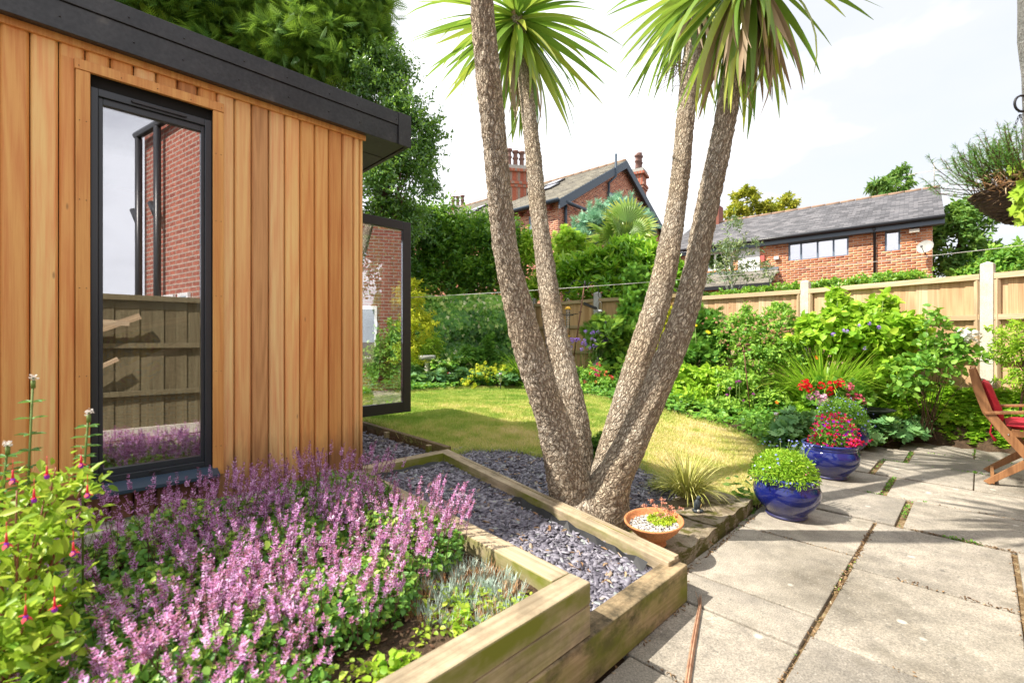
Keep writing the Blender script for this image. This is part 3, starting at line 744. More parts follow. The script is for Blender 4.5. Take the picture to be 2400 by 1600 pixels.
# mown blades, drier towards the paving
def vnoise(x, y, s, seed):
    g = np.random.default_rng(seed); tb = g.random((64, 64)); x = x * s + 100; y = y * s + 100
    xi = np.floor(x).astype(int); yi = np.floor(y).astype(int); fx = x - xi; fy = y - yi; fx = fx * fx * (3 - 2 * fx); fy = fy * fy * (3 - 2 * fy)
    q = lambda a, b: tb[a % 64, b % 64]
    return (q(xi, yi) * (1 - fx) + q(xi + 1, yi) * fx) * (1 - fy) + (q(xi, yi + 1) * (1 - fx) + q(xi + 1, yi + 1) * fx) * fy
def lawn_blades(n):
    g = np.random.default_rng(11)
    x = g.uniform(lx.min(), lx.max(), n); y = ly.min() + (ly.max() - ly.min()) * g.random(n) ** 1.5
    k = inpoly(x, y, LAWN) & (x / y > -.42); x, y = x[k], y[k]; n = len(x)
    z = gz(x, y) + .002; u, v = to_uv(x, y)
    dry = .46 + .45 * (vnoise(x, y, 1.4, 1) - .5) + .45 * (vnoise(x, y, 6, 2) - .5) + .22 * (vnoise(x, y, 19, 3) - .5) + np.interp(v, [1.0, 2.2, 3.0, 3.6], [.30, .14, -.08, -.18])
    h = g.uniform(.014, .034, n); a = g.uniform(0, 2 * PI, n); wd = np.interp(y, [2.5, 7.5], [.0022, .0052])
    ln = g.normal(0, .45, (n, 2)) * h[:, None]
    vs = np.zeros((n, 3, 3)); dx = np.cos(a) * wd; dy = np.sin(a) * wd
    vs[:, 0] = np.stack([x - dx, y - dy, z], 1); vs[:, 1] = np.stack([x + dx, y + dy, z], 1); vs[:, 2] = np.stack([x + ln[:, 0], y + ln[:, 1], z + h], 1)
    t = np.clip(dry + g.normal(0, .13, n), 0, 1)
    link('grass', mesh_np('grass', vs.reshape(-1, 3), np.arange(3 * n).reshape(-1, 3), np.repeat(t, 3)), mat=L['grass'], kind='stuff')['label'] = 'short mown lawn grass, straw coloured towards the paving'
lawn_blades(420000)
def lawn_edge(n):
    g = np.random.default_rng(12); pts = A3([[q[0], q[1]] for q in LAWN]); nx_ = np.roll(pts, -1, 0); ln = np.linalg.norm(nx_ - pts, axis=1); i = g.choice(len(pts), n, p=ln / ln.sum()); tt = g.random(n)[:, None]
    p = pts[i] * (1 - tt) + nx_[i] * tt; p = p + g.normal(0, .022, p.shape) + (vnoise(p[:, 0], p[:, 1], 5, 9) - .5)[:, None] * .05
    x, y = p[:, 0], p[:, 1]; z = gz(x, y); h = g.uniform(.02, .065, n); a = g.uniform(0, 2 * PI, n); wd = .003; l2 = g.normal(0, .55, (n, 2)) * h[:, None]; vs = np.zeros((n, 3, 3))
    vs[:, 0] = np.stack([x - np.cos(a) * wd, y - np.sin(a) * wd, z], 1); vs[:, 1] = np.stack([x + np.cos(a) * wd, y + np.sin(a) * wd, z], 1); vs[:, 2] = np.stack([x + l2[:, 0], y + l2[:, 1], z + h], 1)
    put(link('edge_grass', mesh_np('edge_grass', vs.reshape(-1, 3), np.arange(3 * n).reshape(-1, 3), np.repeat(np.clip(g.normal(.4, .22, n), 0, 1), 3)), mat=L['grass'], kind='stuff'), 'longer ragged grass along the edge of the lawn')
lawn_edge(34000)

# ------------------------------------------------------------------ sleepers and slate chippings
bed = thing('raised_bed', UV(1.27, .92, 0), 'two-course raised timber bed full of purple flowers beside the garden room', 'raised bed')
lbox('sleeper', -3.2, 1.2725, .917, 1.007, .270, .345, M['sleeper'], bed, .006)
lbox('sleeper', -3.2, 1.2725, .918, 1.007, .166, .2675, M['sleeper'], bed, .005)
lbar('sleeper', UV(1.2275, 1.009, .3075), UV(1.322, 2.725, .3075), .09, .075, M['sleeper'], bed, .006)
lbar('sleeper', UV(1.2275, 1.009, .205), UV(1.322, 2.725, .205), .09, .125, M['sleeper'], bed, .004)
low = thing('timber_edging', UV(1.98, .92, 0), 'weathered lower timber frame with green algae holding the purple slate strip', 'timber edging')
lbox('sleeper', -3.2, 1.988, .911, 1.003, .0, .1635, M['sleeper_old'], low, .006)
lbar('sleeper', UV(1.945, .958, .135), UV(2.04, 2.815, .295), .088, .098, M['sleeper'], low, .005)
lbar('sleeper', UV(1.943, 1.006, .04), UV(1.99, 2.0, .09), .084, .08, M['sleeper'], low, .003)
lbox('sleeper', 1.372, 1.992, 2.733, 2.818, .235, .345, M['sleeper'], low, .005)
lbar('edge_strip', UV(1.972, .955, .186), UV(2.045, 2.6, .322), .035, .012, M['sleeper'], low, .002, .4)
eb = thing('lawn_edging', UV(2.12, 2.84, .25), 'dark edging board with pegs between the lawn and slate beside the garden room', 'edging board')
lbar('board', UV(2.115, 2.84, .275), UV(2.25, 6.6, .275), .045, .15, M['edge_board'], eb, .003)
for v in (3.05, 3.75, 4.5, 5.2):
    u = 2.115 + (v - 2.84) * .036 - .045
    lbox('peg', u - .018, u + .018, v - .02, v + .02, .2, .335, M['sleeper'], eb, .002)

T_CHIP0 = T([(.64, .14, 0), (.10, .44, 0), (-.52, .22, 0), (-.60, -.16, 0), (.02, -.36, 0), (.50, -.30, 0), (.63, .14, .12), (.09, .43, .15), (-.51, .21, .11), (-.59, -.16, .14), (.02, -.35, .15), (.49, -.29, .11)],
           [(0, 1, 7, 6), (1, 2, 8, 7), (2, 3, 9, 8), (3, 4, 10, 9), (4, 5, 11, 10), (5, 0, 6, 11), (6, 7, 8, 9), (6, 9, 10, 11)])
T_CHIP = (T_CHIP0[0] * A3([1.2, .8, 1.]), T_CHIP0[1])
def chips(name, label, poly, n, size, zf, mat, seed, tilt=.27):
    g = np.random.default_rng(seed); px_ = [q[0] for q in poly]; py_ = [q[1] for q in poly]
    x = g.uniform(min(px_), max(px_), n); y = g.uniform(min(py_), max(py_), n); k = inpoly(x, y, poly); x, y = x[k], y[k]; n = len(x)
    z = zf(x, y) + g.uniform(.0, .016, n) * size / .03
    nn = nrm(np.column_stack([g.normal(0, tilt, (n, 2)), np.ones(n)])); d = nrm(np.cross(nn, g.normal(size=(n, 3))))
    s = size * (.3 + 1.25 * g.beta(1.6, 2.6, n))
    v, f, t = scat_arrays(T_CHIP, np.column_stack([x, y, z]), d, nn, s, g.random(n))
    v = v.reshape(n, 12, 3); 
    o = link(name, mesh_np(name, v.reshape(-1, 3), f, t), None, True, mat, 'stuff'); o['label'] = label
    return o
def sheet(name, poly, st, zf, dz, mat, kind='structure'):
    xs_ = [q[0] for q in poly]; ys_ = [q[1] for q in poly]
    a, b = np.meshgrid(np.arange(min(xs_), max(xs_), st), np.arange(min(ys_), max(ys_), st)); k = inpoly(a + st / 2, b + st / 2, poly)
    return grid_sheet(name, a[k], b[k], st, dz, mat, kind, None, zf)
STRIP = [UV(1.275, 1.0), UV(1.90, 1.0), UV(1.995, 2.735), UV(1.37, 2.735)]
def z_strip(x, y): u, v = to_uv(np.asarray(x), np.asarray(y)); return np.interp(v, [1, 2.7], [.112, .262])
SIDE = [UV(1.375, 2.82), UV(2.07, 2.84), UV(2.2, 6.4), UV(1.375, 6.4)]
def z_side(x, y): return np.full(np.shape(x), .268)
TREE = [UV(1.99, 1.0), UV(2.085, 2.83)] + [GH(*q) for q in [(1075, 1053), (1200, 1057), (1290, 1074), (1400, 1082), (1500, 1090), (1562, 1128), (1590, 1175)]] + [UV(2.75, 1.5), UV(2.0, 1.5)]
M['chip_bed'] = mottled('slate_grit', [(.3, (.035, .032, .042)), (.7, (.10, .09, .11))], 90, .9, .5, .01)
sheet('slate_bed', STRIP, .04, z_strip, 0, M['chip_bed']); sheet('slate_bed', SIDE, .04, z_side, 0, M['chip_bed']); sheet('slate_bed', TREE, .05, gz, -.004, M['chip_bed'])
chips('slate_chippings', 'plum slate chippings inside the lower timber frame', STRIP, 30000, .032, z_strip, M['chips'], 21)
chips('slate_chippings', 'slate chippings along the side of the garden room', SIDE, 24000, .031, z_side, M['chips'], 22)
chips('slate_chippings', 'slate chippings around the foot of the palm-like tree', TREE, 24000, .031, gz, M['chips'], 23)
# weed membrane showing between the chippings and the timber
mb = MB()
def ribbon(pts, wd, hgt):
    vs = []; 
    for i, p in enumerate(pts): vs += [p, p + wd + A3([0, 0, hgt * random.uniform(.5, 1.2)])]
    mb.add(vs, [(2 * i, 2 * i + 1, 2 * i + 3, 2 * i + 2) for i in range(len(pts) - 1)])
ribbon([UV(1.84 + (v - 1) * .052, v, float(z_strip(*UV(1.9, v)[:2])) + .012) for v in np.linspace(1.05, 1.95, 16)], .045 * U, .03)
M['membrane'] = plain('weed_membrane', (.008, .009, .012), .5)
put(mb.obj('weed_membrane', M['membrane']), 'torn black weed membrane poking up along the sloping timber of the slate strip', 'membrane'); mb = MB()
ribbon([UV(u, 2.69, .268) for u in np.linspace(1.45, 1.93, 12)], .03 * V, .035)
put(mb.obj('weed_membrane', M['membrane']), 'black weed membrane crumpled against the far cross timber of the slate strip', 'membrane')

# ------------------------------------------------------------------ garden room
VW, UC, ZB, ZT = 2.731, 1.37, .35, 2.448
gr = thing('garden_room', UV(.5, 3.5, .3), 'cedar clad garden room with dark roof edge and tall narrow window', 'garden room')
def plank(u0, u1, z0, z1, v0=VW, mat='cedar', name='plank', prof=.004, vt=.02):
    w_ = u1 - u0; h = (z1 - z0) / 2; g = .0045
    b = MB()
    g = .0072
    pts = [(-w_ / 2 + g, 0), (-w_ / 2 + g * 1.6, -prof), (w_ / 2 - g * 1.6, -prof), (w_ / 2 - g, 0), (w_ / 2 - .0016, .010), (w_ / 2 - .0016, vt - .001), (-w_ / 2 + .0016, vt - .001), (-w_ / 2 + .0016, .010)]
    vs = [(x, y, s) for s in (-h, h) for x, y in pts]; n = len(pts)
    fs = [(i, (i + 1) % n, n + (i + 1) % n, n + i) for i in range(n)] + [tuple(range(n - 1, -1, -1)), tuple(range(n, 2 * n))]
    b.add(vs, fs); o = link(name, b.mesh(name), gr, True, M[mat])
    o.location = Vector(UV((u0 + u1) / 2, v0, (z0 + z1) / 2)); o.rotation_euler = (0, 0, ANG); return o
right = [.6534, .7338, .8194, .9018, .9848, 1.067, 1.150, 1.233, 1.305, 1.345, 1.37]
for a, b in zip([.5725] + right[:-1], right): plank(a, b, ZB, 2.425)
WU0, WU1 = .0975, .5525
wb = [-.002 + .0823 * k for k in range(8)]
for a, b in zip(wb[:-1], wb[1:]):
    plank(a, b, 2.362, 2.425)
    plank(a, b, ZB, .49, mat='cedar_wet')
for k in range(16): plank(-.002 - .0843 * (k + 1), -.002 - .0843 * k, ZB, 2.425)
plank(-.002, .055, .49, 2.362)
lbox('top_batten', -1.36, UC + .008, VW - .018, VW - .004, 2.412, 2.448, M['cedar_trim'], gr, .002)
lbox('window_trim', .046, .601, VW - .022, VW - .003, 2.318, 2.362, M['cedar_trim'], gr, .002)
o1 = lbox('window_trim', .050, .0965, VW - .018, VW - .003, .49, 2.317, M['cedar_trim'], gr, .002)
o2 = lbox('window_trim', .5535, .600, VW - .018, VW - .003, .475, 2.317, M['cedar_trim'], gr, .002)
# window
wf = MB()
def fr(b, u0, u1, z0, z1, v0, v1): b.box(UV((u0 + u1) / 2, (v0 + v1) / 2, (z0 + z1) / 2), U * (u1 - u0) / 2, V * (v1 - v0) / 2, Z * (z1 - z0) / 2)
ft = .026
fr(wf, WU0, WU0 + ft, .52, 2.268, VW + .004, VW + .07); fr(wf, WU1 - ft * 1.15, WU1, .52, 2.268, VW + .004, VW + .07)
fr(wf, WU0 + ft, WU1 - ft * 1.15, 2.235, 2.268, VW + .004, VW + .07); fr(wf, WU0 + ft, WU1 - ft * 1.15, .52, .548, VW + .004, VW + .07)
fr(wf, WU0 + ft, WU0 + ft + .016, .548, 2.235, VW + .016, VW + .06); fr(wf, WU1 - ft * 1.15 - .014, WU1 - ft * 1.15, .548, 2.235, VW + .016, VW + .06)
fr(wf, WU0 + ft + .016, WU1 - ft * 1.15 - .014, 2.205, 2.235, VW + .016, VW + .06); fr(wf, WU0 + ft + .016, WU1 - ft * 1.15 - .014, .548, .578, VW + .016, VW + .06)
win = wf.obj('window', M['frame_grey'], gr, bevel=.0025)
lbox('pane', WU0 + ft + .016, WU1 - ft * 1.15 - .014, VW + .030, VW + .036, .578, 2.205, M['glass'], win, 0)
vb = MB(); fr(vb, .24, .44, 2.247, 2.257, VW - .006, VW + .004); vb.ball(UV(.24, VW - .001, 2.252), .006); vb.ball(UV(.44, VW - .001, 2.252), .006)
vb.obj('trickle_vent', M['frame_dark'], win)
hb = MB(); fr(hb, .30, .345, .536, .542, VW - .003, VW + .004); hb.obj('latch', M['frame_dark'], win)
sb = MB(); sb.add([UV(u, v, z) for u in (WU0 + .0, WU1 + .02) for v, z in ((VW + .003, .519), (VW - .075, .492), (VW - .075, .476), (VW - .068, .476), (VW - .068, .486), (VW + .003, .505))],
       [(0, 1, 7, 6), (1, 2, 8, 7), (2, 3, 9, 8), (3, 4, 10, 9), (4, 5, 11, 10), (5, 4, 3, 2, 1, 0), (6, 7, 8, 9, 10, 11)])
M['sill'] = plain('blue_grey_sill', (.035, .058, .09), .35)
sb.obj('sill', M['sill'], win, bevel=.001)
# lining behind the cladding, other walls, floor, roof
M['lining'] = plain('inside_lining', (.62, .55, .46), .8)
M['gap_shade'] = plain('gap_shade_black', (.008, .008, .008), .9)
fe = MB()
fr(fe, -1.3, WU0, .36, 2.42, VW + .0195, VW + .0215); fr(fe, WU1, UC - .003, .36, 2.42, VW + .0195, VW + .0215); fr(fe, WU0, WU1, 2.27, 2.42, VW + .0195, VW + .0215); fr(fe, WU0, WU1, .36, .515, VW + .0195, VW + .0215)
fe.obj('gap_shade', M['gap_shade'], gr)  # black sheet added behind the planks to darken the gaps between them
M['lining_dark'] = plain('floor_inside', (.10, .075, .055), .6)
lb = MB(); UL, VB = -1.3, 5.1
fr(lb, UL, WU0, .36, 2.44, VW + .022, VW + .10); fr(lb, WU1, UC - .003, .36, 2.44, VW + .022, VW + .10)
fr(lb, WU0, WU1, 2.27, 2.44, VW + .022, VW + .10); fr(lb, WU0, WU1, .36, .518, VW + .022, VW + .10)
fr(lb, UL, UC, .36, 2.44, VB, VB + .1); fr(lb, UL, UL + .1, .36, 2.44, VW + .1, VB); fr(lb, UC - .1, UC - .022, .36, 2.44, VW + .1, 3.88); fr(lb, UC - .1, UC - .022, 2.32, 2.44, 3.88, VB)
lb.obj('wall', M['lining'], gr)
fl = MB(); fr(fl, UL + .1, UC - .02, .36, .44, VW + .1, VB); fl.obj('floor', M['lining_dark'], gr)
for k in range(14):
    v0 = VW + .023 + k * .0825
    o = lbox('plank', UC - .021, UC - .001, v0, v0 + .079, ZB, 2.425, M['cedar'], gr, .003)
cb = MB(); fr(cb, UL, UC - .01, .20, .349, VW + .012, VB); cb.obj('base', M['concrete_dark'], gr)
cs = MB(); fr(cs, -3.0, UC - .01, .22, .332, VW - .10, VW + .010); cs.obj('plinth', M['concrete'], gr)
rf = MB(); fr(rf, -1.9, 1.655, 2.46, 2.60, 2.70, 5.35); rf.obj('roof', M['frame_dark'], gr)
lbox('soffit', -1.88, 1.63, 2.69, 5.33, 2.442, 2.458, M['black_trim'], gr, 0)
for v0 in (2.95, 3.35, 3.75, 4.15, 4.55, 4.95): lbox('groove_shade_strip', UC + .005, 1.62, v0, v0 + .006, 2.4395, 2.4422, M['membrane'], gr, 0)  # thin black strips stand in for the shade in soffit grooves
lbox('fascia', -1.92, 1.662, 2.664, 2.688, 2.436, 2.556, M['black_trim'], gr, .002)
lbox('fascia', -1.92, 1.664, 2.656, 2.688, 2.557, 2.640, M['black_trim'], gr, .002)
lbox('fascia', 1.636, 1.662, 2.689, 5.36, 2.436, 2.556, M['black_trim'], gr, .002)
lbox('fascia', 1.636, 1.664, 2.689, 5.36, 2.557, 2.640, M['black_trim'], gr, .002)
lbox('corner_cap', 1.575, 1.668, 2.652, 2.656, 2.432, 2.642, M['black_trim'], gr, .001)
sc = MB()
for u in np.arange(-1.1, 1.6, .22):
    for z in (2.59, 2.49): sc.ball(UV(u + random.uniform(-.03, .03), 2.6635 if z < 2.55 else 2.6555, z), (.004, .004, .004), 8, 5)
sc.obj('fixings', M['frame_dark'], gr)
nl = MB()
for z in (.62, 1.0, 1.38, 1.76, 2.1):
    for u in (.062, .084, .566, .588): nl.ball(UV(u, VW - .0185, z), .0022, 6, 4)
for u in (.06, .2, .33, .46, .59): nl.ball(UV(u, VW - .0225, 2.34 + random.uniform(-.01, .01)), .0022, 6, 4)
nl.obj('nail_heads', M['brown_stem'], gr)
# side door standing open
dz0, dz1, dv, du1 = .467, 2.306, 3.90, 2.45
dm = MB()
fr(dm, 1.375, 1.375 + .085, dz0, dz1, dv, dv + .05); fr(dm, du1 - .085, du1, dz0, dz1, dv, dv + .05)
fr(dm, 1.46, du1 - .085, dz1 - .085, dz1, dv, dv + .05); fr(dm, 1.46, du1 - .085, dz0, dz0 + .10, dv, dv + .05)
door = dm.obj('door', M['frame_dark'], gr, bevel=.004)
lbox('pane', 1.46, du1 - .085, dv + .02, dv + .026, dz0 + .10, dz1 - .085, M['glass'], door, 0)
ds = MB(); fr(ds, 1.462, du1 - .087, 2.13, 2.20, dv + .028, dv + .045); ds.obj('blind', M['frame_dark'], door)

# things inside, seen dimly through the tall window
M['wicker'] = mottled('wicker_weave', [(.3, (.30, .22, .13)), (.7, (.55, .43, .29))], 40, .7, .3, .004)
ac = thing('wicker_armchair', UV(.35, 3.35, .44), 'woven wicker armchair inside the garden room behind the tall window', 'armchair')
b = MB()
fr(b, .05, .75, .44, .46, 3.02, 3.6)
for k in range(17):
    z = .47 + k * .026
    b.tube([UV(.05, 3.02 + .006 * (k % 2), z), UV(.75, 3.02 + .006 * ((k + 1) % 2), z)], .007, 5)
for k in range(24):
    u = .05 + k * .7 / 23; b.tube([UV(u, 3.03, .45), UV(u + .004, 3.03, .92)], .005, 5)
b.obj('seat_front', M['wicker'], ac)
b = MB(); fr(b, .05, .75, .46, .62, 3.045, 3.62); b.obj('seat_base', M['wicker'], ac)
for u0 in (.0, .72):
    b = MB(); b.tube([UV(u0 + .04, 3.0, .90), UV(u0 + .04, 3.3, .93), UV(u0 + .04, 3.62, 1.02)], .045, 10); fr(b, u0 + .02, u0 + .06, .46, .9, 3.03, 3.6); b.obj('arm', M['wicker'], ac)
b = MB(); fr(b, .05, .75, .6, 1.35, 3.6, 3.68); b.obj('backrest', M['wicker'], ac)
M['cush_blue'] = plain('blue_grey_cushion', (.50, .64, .66), .9); M['cush_stripe'] = mottled('striped_cushion', [(.3, (.45, .05, .08)), (.45, (.6, .4, .05)), (.6, (.08, .22, .3)), (.75, (.5, .1, .15))], 14, .9, 0)
b = MB(); b.ball(UV(.42, 3.3, .76), (.27, .25, .10), 16, 10); put(b.obj('seat_cushion', M['cush_blue']), 'blue grey cushion on the seat of the wicker armchair inside', 'cushion')
b = MB(); b.ball(UV(.28, 3.42, 1.06), (.20, .12, .17), 16, 10); put(b.obj('scatter_cushion', M['cush_stripe']), 'multicoloured scatter cushion leaning on the wicker armchair inside', 'cushion')
ez = thing('easel', UV(.5, 2.95, .44), 'pale wooden folding frame leaning inside the tall window', 'easel')
lbar('rail', UV(.12, 2.93, .95), UV(.62, 2.95, 1.22), .012, .035, M['fence_rail'], ez, .001); lbar('rail', UV(.10, 2.91, 1.18), UV(.62, 2.93, 1.30), .012, .03, M['fence_rail'], ez, .001)
lbar('leg', UV(.56, 2.94, .44), UV(.50, 2.92, 1.36), .02, .035, M['fence_rail'], ez, .001)

# ------------------------------------------------------------------ fences
def fence_run(label, pts, z0, z1, wood, rail, postm, group, gravel, rng):
    th = thing('fence', (*((A3(pts[0]) + A3(pts[-1])) / 2), z0), label, 'fence', group)
    for i, p in enumerate(pts):
        b = MB(); d = A3(pts[min(i + 1, len(pts) - 1)]) - A3(pts[max(i - 1, 0)]); d = nrm(A3([d[0], d[1], 0])); q = A3([-d[1], d[0], 0])
        c = A3([p[0], p[1], 0]); w_ = .055; zt = z1 + .115
        vs = [c + a * d * w_ + e * q * w_ + A3([0, 0, z]) for z in (z0 - .3, zt) for a, e in ((-1, -1), (1, -1), (1, 1), (-1, 1))] + [c + A3([0, 0, zt + .03])]
        b.add(vs, [(0, 1, 5, 4), (1, 2, 6, 5), (2, 3, 7, 6), (3, 0, 4, 7), (4, 5, 8), (5, 6, 8), (6, 7, 8), (7, 4, 8)]); b.obj('post', postm, th, bevel=.006)
    for a, e in zip(pts[:-1], pts[1:]):
        a = A3([a[0], a[1], 0.]); e = A3([e[0], e[1], 0.]); d = e - a; l = np.linalg.norm(d); d /= l; q = A3([-d[1], d[0], 0.])
        if np.dot(q, a) > 0: q = -q                     # q points to the garden
        n = max(3, int(round((l - .14) / .112))); stp = (l - .12) / n
        for k in range(n):
            c = a + d * (.06 + stp * (k + .5)); zt = z1 - .01; hh = (zt - z0 - .12) / 2
            b = MB(); wv = stp / 2 + .012
            vs = [(x, y, z) for z in (-hh, hh) for x, y in ((-wv, -.011), (wv, -.002), (wv, .002), (-wv, .011))]
            b.add(vs, [(0, 1, 5, 4), (1, 2, 6, 5), (2, 3, 7, 6), (3, 0, 4, 7), (3, 2, 1, 0), (4, 5, 6, 7)])
            o = link('board', b.mesh('board'), th, True, wood); o.location = Vector(c - q * (.006 + .004 * (k % 2)) + A3([0, 0, z0 + .12 + hh + rng.uniform(-.003, .003)]))
            o.rotation_euler = (0, 0, math.atan2(-d[1] * (1 if np.dot(np.cross(d, q), Z) < 0 else 1), -d[0]) if np.dot(q, A3([-d[1], d[0], 0])) > 0 else math.atan2(d[1], d[0]))
        a2 = a + d * .058; e2 = e - d * .058
        for z, hgt, t_ in ((z1 - .03, .065, .05), (z0 + .12 + (z1 - z0 - .12) * .62, .06, .04), (z0 + .12 + (z1 - z0 - .12) * .26, .06, .04)):
            off = A3([0, 0, z]) + q * (.032 + .0)
            lbar('rail', a2 + off, e2 + off, t_, hgt, rail, th, .003)
        for s_, c_ in ((a2 + d * .022, 1), (e2 - d * .022, -1)):
            o = lbar('upright', s_ + q * .030 + A3([0, 0, z0 + .12]), s_ + q * .030 + A3([0, 0, z1 - .065]), .042, .042, rail, th, .002)
        off = A3([0, 0, z0 + .055]) + q * .01
        lbar('gravel_board', a2 + off, e2 + off, .03, .125, gravel, th, .003)
    return th
rg = np.random.default_rng(5)
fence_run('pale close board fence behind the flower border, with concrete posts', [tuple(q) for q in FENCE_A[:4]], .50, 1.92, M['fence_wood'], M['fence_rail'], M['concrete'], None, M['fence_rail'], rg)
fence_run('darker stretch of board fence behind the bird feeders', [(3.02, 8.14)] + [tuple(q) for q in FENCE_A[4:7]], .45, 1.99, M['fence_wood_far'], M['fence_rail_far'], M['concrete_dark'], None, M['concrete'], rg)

# ------------------------------------------------------------------ neighbouring houses
def wall_holes(b, o, d, n, L_, z0, z1, holes, th=.25, t0=0.):
    ts = sorted({t0, L_} | {h[0] for h in holes} | {h[1] for h in holes}); zs = sorted({z0, z1} | {h[2] for h in holes} | {h[3] for h in holes})
    for ta, tb in zip(ts[:-1], ts[1:]):
        for za, zb in zip(zs[:-1], zs[1:]):
            if any(h[0] <= ta and tb <= h[1] and h[2] <= za and zb <= h[3] for h in holes): continue
            b.box(o + d * (ta + tb) / 2 + n * th / 2 + Z * (za + zb) / 2, d * (tb - ta) / 2, n * th / 2, Z * (zb - za) / 2)
def bricks(o, d, n, t0, t1, z0, z1, holes, rng, mat, parent, zmax=None, bw=.225, rh=.075, gap=.017):
    """every brick of the wall its own block; n points into the wall"""
    vs = []; fs = []; ti = []; k = 0; r = 0; z = z0
    while z < z1 - .01:
        off = (r % 2) * bw / 2; t = t0 - off
        while t < t1 - .01:
            a, b_ = max(t, t0) + gap / 2, min(t + bw, t1) - gap / 2; t += bw; za, zb = z + gap / 2, min(z + rh, z1) - gap / 2
            segs = [(a, b_)]
            for h in holes:
                if h[2] < (za + zb) / 2 < h[3]:
                    ns_ = []
                    for s0, s1 in segs:
                        if s1 <= h[0] or s0 >= h[1]: ns_.append((s0, s1))
                        else:
                            if s0 < h[0]: ns_.append((s0, h[0]))
                            if s1 > h[1]: ns_.append((h[1], s1))
                    segs = ns_
            for s0, s1 in segs:
                if s1 - s0 < .02: continue
                if zmax is not None and zb > zmax((s0 + s1) / 2): continue
                p = -n * (.005 + rng.uniform(0, .002))
                q = [o + d * x + Z * y + w_ for w_ in (p, n * .01) for x, y in ((s0, za), (s1, za), (s1, zb), (s0, zb))]
                vs += q; fs += [(k, k + 1, k + 2, k + 3), (k, k + 4, k + 5, k + 1), (k + 1, k + 5, k + 6, k + 2), (k + 2, k + 6, k + 7, k + 3), (k + 3, k + 7, k + 4, k)]
                ti += [rng.random() if rng.random() > .12 else rng.uniform(0, .15)] * 8; k += 8
        z += rh; r += 1
    return link('bricks', mesh_np('bricks', vs, fs, ti), parent, True, mat, 'stuff')
def slates(o, d, s, L_, S_, rng, mat, parent, w_=.25, gauge=.17, name='slates', up=None):
    """o: left end of the eaves, d along, s up the slope"""
    s = A3(s, float); nrm_ = nrm(np.cross(d, s)); 
    if nrm_[2] < 0: nrm_ = -nrm_
    sl_ = nrm(s); vs = []; fs = []; ti = []; k = 0; rows = int(S_ / gauge)
    for r in range(rows + 1):
        y = r * gauge; x = -(r % 2) * w_ / 2
        while x < L_ - .01:
            a, b_ = max(x, 0) + .004, min(x + w_, L_) - .004; x += w_
            if b_ - a < .02: continue
            y1 = min(y + gauge * 1.25, S_); e = rng.uniform(0, .006)
            q = [o + d * a + sl_ * y + nrm_ * (.022 + e), o + d * b_ + sl_ * y + nrm_ * (.022 + e), o + d * b_ + sl_ * y1 + nrm_ * .002, o + d * a + sl_ * y1 + nrm_ * .002,
                 o + d * a + sl_ * y, o + d * b_ + sl_ * y]
            vs += q; fs += [(k, k + 1, k + 2, k + 3), (k + 4, k + 5, k + 1, k)]; ti += [rng.random()] * 6; k += 6
    return link(name, mesh_np(name, vs, fs, ti), parent, True, mat, 'stuff')
def wpt(px, py, o, d, n):
    """pixel ray onto the wall plane -> (t along wall, z)"""
    r = A3([(px - 1200) / F, 1., -(py - 800) / F]); c = A3([0, 0, H]); k = np.dot(o - c, n) / np.dot(r, n); q = c + r * k
    return float(np.dot(q - o, d)), float(q[2])

D1 = nrm(A3([-.751, .66, 0])); N1 = nrm(A3([.66, .751, 0]))
# right house: low brick house with slate roof
O = A3([11.86, 13., 0.]); ez_, L1 = 4.50, 7.6
rh_ = thing('brick_house', O + D1 * 3.5 + A3([0, 0, .4]), 'low orange brick house with long slate roof behind the right fence', 'house', 'neighbouring brick houses')
def hole(x0, y0, x1, y1):
    ta, za = wpt(x1, y1, O, D1, N1); tb, zb = wpt(x0, y0, O, D1, N1)
    ta2, za2 = wpt(x0, y1, O, D1, N1); tb2, zb2 = wpt(x1, y0, O, D1, N1)
    return [min(ta, tb), max(ta, tb), (za + za2) / 2, (zb + zb2) / 2]
h1 = hole(1847.6, 566, 1989, 606); t1a, t1b = wpt(1989, 552, O, D1, N1), wpt(1989, 599, O, D1, N1); t0a = wpt(1847.6, 571, O, D1, N1); t0b = wpt(1847.6, 614, O, D1, N1)
h1 = [t1a[0], t0a[0], (t1b[1] + t0b[1]) / 2, (t1a[1] + t0a[1]) / 2]
q1, q2, q3 = wpt(2110, 535, O, D1, N1), wpt(2110, 588, O, D1, N1), wpt(2073.8, 538, O, D1, N1)
h2 = [q1[0], q3[0], q2[1], q1[1]]
q1, q2, q3 = wpt(1711, 588, O, D1, N1), wpt(1711, 630, O, D1, N1), wpt(1640, 592, O, D1, N1)
h3 = [q1[0], q3[0], q2[1], q1[1]]
holes = [h1, h2, h3]
b = MB(); wall_holes(b, O, D1, N1, L1, .3, 4.5, holes); b.box(O + D1 * L1 - D1 * .12 + N1 * 3.2 + Z * 2.4, D1 * .12, N1 * 2.9, Z * 2.1); b.box(O + D1 * .12 + N1 * 3.2 + Z * 2.4, D1 * .12, N1 * 2.9, Z * 2.1)
b.box(O + D1 * L1 / 2 + N1 * 6.2 + Z * 2.4, D1 * L1 / 2, N1 * .12, Z * 2.1)
b.obj('wall', M['mortar'], rh_)
bricks(O, D1, N1, 0, L1, 1.2, 4.5, holes, rg, M['bricks'], rh_)
bricks(O + D1 * 0, N1, D1, 0.0, 6.2, 1.2, 4.5, [], rg, M['bricks'], rh_)
eo = O - N1 * .28 - D1 * .25 + Z * 4.58; rise = A3([0, 0, 1.62]); 
slates(eo, D1, N1 * 3.45 + Z * 1.66, L1 + .5, math.hypot(3.45, 1.66), rg, M['slates'], rh_, .22, .15)
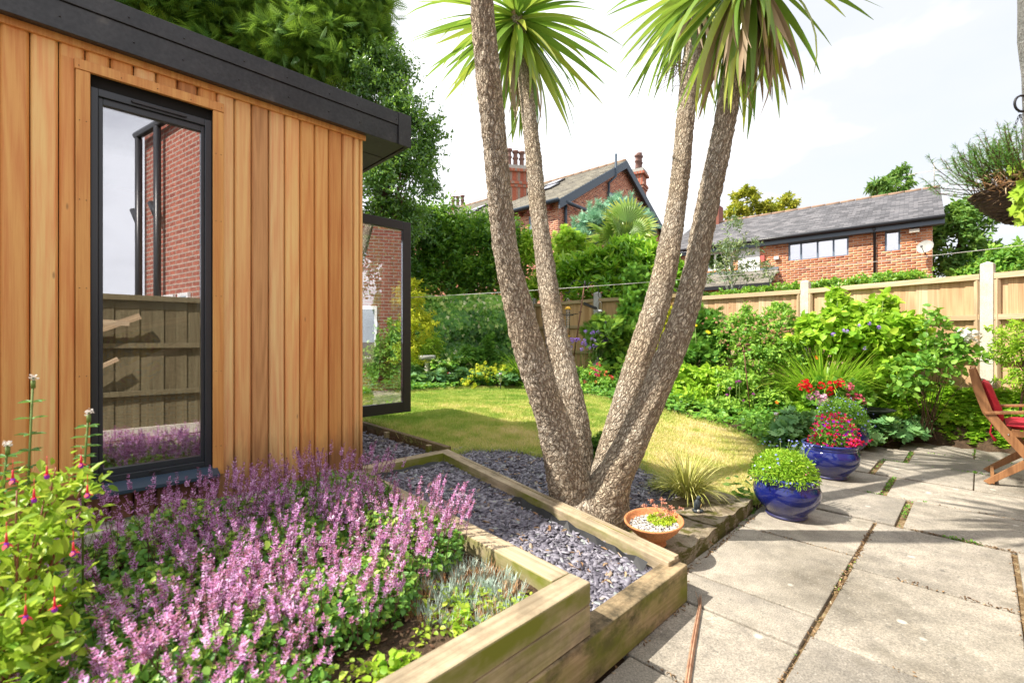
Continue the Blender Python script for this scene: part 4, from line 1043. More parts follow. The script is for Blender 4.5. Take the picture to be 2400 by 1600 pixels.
b = MB(); c4 = [eo, eo + D1 * (L1 + .5), eo + D1 * (L1 + .5) + N1 * 3.45 + Z * 1.66, eo + N1 * 3.45 + Z * 1.66]; c5 = [eo + N1 * 6.9, eo + D1 * (L1 + .5) + N1 * 6.9]
b.add(c4 + c5 + [q - Z * .06 for q in c4 + c5], [(0, 1, 2, 3), (3, 2, 5, 4), (6, 9, 8, 7), (9, 10, 11, 8), (0, 3, 9, 6), (3, 4, 10, 9), (1, 7, 8, 2), (2, 8, 11, 5), (0, 6, 7, 1)])
b.obj('roof', M['slates'], rh_)
b = MB(); b.add([O + N1 * .02 + Z * 4.5, O + N1 * 6.2 + Z * 4.5, O + N1 * 3.17 + Z * 6.1, O + N1 * .02 + Z * 4.5 + D1 * .2, O + N1 * 6.2 + Z * 4.5 + D1 * .2, O + N1 * 3.17 + Z * 6.1 + D1 * .2], [(0, 2, 1), (3, 4, 5), (0, 1, 4, 3), (0, 3, 5, 2), (1, 2, 5, 4)]); b.obj('gable', M['brick_far'], rh_)
M['ridge'] = mottled('ridge_tiles', [(.3, (.28, .17, .11)), (.7, (.36, .25, .18))], 10, .9, .2, .01)
b = MB(); r0 = eo + N1 * 3.45 + Z * 1.68
for k in range(int((L1 + .5) / .45)): b.tube([r0 + D1 * (.45 * k + .01), r0 + D1 * (.45 * k + .44)], .055, 8)
b.obj('ridge_tiles', M['ridge'], rh_)
M['gutter'] = plain('black_gutter', (.018, .018, .022), .35); M['fascia_grey'] = plain('grey_fascia', (.10, .13, .17), .5)
b = MB(); b.tube([eo + Z * .0 - N1 * .04, eo + D1 * (L1 + .5) - N1 * .04], .055, 8); b.obj('gutter', M['gutter'], rh_)
b = MB(); b.box(O - N1 * .13 + D1 * (L1 / 2) + Z * 4.46, D1 * (L1 / 2 + .25), N1 * .11, Z * .06); b.obj('eaves_board', M['fascia_grey'], rh_)
M['blue_frame'] = plain('slate_blue_frame', (.13, .18, .25), .5); M['curtain'] = plain('pale_blind', (.72, .78, .82), .8); M['dark_room'] = plain('dark_room', (.05, .06, .07), .7)
def window(parent, O, d, n, h, panes, frm, inset=.05, back=None, fw=.045):
    t0, t1, z0, z1 = h; b = MB(); c = lambda t, z, q: O + d * t + n * q + Z * z
    for (a, b_, e, f) in ((t0, t1, z0, z0 + fw), (t0, t1, z1 - fw, z1), (t0, t0 + fw, z0 + fw, z1 - fw), (t1 - fw, t1, z0 + fw, z1 - fw)):
        b.box(c((a + b_) / 2, (e + f) / 2, inset), d * (b_ - a) / 2, n * .03, Z * (f - e) / 2)
    for m in panes[1:-1]:
        t = t0 + (t1 - t0) * m; b.box(c(t, (z0 + z1) / 2, inset), d * fw * .5, n * .028, Z * (z1 - z0 - 2 * fw) / 2)
    w_ = b.obj('window', frm, parent)
    for k, (m0, m1) in enumerate(zip(panes[:-1], panes[1:])):
        p = MB(); ta, tb = t0 + (t1 - t0) * m0 + fw * .5, t0 + (t1 - t0) * m1 - fw * .5
        p.box(c((ta + tb) / 2, (z0 + z1) / 2, inset + .01), d * (tb - ta) / 2, n * .004, Z * ((z1 - z0) / 2 - fw)); p.obj('pane', M['glass_far'], w_)
        if back:
            p = MB(); p.box(c((ta + tb) / 2, (z0 + z1) / 2, inset + .12), d * (tb - ta) / 2, n * .004, Z * (z1 - z0) / 2); p.obj('blind', back[k % len(back)], w_)
    return w_
window(rh_, O, D1, N1, h1, [0, .24, .5, .78, 1], M['blue_frame'], back=[M['curtain'], M['curtain'], M['curtain'], M['curtain']])
window(rh_, O, D1, N1, h2, [0, 1], M['blue_frame'], back=[M['curtain']])
window(rh_, O, D1, N1, h3, [0, .5, 1], M['white'], back=[M['dark_room']])  # dark sheet behind these panes, painted as the unlit room
t_, z_ = wpt(2050, 538, O, D1, N1)
b = MB(); b.tube([O + D1 * t_ - N1 * .30 + Z * 4.5, O + D1 * t_ - N1 * .06 + Z * 4.3, O + D1 * t_ - N1 * .06 + Z * 1.], .035, 8); b.obj('downpipe', M['gutter'], rh_)
t_, z_ = wpt(1788, 607, O, D1, N1); b = MB(); b.box(O + D1 * t_ - N1 * .05 + Z * z_, D1 * .06, N1 * .03, Z * .11); b.obj('alarm_box', plain('alarm_red', (.6, .12, .1), .5), rh_)
t_, z_ = wpt(1821, 605, O, D1, N1); b = MB(); b.box(O + D1 * t_ - N1 * .07 + Z * z_, D1 * .07, N1 * .05, Z * .05); b.obj('flood_light', M['white'], rh_)
t_, z_ = wpt(2143, 543, O, D1, N1); b = MB(); b.box(O + D1 * t_ - N1 * .10 + Z * z_, D1 * .11, N1 * .08, Z * .045); b.tube([O + D1 * (t_ - .05) - N1 * .03 + Z * (z_ - .05), O + D1 * (t_ - .05) + Z * (z_ - .10)], .02, 6); b.obj('flood_light', M['concrete'], rh_)
t_, z_ = wpt(1755, 612, O, D1, N1); b = MB(); b.box(O + D1 * t_ - N1 * .02 + Z * (z_ + .02), D1 * .35, N1 * .012, Z * .5); b.obj('render_panel', M['white'], rh_)
# satellite dish
t_, z_ = wpt(2168, 583, O, D1, N1); cdish = O + D1 * t_ - N1 * .35 + Z * z_
ax = nrm(A3([-.85, -.45, .35])); x_ = nrm(np.cross(ax, Z)); y_ = np.cross(x_, ax); Rm = np.stack([x_, y_, ax], 1)
b = MB(); b.lathe(cdish, [(r, .05 * (r / .19) ** 2 - .03) for r in np.linspace(.005, .19, 8)] + [(.193, .025)] + [(r, .05 * (r / .19) ** 2 - .04) for r in np.linspace(.19, .005, 8)], 24, True, Rm)
dish = b.obj('satellite_dish', M['concrete_dark'], rh_)
b = MB(); b.tube([cdish - ax * .05, O + D1 * t_ + Z * (z_ - .15)], .02, 6); b.tube([cdish - y_ * .18, cdish + ax * .22 - y_ * .08], .008, 5); b.box(cdish + ax * .22 - y_ * .08, x_ * .02, y_ * .02, ax * .03); b.obj('dish_arm', M['gutter'], dish)
# porch roof
ta, za = wpt(1825, 625, O, D1, N1); tb, zb = wpt(1640, 640, O, D1, N1)
po = O + D1 * (ta) - N1 * 1.0 + Z * (za - .62)
slates(po, D1, N1 * 1.0 + Z * .55, tb - ta + .8, 1.14, rg, M['slates_old'], rh_, .2, .11, 'porch_tiles')
b = MB(); b.box(po + D1 * (tb - ta + .8) / 2 + N1 * .0 - Z * .06, D1 * (tb - ta + .8) / 2, N1 * .04, Z * .06); b.obj('porch_gutter', M['gutter'], rh_)
b = MB(); b.box(po + D1 * (tb - ta + .8) / 2 + N1 * .45 - Z * 1.2, D1 * (tb - ta + .7) / 2, N1 * .3, Z * 1.08); b.obj('porch_wall', M['bricks'], rh_)
b = MB(); b.box(po + N1 * 1.0 + D1 * (tb - ta) / 2 + Z * .57, D1 * (tb - ta) / 2, N1 * .03, Z * .05); b.obj('porch_flashing', M['lead'], rh_)
cc = O + D1 * (L1 - .6) + N1 * 3.2 + Z * 6.2; b = MB(); b.box(cc, D1 * .35, N1 * .3, Z * .75); b.obj('chimney', M['bricks_old'], rh_)
# tv aerial
ap = eo + N1 * 3.3 + Z * 1.7 + D1 * .15; a_ = thing('tv_aerial', ap, 'thin tv aerial on the ridge end of the low orange brick house', 'aerial')
b = MB(); b.tube([ap, ap + Z * .75], .012, 6); b.obj('mast', M['concrete'], a_)
b = MB(); q0, q1 = ap + Z * .72 - D1 * .45, ap + Z * .72 + D1 * .5; q0 = P(2236, 392, float(ap[1]) - .3); q1 = P(2130, 410, float(ap[1]) + .3); b.tube([q0, q1], .009, 5)
for k in range(9):
    q = q0 + (q1 - q0) * k / 8; b.tube([q - Z * .06 - N1 * .08, q + Z * .06 + N1 * .08], .005, 4)
b.obj('boom', M['concrete'], a_)

# left house: tall red brick villa with gable
O2 = A3([1.70, 17., 0.]); EV, L2, AP = 6.38, 10.5, 9.05
vh = thing('brick_villa', O2 + D1 * 4 + A3([0, 0, .4]), 'tall red brick villa with gable and chimney pots seen between the trunks', 'house', 'neighbouring brick houses')
Zt = lambda t: EV + (AP - EV) * (1 - abs(t - 4.8) / 4.8)
b = MB()
b.box(O2 + D1 * L2 / 2 + N1 * 4.8 + Z * (EV / 2 + .1), D1 * (L2 / 2), N1 * 4.8, Z * (EV / 2 - .1))
b.add([O2 + Z * EV, O2 + N1 * 9.6 + Z * EV, O2 + N1 * 4.8 + Z * AP, O2 + Z * EV + D1 * .3, O2 + N1 * 9.6 + Z * EV + D1 * .3, O2 + N1 * 4.8 + Z * AP + D1 * .3], [(0, 2, 1), (3, 4, 5), (0, 1, 4, 3), (0, 3, 5, 2), (1, 2, 5, 4)])
b.obj('wall', M['mortar'], vh)
def whole(x, y0, y1, wpx, o, d, n):
    ta, za = wpt(x - wpx / 2, y0, o, d, n); tb, zb = wpt(x + wpx / 2, y1, o, d, n); return [min(ta, tb), max(ta, tb), min(za, zb), max(za, zb)]
hg1 = whole(1435, 447, 492, 24, O2, N1, D1); hg2 = whole(1470, 462, 500, 26, O2, N1, D1)
hs1 = whole(1247, 508, 575, 14, O2, D1, N1)
bricks(O2, D1, N1, 0, L2, 2.4, EV, [hs1], rg, M['bricks_old'], vh)
bricks(O2, N1, D1, 0, 9.6, 2.4, AP, [hg1, hg2], rg, M['bricks_old'], vh, Zt)
def flat_win(o, d, n, h, frm, parent):
    t0, t1, z0, z1 = h; b = MB(); c = lambda t, z: o + d * t - n * .002 + Z * z; fw = .06
    for (a, e, f, g) in ((t0, t1, z0, z0 + fw), (t0, t1, z1 - fw, z1), (t0, t0 + fw, z0 + fw, z1 - fw), (t1 - fw, t1, z0 + fw, z1 - fw), (t0 + fw, t1 - fw, (z0 + z1) / 2 - .03, (z0 + z1) / 2 + .03)):
        b.box(c((a + e) / 2, (f + g) / 2), d * (e - a) / 2, n * .006, Z * (g - f) / 2)
    w_ = b.obj('window', frm, parent); p = MB(); p.box(c((t0 + t1) / 2, (z0 + z1) / 2), d * (t1 - t0 - 2 * fw) / 2, n * .002, Z * (z1 - z0 - 2 * fw) / 2); p.obj('pane', M['sky_glass'], w_)
M['sky_glass'] = plain('dark_glass', (.25, .30, .34), .05, 0, .9)
flat_win(O2, N1, D1, hg1, M['blue_frame'], vh); flat_win(O2, N1, D1, hg2, M['blue_frame'], vh); flat_win(O2, D1, N1, hs1, M['blue_frame'], vh)
e2 = O2 - N1 * .3 - D1 * .25 + Z * (EV - .12); sv = N1 * 5.1 + Z * (AP - EV + .22)
slates(e2, D1, sv, L2 + .5, np.linalg.norm(sv), rg, M['slates_old'], vh, .3, .2)
b = MB(); c4 = [e2, e2 + D1 * (L2 + .5), e2 + D1 * (L2 + .5) + sv, e2 + sv]; c5 = [e2 + N1 * 10.2, e2 + D1 * (L2 + .5) + N1 * 10.2]
b.add(c4 + c5 + [q - Z * .08 for q in c4 + c5], [(0, 1, 2, 3), (3, 2, 5, 4), (6, 9, 8, 7), (9, 10, 11, 8), (0, 3, 9, 6), (3, 4, 10, 9), (1, 7, 8, 2), (2, 8, 11, 5), (0, 6, 7, 1)]); b.obj('roof', M['slates_old'], vh)
b = MB(); r0 = e2 + sv + Z * .03
for k in range(int((L2 + .5) / .45)): b.tube([r0 + D1 * (.45 * k + .01), r0 + D1 * (.45 * k + .44)], .08, 8)
b.obj('ridge_tiles', M['ridge'], vh)
M['barge'] = plain('blue_black_barge_board', (.045, .07, .10), .5)
for sg in (0, 1):
    a0 = e2 + (N1 * 10.2 if sg else 0) - D1 * .02; a1 = e2 + sv - D1 * .02
    b = MB(); b.bar(a0 - Z * .16, a1 - Z * .16, Z * .17, .03); b.obj('barge_board', M['barge'], vh)
b = MB(); b.tube([e2 - N1 * .05, e2 + D1 * (L2 + .5) - N1 * .05], .07, 8); b.obj('gutter', M['barge'], vh)
b = MB(); b.tube([O2 - D1 * .25 + N1 * .1 + Z * (EV - .1), O2 - D1 * .25 + N1 * 2.6 + Z * (EV - .12)], .07, 8); b.obj('gutter', M['barge'], vh)
b = MB(); c0 = O2 - D1 * .1 + N1 * .35; b.tube([c0 + Z * (EV - .15), c0 + Z * (EV - .5), c0 + Z * 2], .06, 8); b.obj('downpipe', M['barge'], vh)
tp, zp = wpt(1422, 430, O2, N1, D1); b = MB(); c0 = O2 - D1 * .1 + N1 * tp; b.tube([c0 + Z * 4, c0 + Z * zp, c0 + N1 * .25 - D1 * .2 + Z * (zp + .3), c0 + N1 * .25 - D1 * .2 + Z * (zp + 1.25)], .055, 8); b.obj('soil_pipe', M['barge'], vh)
b = MB(); 
for k in range(22): b.box(O2 - N1 * .1 + D1 * (.3 + k * .48) + Z * (EV - .26), D1 * .05, N1 * .12, Z * .07)
b.obj('eaves_brackets', M['bricks_old'], vh, kind='stuff')
for px0, py0 in ((1300, 432), (1287, 443), (1120, 492), (1098, 505)):
    r = A3([(px0 - 1200) / F, 1., -(py0 - 800) / F]); nn_ = nrm(np.cross(D1, sv)); k = np.dot(e2 - A3([0, 0, H]), nn_) / np.dot(r, nn_); q = A3([0, 0, H]) + r * k; sn = nrm(sv); nn_ = nn_ if nn_[2] > 0 else -nn_
    b = MB(); b.box(q + nn_ * .05, D1 * .35, sn * .45, nn_ * .05); wv = b.obj('roof_window', M['gutter'], vh); b = MB(); b.box(q + nn_ * .105, D1 * .27, sn * .37, nn_ * .005); b.obj('pane', M['glass_far'], wv)
M['pot'] = mottled('chimney_pot', [(.3, (.13, .07, .06)), (.7, (.24, .13, .10))], 9, .8, .2, .01)
def chimney(c, wd, dp, z0, z1, npot, parent, along, across, potz=.75):
    b = MB(); zc = (z0 + z1) / 2; b.box(c + Z * zc, along * wd / 2, across * dp / 2, Z * (z1 - z0) / 2)
    for k, (e, zz_) in enumerate(((.05, z1 - .75), (.09, z1 - .62), (.12, z1 - .05))): b.box(c + Z * zz_, along * (wd / 2 + e), across * (dp / 2 + e), Z * .06)
    o = b.obj('chimney', M['bricks_old2'], parent)
    b = MB(); b.box(c + Z * (z1 + .10), along * (wd / 2 + .05), across * (dp / 2 + .05), Z * .09); b.obj('capping', M['concrete_dark'], o)
    for k in range(npot):
        q = c + along * wd * ((k + .5) / npot - .5) * .95; hz = potz * random.uniform(.85, 1.15)
        p = MB(); p.lathe(q + Z * (z1 + .18), [(.001, 0), (.15, 0), (.11, .1), (.10, hz * .5), (.14, hz * .55), (.14, hz * .6), (.10, hz * .66), (.10, hz * .85), (.15, hz * .9), (.15, hz), (.09, hz), (.09, hz - .1)], 14); p.obj('pot', M['pot'], o)
M['bricks_old2'] = brick_mat('chimney_brick', 1, (.45, .14, .075), (.34, .09, .05), (.30, .22, .17), 'Object')
def onray(px, D): return A3([(px - 1200) / F * D, D, 0])
c0 = onray(1208, 21.5); chimney(c0, .95, .75, 6.3, 1.15 + (800 - 404) / F * 21.5, 3, vh, nrm(A3([1., .2, 0])), nrm(A3([-.2, 1., 0])), .8)
c0 = onray(1497, 24.); chimney(c0, .8, .6, 6.3, 1.15 + (800 - 410) / F * 24., 4, vh, nrm(A3([.5, .85, 0])), nrm(A3([-.85, .5, 0])), .85)
# another roof's chimney far left
c0 = onray(1073, 30.); fh = thing('far_chimney', c0, 'distant chimney with three pots rising over the hedge at left', 'chimney')
chimney(c0, .95, .8, 1., 1.15 + (800 - 492) / F * 30., 3, fh, A3([1., .1, 0]), A3([-.1, 1., 0]), .7)

# the garden's own house, to the right and behind: it shows in the garden room's glass
M['brick_own'] = brick_mat('own_house_brick', 1, (.42, .13, .085), (.30, .085, .06), (.42, .33, .27))
def wallq(b, a, e, z0, z1, thk=.2):
    a = A3([*a, 0.]); e = A3([*e, 0.]); d = nrm(e - a); n = A3([-d[1], d[0], 0])
    return a, d, n, np.linalg.norm(e - a)
oh = thing('own_house', (5, 0, 0), 'red brick house beside the patio, mirrored in the glass of the garden room', 'house')
def uvwall(name, pts, z0, z1, mat, parent):
    vs = []; fs = []; uv = []; s = 0
    for i, p in enumerate(pts):
        if i: s += math.dist(p, pts[i - 1])
        vs += [(p[0], p[1], z0), (p[0], p[1], z1)]; uv += [(s, z0), (s, z1)]
    for i in range(len(pts) - 1): fs.append((2 * i, 2 * i + 2, 2 * i + 3, 2 * i + 1))
    return link(name, mesh_np(name, vs, fs, uv=uv), parent, True, mat)
HP = [(6.8, -3.6), (3.74, -2.35), (2.45, -.30), (4.6, .35), (5.6, 3.9), (8.6, 3.2), (8.6, -3.6), (6.8, -3.6)]
uvwall('wall', HP, -.05, 4.6, M['brick_own'], oh)
b = MB(); b.add([(x, y, 4.6) for x, y in HP[:-1]] + [(6.2, -.8, 6.6)], [(i, (i + 1) % 7, 7) for i in range(7)]); b.obj('roof', M['slates'], oh)
b = MB(); b.tube([(3.66, -2.42, 4.55), (2.36, -.28, 4.55), (4.5, .45, 4.55)], .06, 8); b.obj('gutter', M['gutter'], oh)
for q in ((3.62, -2.35), (3.22, -1.72)):
    b = MB(); b.tube([(q[0], q[1], 4.5), (q[0], q[1], 0)], .05, 8); b.tube([(q[0], q[1], 3.1), (q[0] + .15, q[1] - .22, 3.35)], .05, 8); b.obj('downpipe', M['gutter'], oh)
dW = nrm(A3([2.45 - 3.74, -.30 + 2.35, 0])); nW = A3([-dW[1], dW[0], 0]) * 1; nW = -nW if nW[0] > 0 else nW
for t0 in (1.05, 1.55):
    c_ = A3([3.74, -2.35, 1.55]) + dW * t0 + nW * .03; b = MB(); b.box(c_, dW * .17, nW * .02, Z * .32); wv = b.obj('window', M['white'], oh); b = MB(); b.box(c_ + nW * .022, dW * .12, nW * .003, Z * .27); b.obj('pane', M['sky_glass'], wv)
dW = nrm(A3([1.0, 3.55, 0])); nW = A3([-dW[1], dW[0], 0])
c_ = A3([4.6, .35, 1.35]) + dW * 1.9 + nW * .03; b = MB(); b.box(c_ - dW * .5, dW * .60, nW * .02, Z * .62); wv = b.obj('window', M['white'], oh)
for k in (-1, 1): b = MB(); b.box(c_ - dW * .5 + nW * .022 + dW * .29 * k, dW * .25, nW * .003, Z * .54); b.obj('pane', M['dark_room'], wv)
# fence at the camera's back, mirrored too
M['fence_wood_old'] = wood_mat('fence_board_old', [(0, (.15, .13, .075)), (.6, (.19, .16, .09)), (1, (.12, .10, .055))], rough=.9, gscale=.8)
fence_run('old dull board fence behind the patio, mirrored in the tall window', [(2.22, .12), (1.02, -1.32), (-.18, -2.76), (-1.38, -4.2)], .0, 1.70, M['fence_wood_old'], M['fence_wood_old'], M['concrete_dark'], None, M['concrete'], rg)

# ------------------------------------------------------------------ the cordyline
cord = thing('cordyline_tree', GH(1385, 1215), 'four-stemmed palm-like tree with corky bark and strap leaf crowns in the slate bed', 'tree')
def trunk(pts, seed, name='trunk', n=72, flare=True, step=.014, amp=.0065):
    ctr = A3([P(a, b, d) for a, b, w_, d in pts]); rad = A3([w_ / 2 / F * d for a, b, w_, d in pts])
    seg = np.r_[0, np.cumsum(np.linalg.norm(np.diff(ctr, axis=0), axis=1))]; m = int(seg[-1] / step)
    def sm(col):
        q = np.interp(np.linspace(0, seg[-1], m), seg, col); k = max(3, m // 22) | 1; pad = np.r_[np.full(k // 2, q[0]), q, np.full(k // 2, q[-1])]
        return np.convolve(pad, np.ones(k) / k, 'valid')
    c = np.stack([sm(ctr[:, i]) for i in range(3)], 1); c[0] = ctr[0]; r = sm(rad); s = np.linspace(0, seg[-1], m)
    a = np.linspace(0, 2 * PI, n + 1) + PI / 2
    d = nrm(np.gradient(c, axis=0)); x = nrm(np.cross(d, A3([0, 1., 0]))); x = -x; y = nrm(np.cross(d, x))
    Uc = (a - PI / 2)[None] / (2 * PI) * 2 * PI * r.mean() + 0 * s[:, None]; Vc = s[:, None] + 0 * a[None]
    th_ = a[None] + 0 * s[:, None]
    g = lambda f1, f2, sd: vnoise(np.cos(th_) * f1 + 7, np.sin(th_) * f1 + Vc * f2, 1., sd) - .5
    rr = r[:, None] * (1 + .16 * g(1.2, 2.6, seed) + .07 * g(2.5, 11, seed + 1)) + amp * 2 * (np.abs(vnoise(Uc, Vc, 42., seed + 2) - .5)) + amp * (vnoise(Uc, Vc, 90., seed + 3) - .5)
    rr[:, -1] = rr[:, 0]
    v = c[:, None] + rr[..., None] * (np.cos(a)[None, :, None] * x[:, None] + np.sin(a)[None, :, None] * y[:, None])
    k = n + 1; i0 = (np.arange(m - 1)[:, None] * k + np.arange(n)[None]).ravel()
    f = np.stack([i0, i0 + k, i0 + k + 1, i0 + 1], 1)
    me = mesh_np(name, v.reshape(-1, 3), f, uv=np.stack([Uc + seed * .37, Vc + seed * .71], -1).reshape(-1, 2), smooth=True)
    return link(name, me, cord, True, M['bark']), c
TA = [(1352, 1215, 122, 2.76), (1340, 1160, 104, 2.74), (1324, 1100, 86, 2.70), (1301, 1000, 80, 2.64), (1266, 900, 72, 2.58), (1233, 800, 68, 2.53), (1211, 700, 61, 2.48), (1186, 600, 57, 2.43), (1166, 400, 54, 2.32), (1146, 204, 56, 2.22), (1130, 0, 51, 2.13), (1121, -150, 46, 2.07), (1112, -360, 42, 2.0), (1103, -700, 40, 1.96), (1098, -1100, 38, 1.93), (1094, -1350, 36, 1.91)]
TB = [(1378, 1190, 84, 2.88), (1358, 1096, 64, 2.92), (1350, 1004, 62, 2.95), (1330, 902, 58, 3.0), (1306, 800, 53, 3.1), (1291, 714, 46, 3.2), (1276, 612, 41, 3.3), (1263, 510, 37, 3.4), (1254, 408, 35, 3.5), (1243, 306, 33, 3.6), (1232, 204, 31, 3.7), (1218, 102, 29, 3.8), (1212, 40, 28, 3.85)]
TC = [(1400, 1190, 66, 2.8), (1421, 1096, 60, 2.85), (1450, 1004, 62, 2.9), (1481, 902, 63, 2.95), (1511, 800, 60, 3.0), (1540, 714, 56, 3.05), (1563, 612, 50, 3.1), (1581, 510, 44, 3.17), (1594, 408, 41, 3.25), (1603, 306, 38, 3.32), (1613, 204, 38, 3.4), (1625, 102, 35, 3.47), (1636, 0, 33, 3.5)]
TD = [(1408, 1215, 120, 2.72), (1422, 1160, 98, 2.70), (1442, 1106, 78, 2.67), (1472, 1052, 72, 2.64), (1495, 1004, 66, 2.61), (1542, 902, 60, 2.55), (1582, 800, 59, 2.50), (1609, 714, 56, 2.46), (1633, 612, 51, 2.42), (1652, 510, 47, 2.38), (1673, 408, 47, 2.34), (1693, 306, 45, 2.30), (1713, 204, 44, 2.27), (1738, 102, 40, 2.25), (1756, -10, 38, 2.24)]
tops = []
for i, tp in enumerate((TA, TB, TC, TD)): o, c = trunk(tp, 10 + i * 5); tops.append(c[-1])
trunk([(1378, 1240, 196, 2.80), (1380, 1200, 186, 2.80), (1382, 1160, 160, 2.80), (1384, 1125, 112, 2.80), (1384, 1112, 60, 2.80)], 60, 'root_flare', 96)

def strap(l, wd, droop, seed, twist=.3):
    g = np.random.default_rng(seed); seg = 8; vs = []; p = A3([0, 0, 0.]); an = 0.
    for i in range(seg + 1):
        t = i / seg; w_ = wd / 2 * (.55 + .45 * min(1, t * 5)) * (1 - max(0, t - .45) / .55) ** .8 + .0012
        fo = w_ * .45 * (1 - t * .6); vs += [p + A3([-w_, 0, fo]), p, p + A3([w_, 0, fo])]
        an -= droop / seg * (.4 + 1.2 * t); p = p + A3([g.normal(0, .002), math.cos(an), math.sin(an)]) * l / seg
    fs = [q for i in range(seg) for q in ((3 * i, 3 * i + 1, 3 * i + 4, 3 * i + 3), (3 * i + 1, 3 * i + 2, 3 * i + 5, 3 * i + 4))]
    return vs, fs
def strap_mesh(l, wd, droop, seed, mat, tint):
    v, f = strap(l, wd, droop, seed); me = mesh_np('leaf', v, f, np.clip(np.linspace(tint - .1, tint + .1, len(v)), 0, 1)); me.materials.append(mat); return me
GR = [strap_mesh(.80, .048, dr, k, L['cord'], t) for k, (dr, t) in enumerate([(.25, .3), (.45, .45), (.6, .6), (.35, .8), (.9, .5), (.2, .95), (.55, .35), (1.1, .85)])]
DD = [strap_mesh(.70, .042, dr, 20 + k, L['cord_dead'], t) for k, (dr, t) in enumerate([(.2, .3), (.5, .6), (.9, .8)])]
def crown(c, axis, nobj, nextra, seed, scale=1., dead=8, lo=-.97, hi=.95):
    g = np.random.default_rng(seed); axis = nrm(A3(axis))
    b = MB(); b.tube([c - axis * .05, c + axis * .10, c + axis * .22], [.055, .06, .02], 12); cr_ = b.obj('crown', L['cord_dead'], cord)
    ev, ef, et, kb = [], [], [], 0
    for k in range(nobj + nextra + dead):
        isd = k >= nobj + nextra; u_ = (lo + (hi - lo) * g.random() ** 1.5) if not isd else g.uniform(-1, -.86)
        az = g.uniform(0, 2 * PI); s_ = math.sqrt(max(0, 1 - u_ * u_)); d = A3([s_ * math.cos(az), s_ * math.sin(az), u_])
        o0 = c + axis * (.02 + .14 * (u_ + 1) / 2) + d * .03
        nu = A3([0, 0, 1.]) if abs(u_) < .9 else A3([math.cos(az), math.sin(az), 0]) * (1 if u_ < 0 else -1)
        Rm = frames(d[None], (nu + g.normal(0, .25, 3))[None])[0]
        sc_ = scale * g.uniform(.72, 1.08)
        if isd or k < nobj:
            me = DD[g.integers(3)] if isd else GR[g.integers(8)]
            o = bpy.data.objects.new('leaf', me); C.objects.link(o); o.parent = cr_; o.matrix_parent_inverse = cr_.matrix_parent_inverse.copy() if False else Matrix.Identity(4)
            o.matrix_parent_inverse = (Matrix.Translation(cord.location)).inverted() @ Matrix.Translation(cord.location)
            mw = Matrix.Translation(Vector(o0)) @ Matrix([list(r) for r in Rm]).to_4x4() @ Matrix.Scale(sc_, 4)
            l_, q_, s2 = mw.decompose(); o.location = l_; o.rotation_euler = q_.to_euler(); o.scale = s2
        else:
            v, f = strap(.78, .048, g.uniform(.1, .6), int(g.integers(1e6))); v = (A3(v) * sc_) @ Rm.T + o0
            ev.append(v); ef.append(A3(f, int) + kb); et += [np.clip(g.normal(.4, .2), 0, 1)] * len(v); kb += len(v)
    if ev: link('leaves', mesh_np('leaves', np.vstack(ev), np.vstack(ef), et), cr_, False, L['cord'], 'stuff').matrix_parent_inverse = Matrix.Identity(4)
    return cr_
crown(tops[1] - A3([0, 0, .06]), (-.05, .2, 1), 92, 24, 1, 1.22, 12)
crown(tops[2] + A3([0, 0, .05]), (.05, .1, 1), 72, 30, 2, 1.0, 20)
crown(tops[3] + A3([0, 0, .10]), (.05, .05, 1), 86, 40, 3, .88, 44)
crown(tops[0], (0, 0, 1), 0, 110, 4, .85, 0, -.45)
# dried flower stalks under the third crown
b = MB(); g = np.random.default_rng(3); p0 = P(1612, 150, 3.4)
for k in range(16):
    q = p0; pts = [q]; dr_ = A3([-.5 + g.normal(0, .3), g.normal(0, .3), -.5])
    for i in range(5): q = q + nrm(dr_ + g.normal(0, .5, 3)) * .06; pts.append(q)
    b.tube(pts, [.002] * 6, 4)
b.obj('dry_twigs', M['brown_stem'], cord)

# ------------------------------------------------------------------ planting in the raised bed
def z_bed(x, y): return .285 + .02 * np.sin(np.asarray(x) * 9) * np.sin(np.asarray(y) * 8)
BED = [UV(-3.1, 1.008), UV(1.18, 1.008), UV(1.275, 2.64), UV(-3.1, 2.64)]
sheet('bed_soil', BED, .05, z_bed, 0, M['soil'])
gd = np.random.default_rng(8); nC = 5200
cxy = A3([UV(gd.uniform(-1.5, 1.18), gd.uniform(1.01, 2.6)) for _ in range(nC)])
v, f, t = scat_arrays(T_CHIP, np.column_stack([cxy[:, :2], z_bed(cxy[:, 0], cxy[:, 1]) + .004]), nrm(gd.normal(size=(nC, 3)) * A3([1, 1, .3])), nrm(gd.normal(size=(nC, 3)) * .5 + Z), .012 * gd.uniform(.4, 1.6, nC), gd.random(nC))
M['crumbs'] = tinted('bark_mulch', [(0, (.04, .022, .012)), (.5, (.15, .08, .045)), (1, (.34, .22, .13))], .95, .3)
put(link('bark_mulch', mesh_np('bark_mulch', v, f, t), None, True, M['crumbs'], 'stuff'), 'loose brown mulch on the soil of the raised bed')

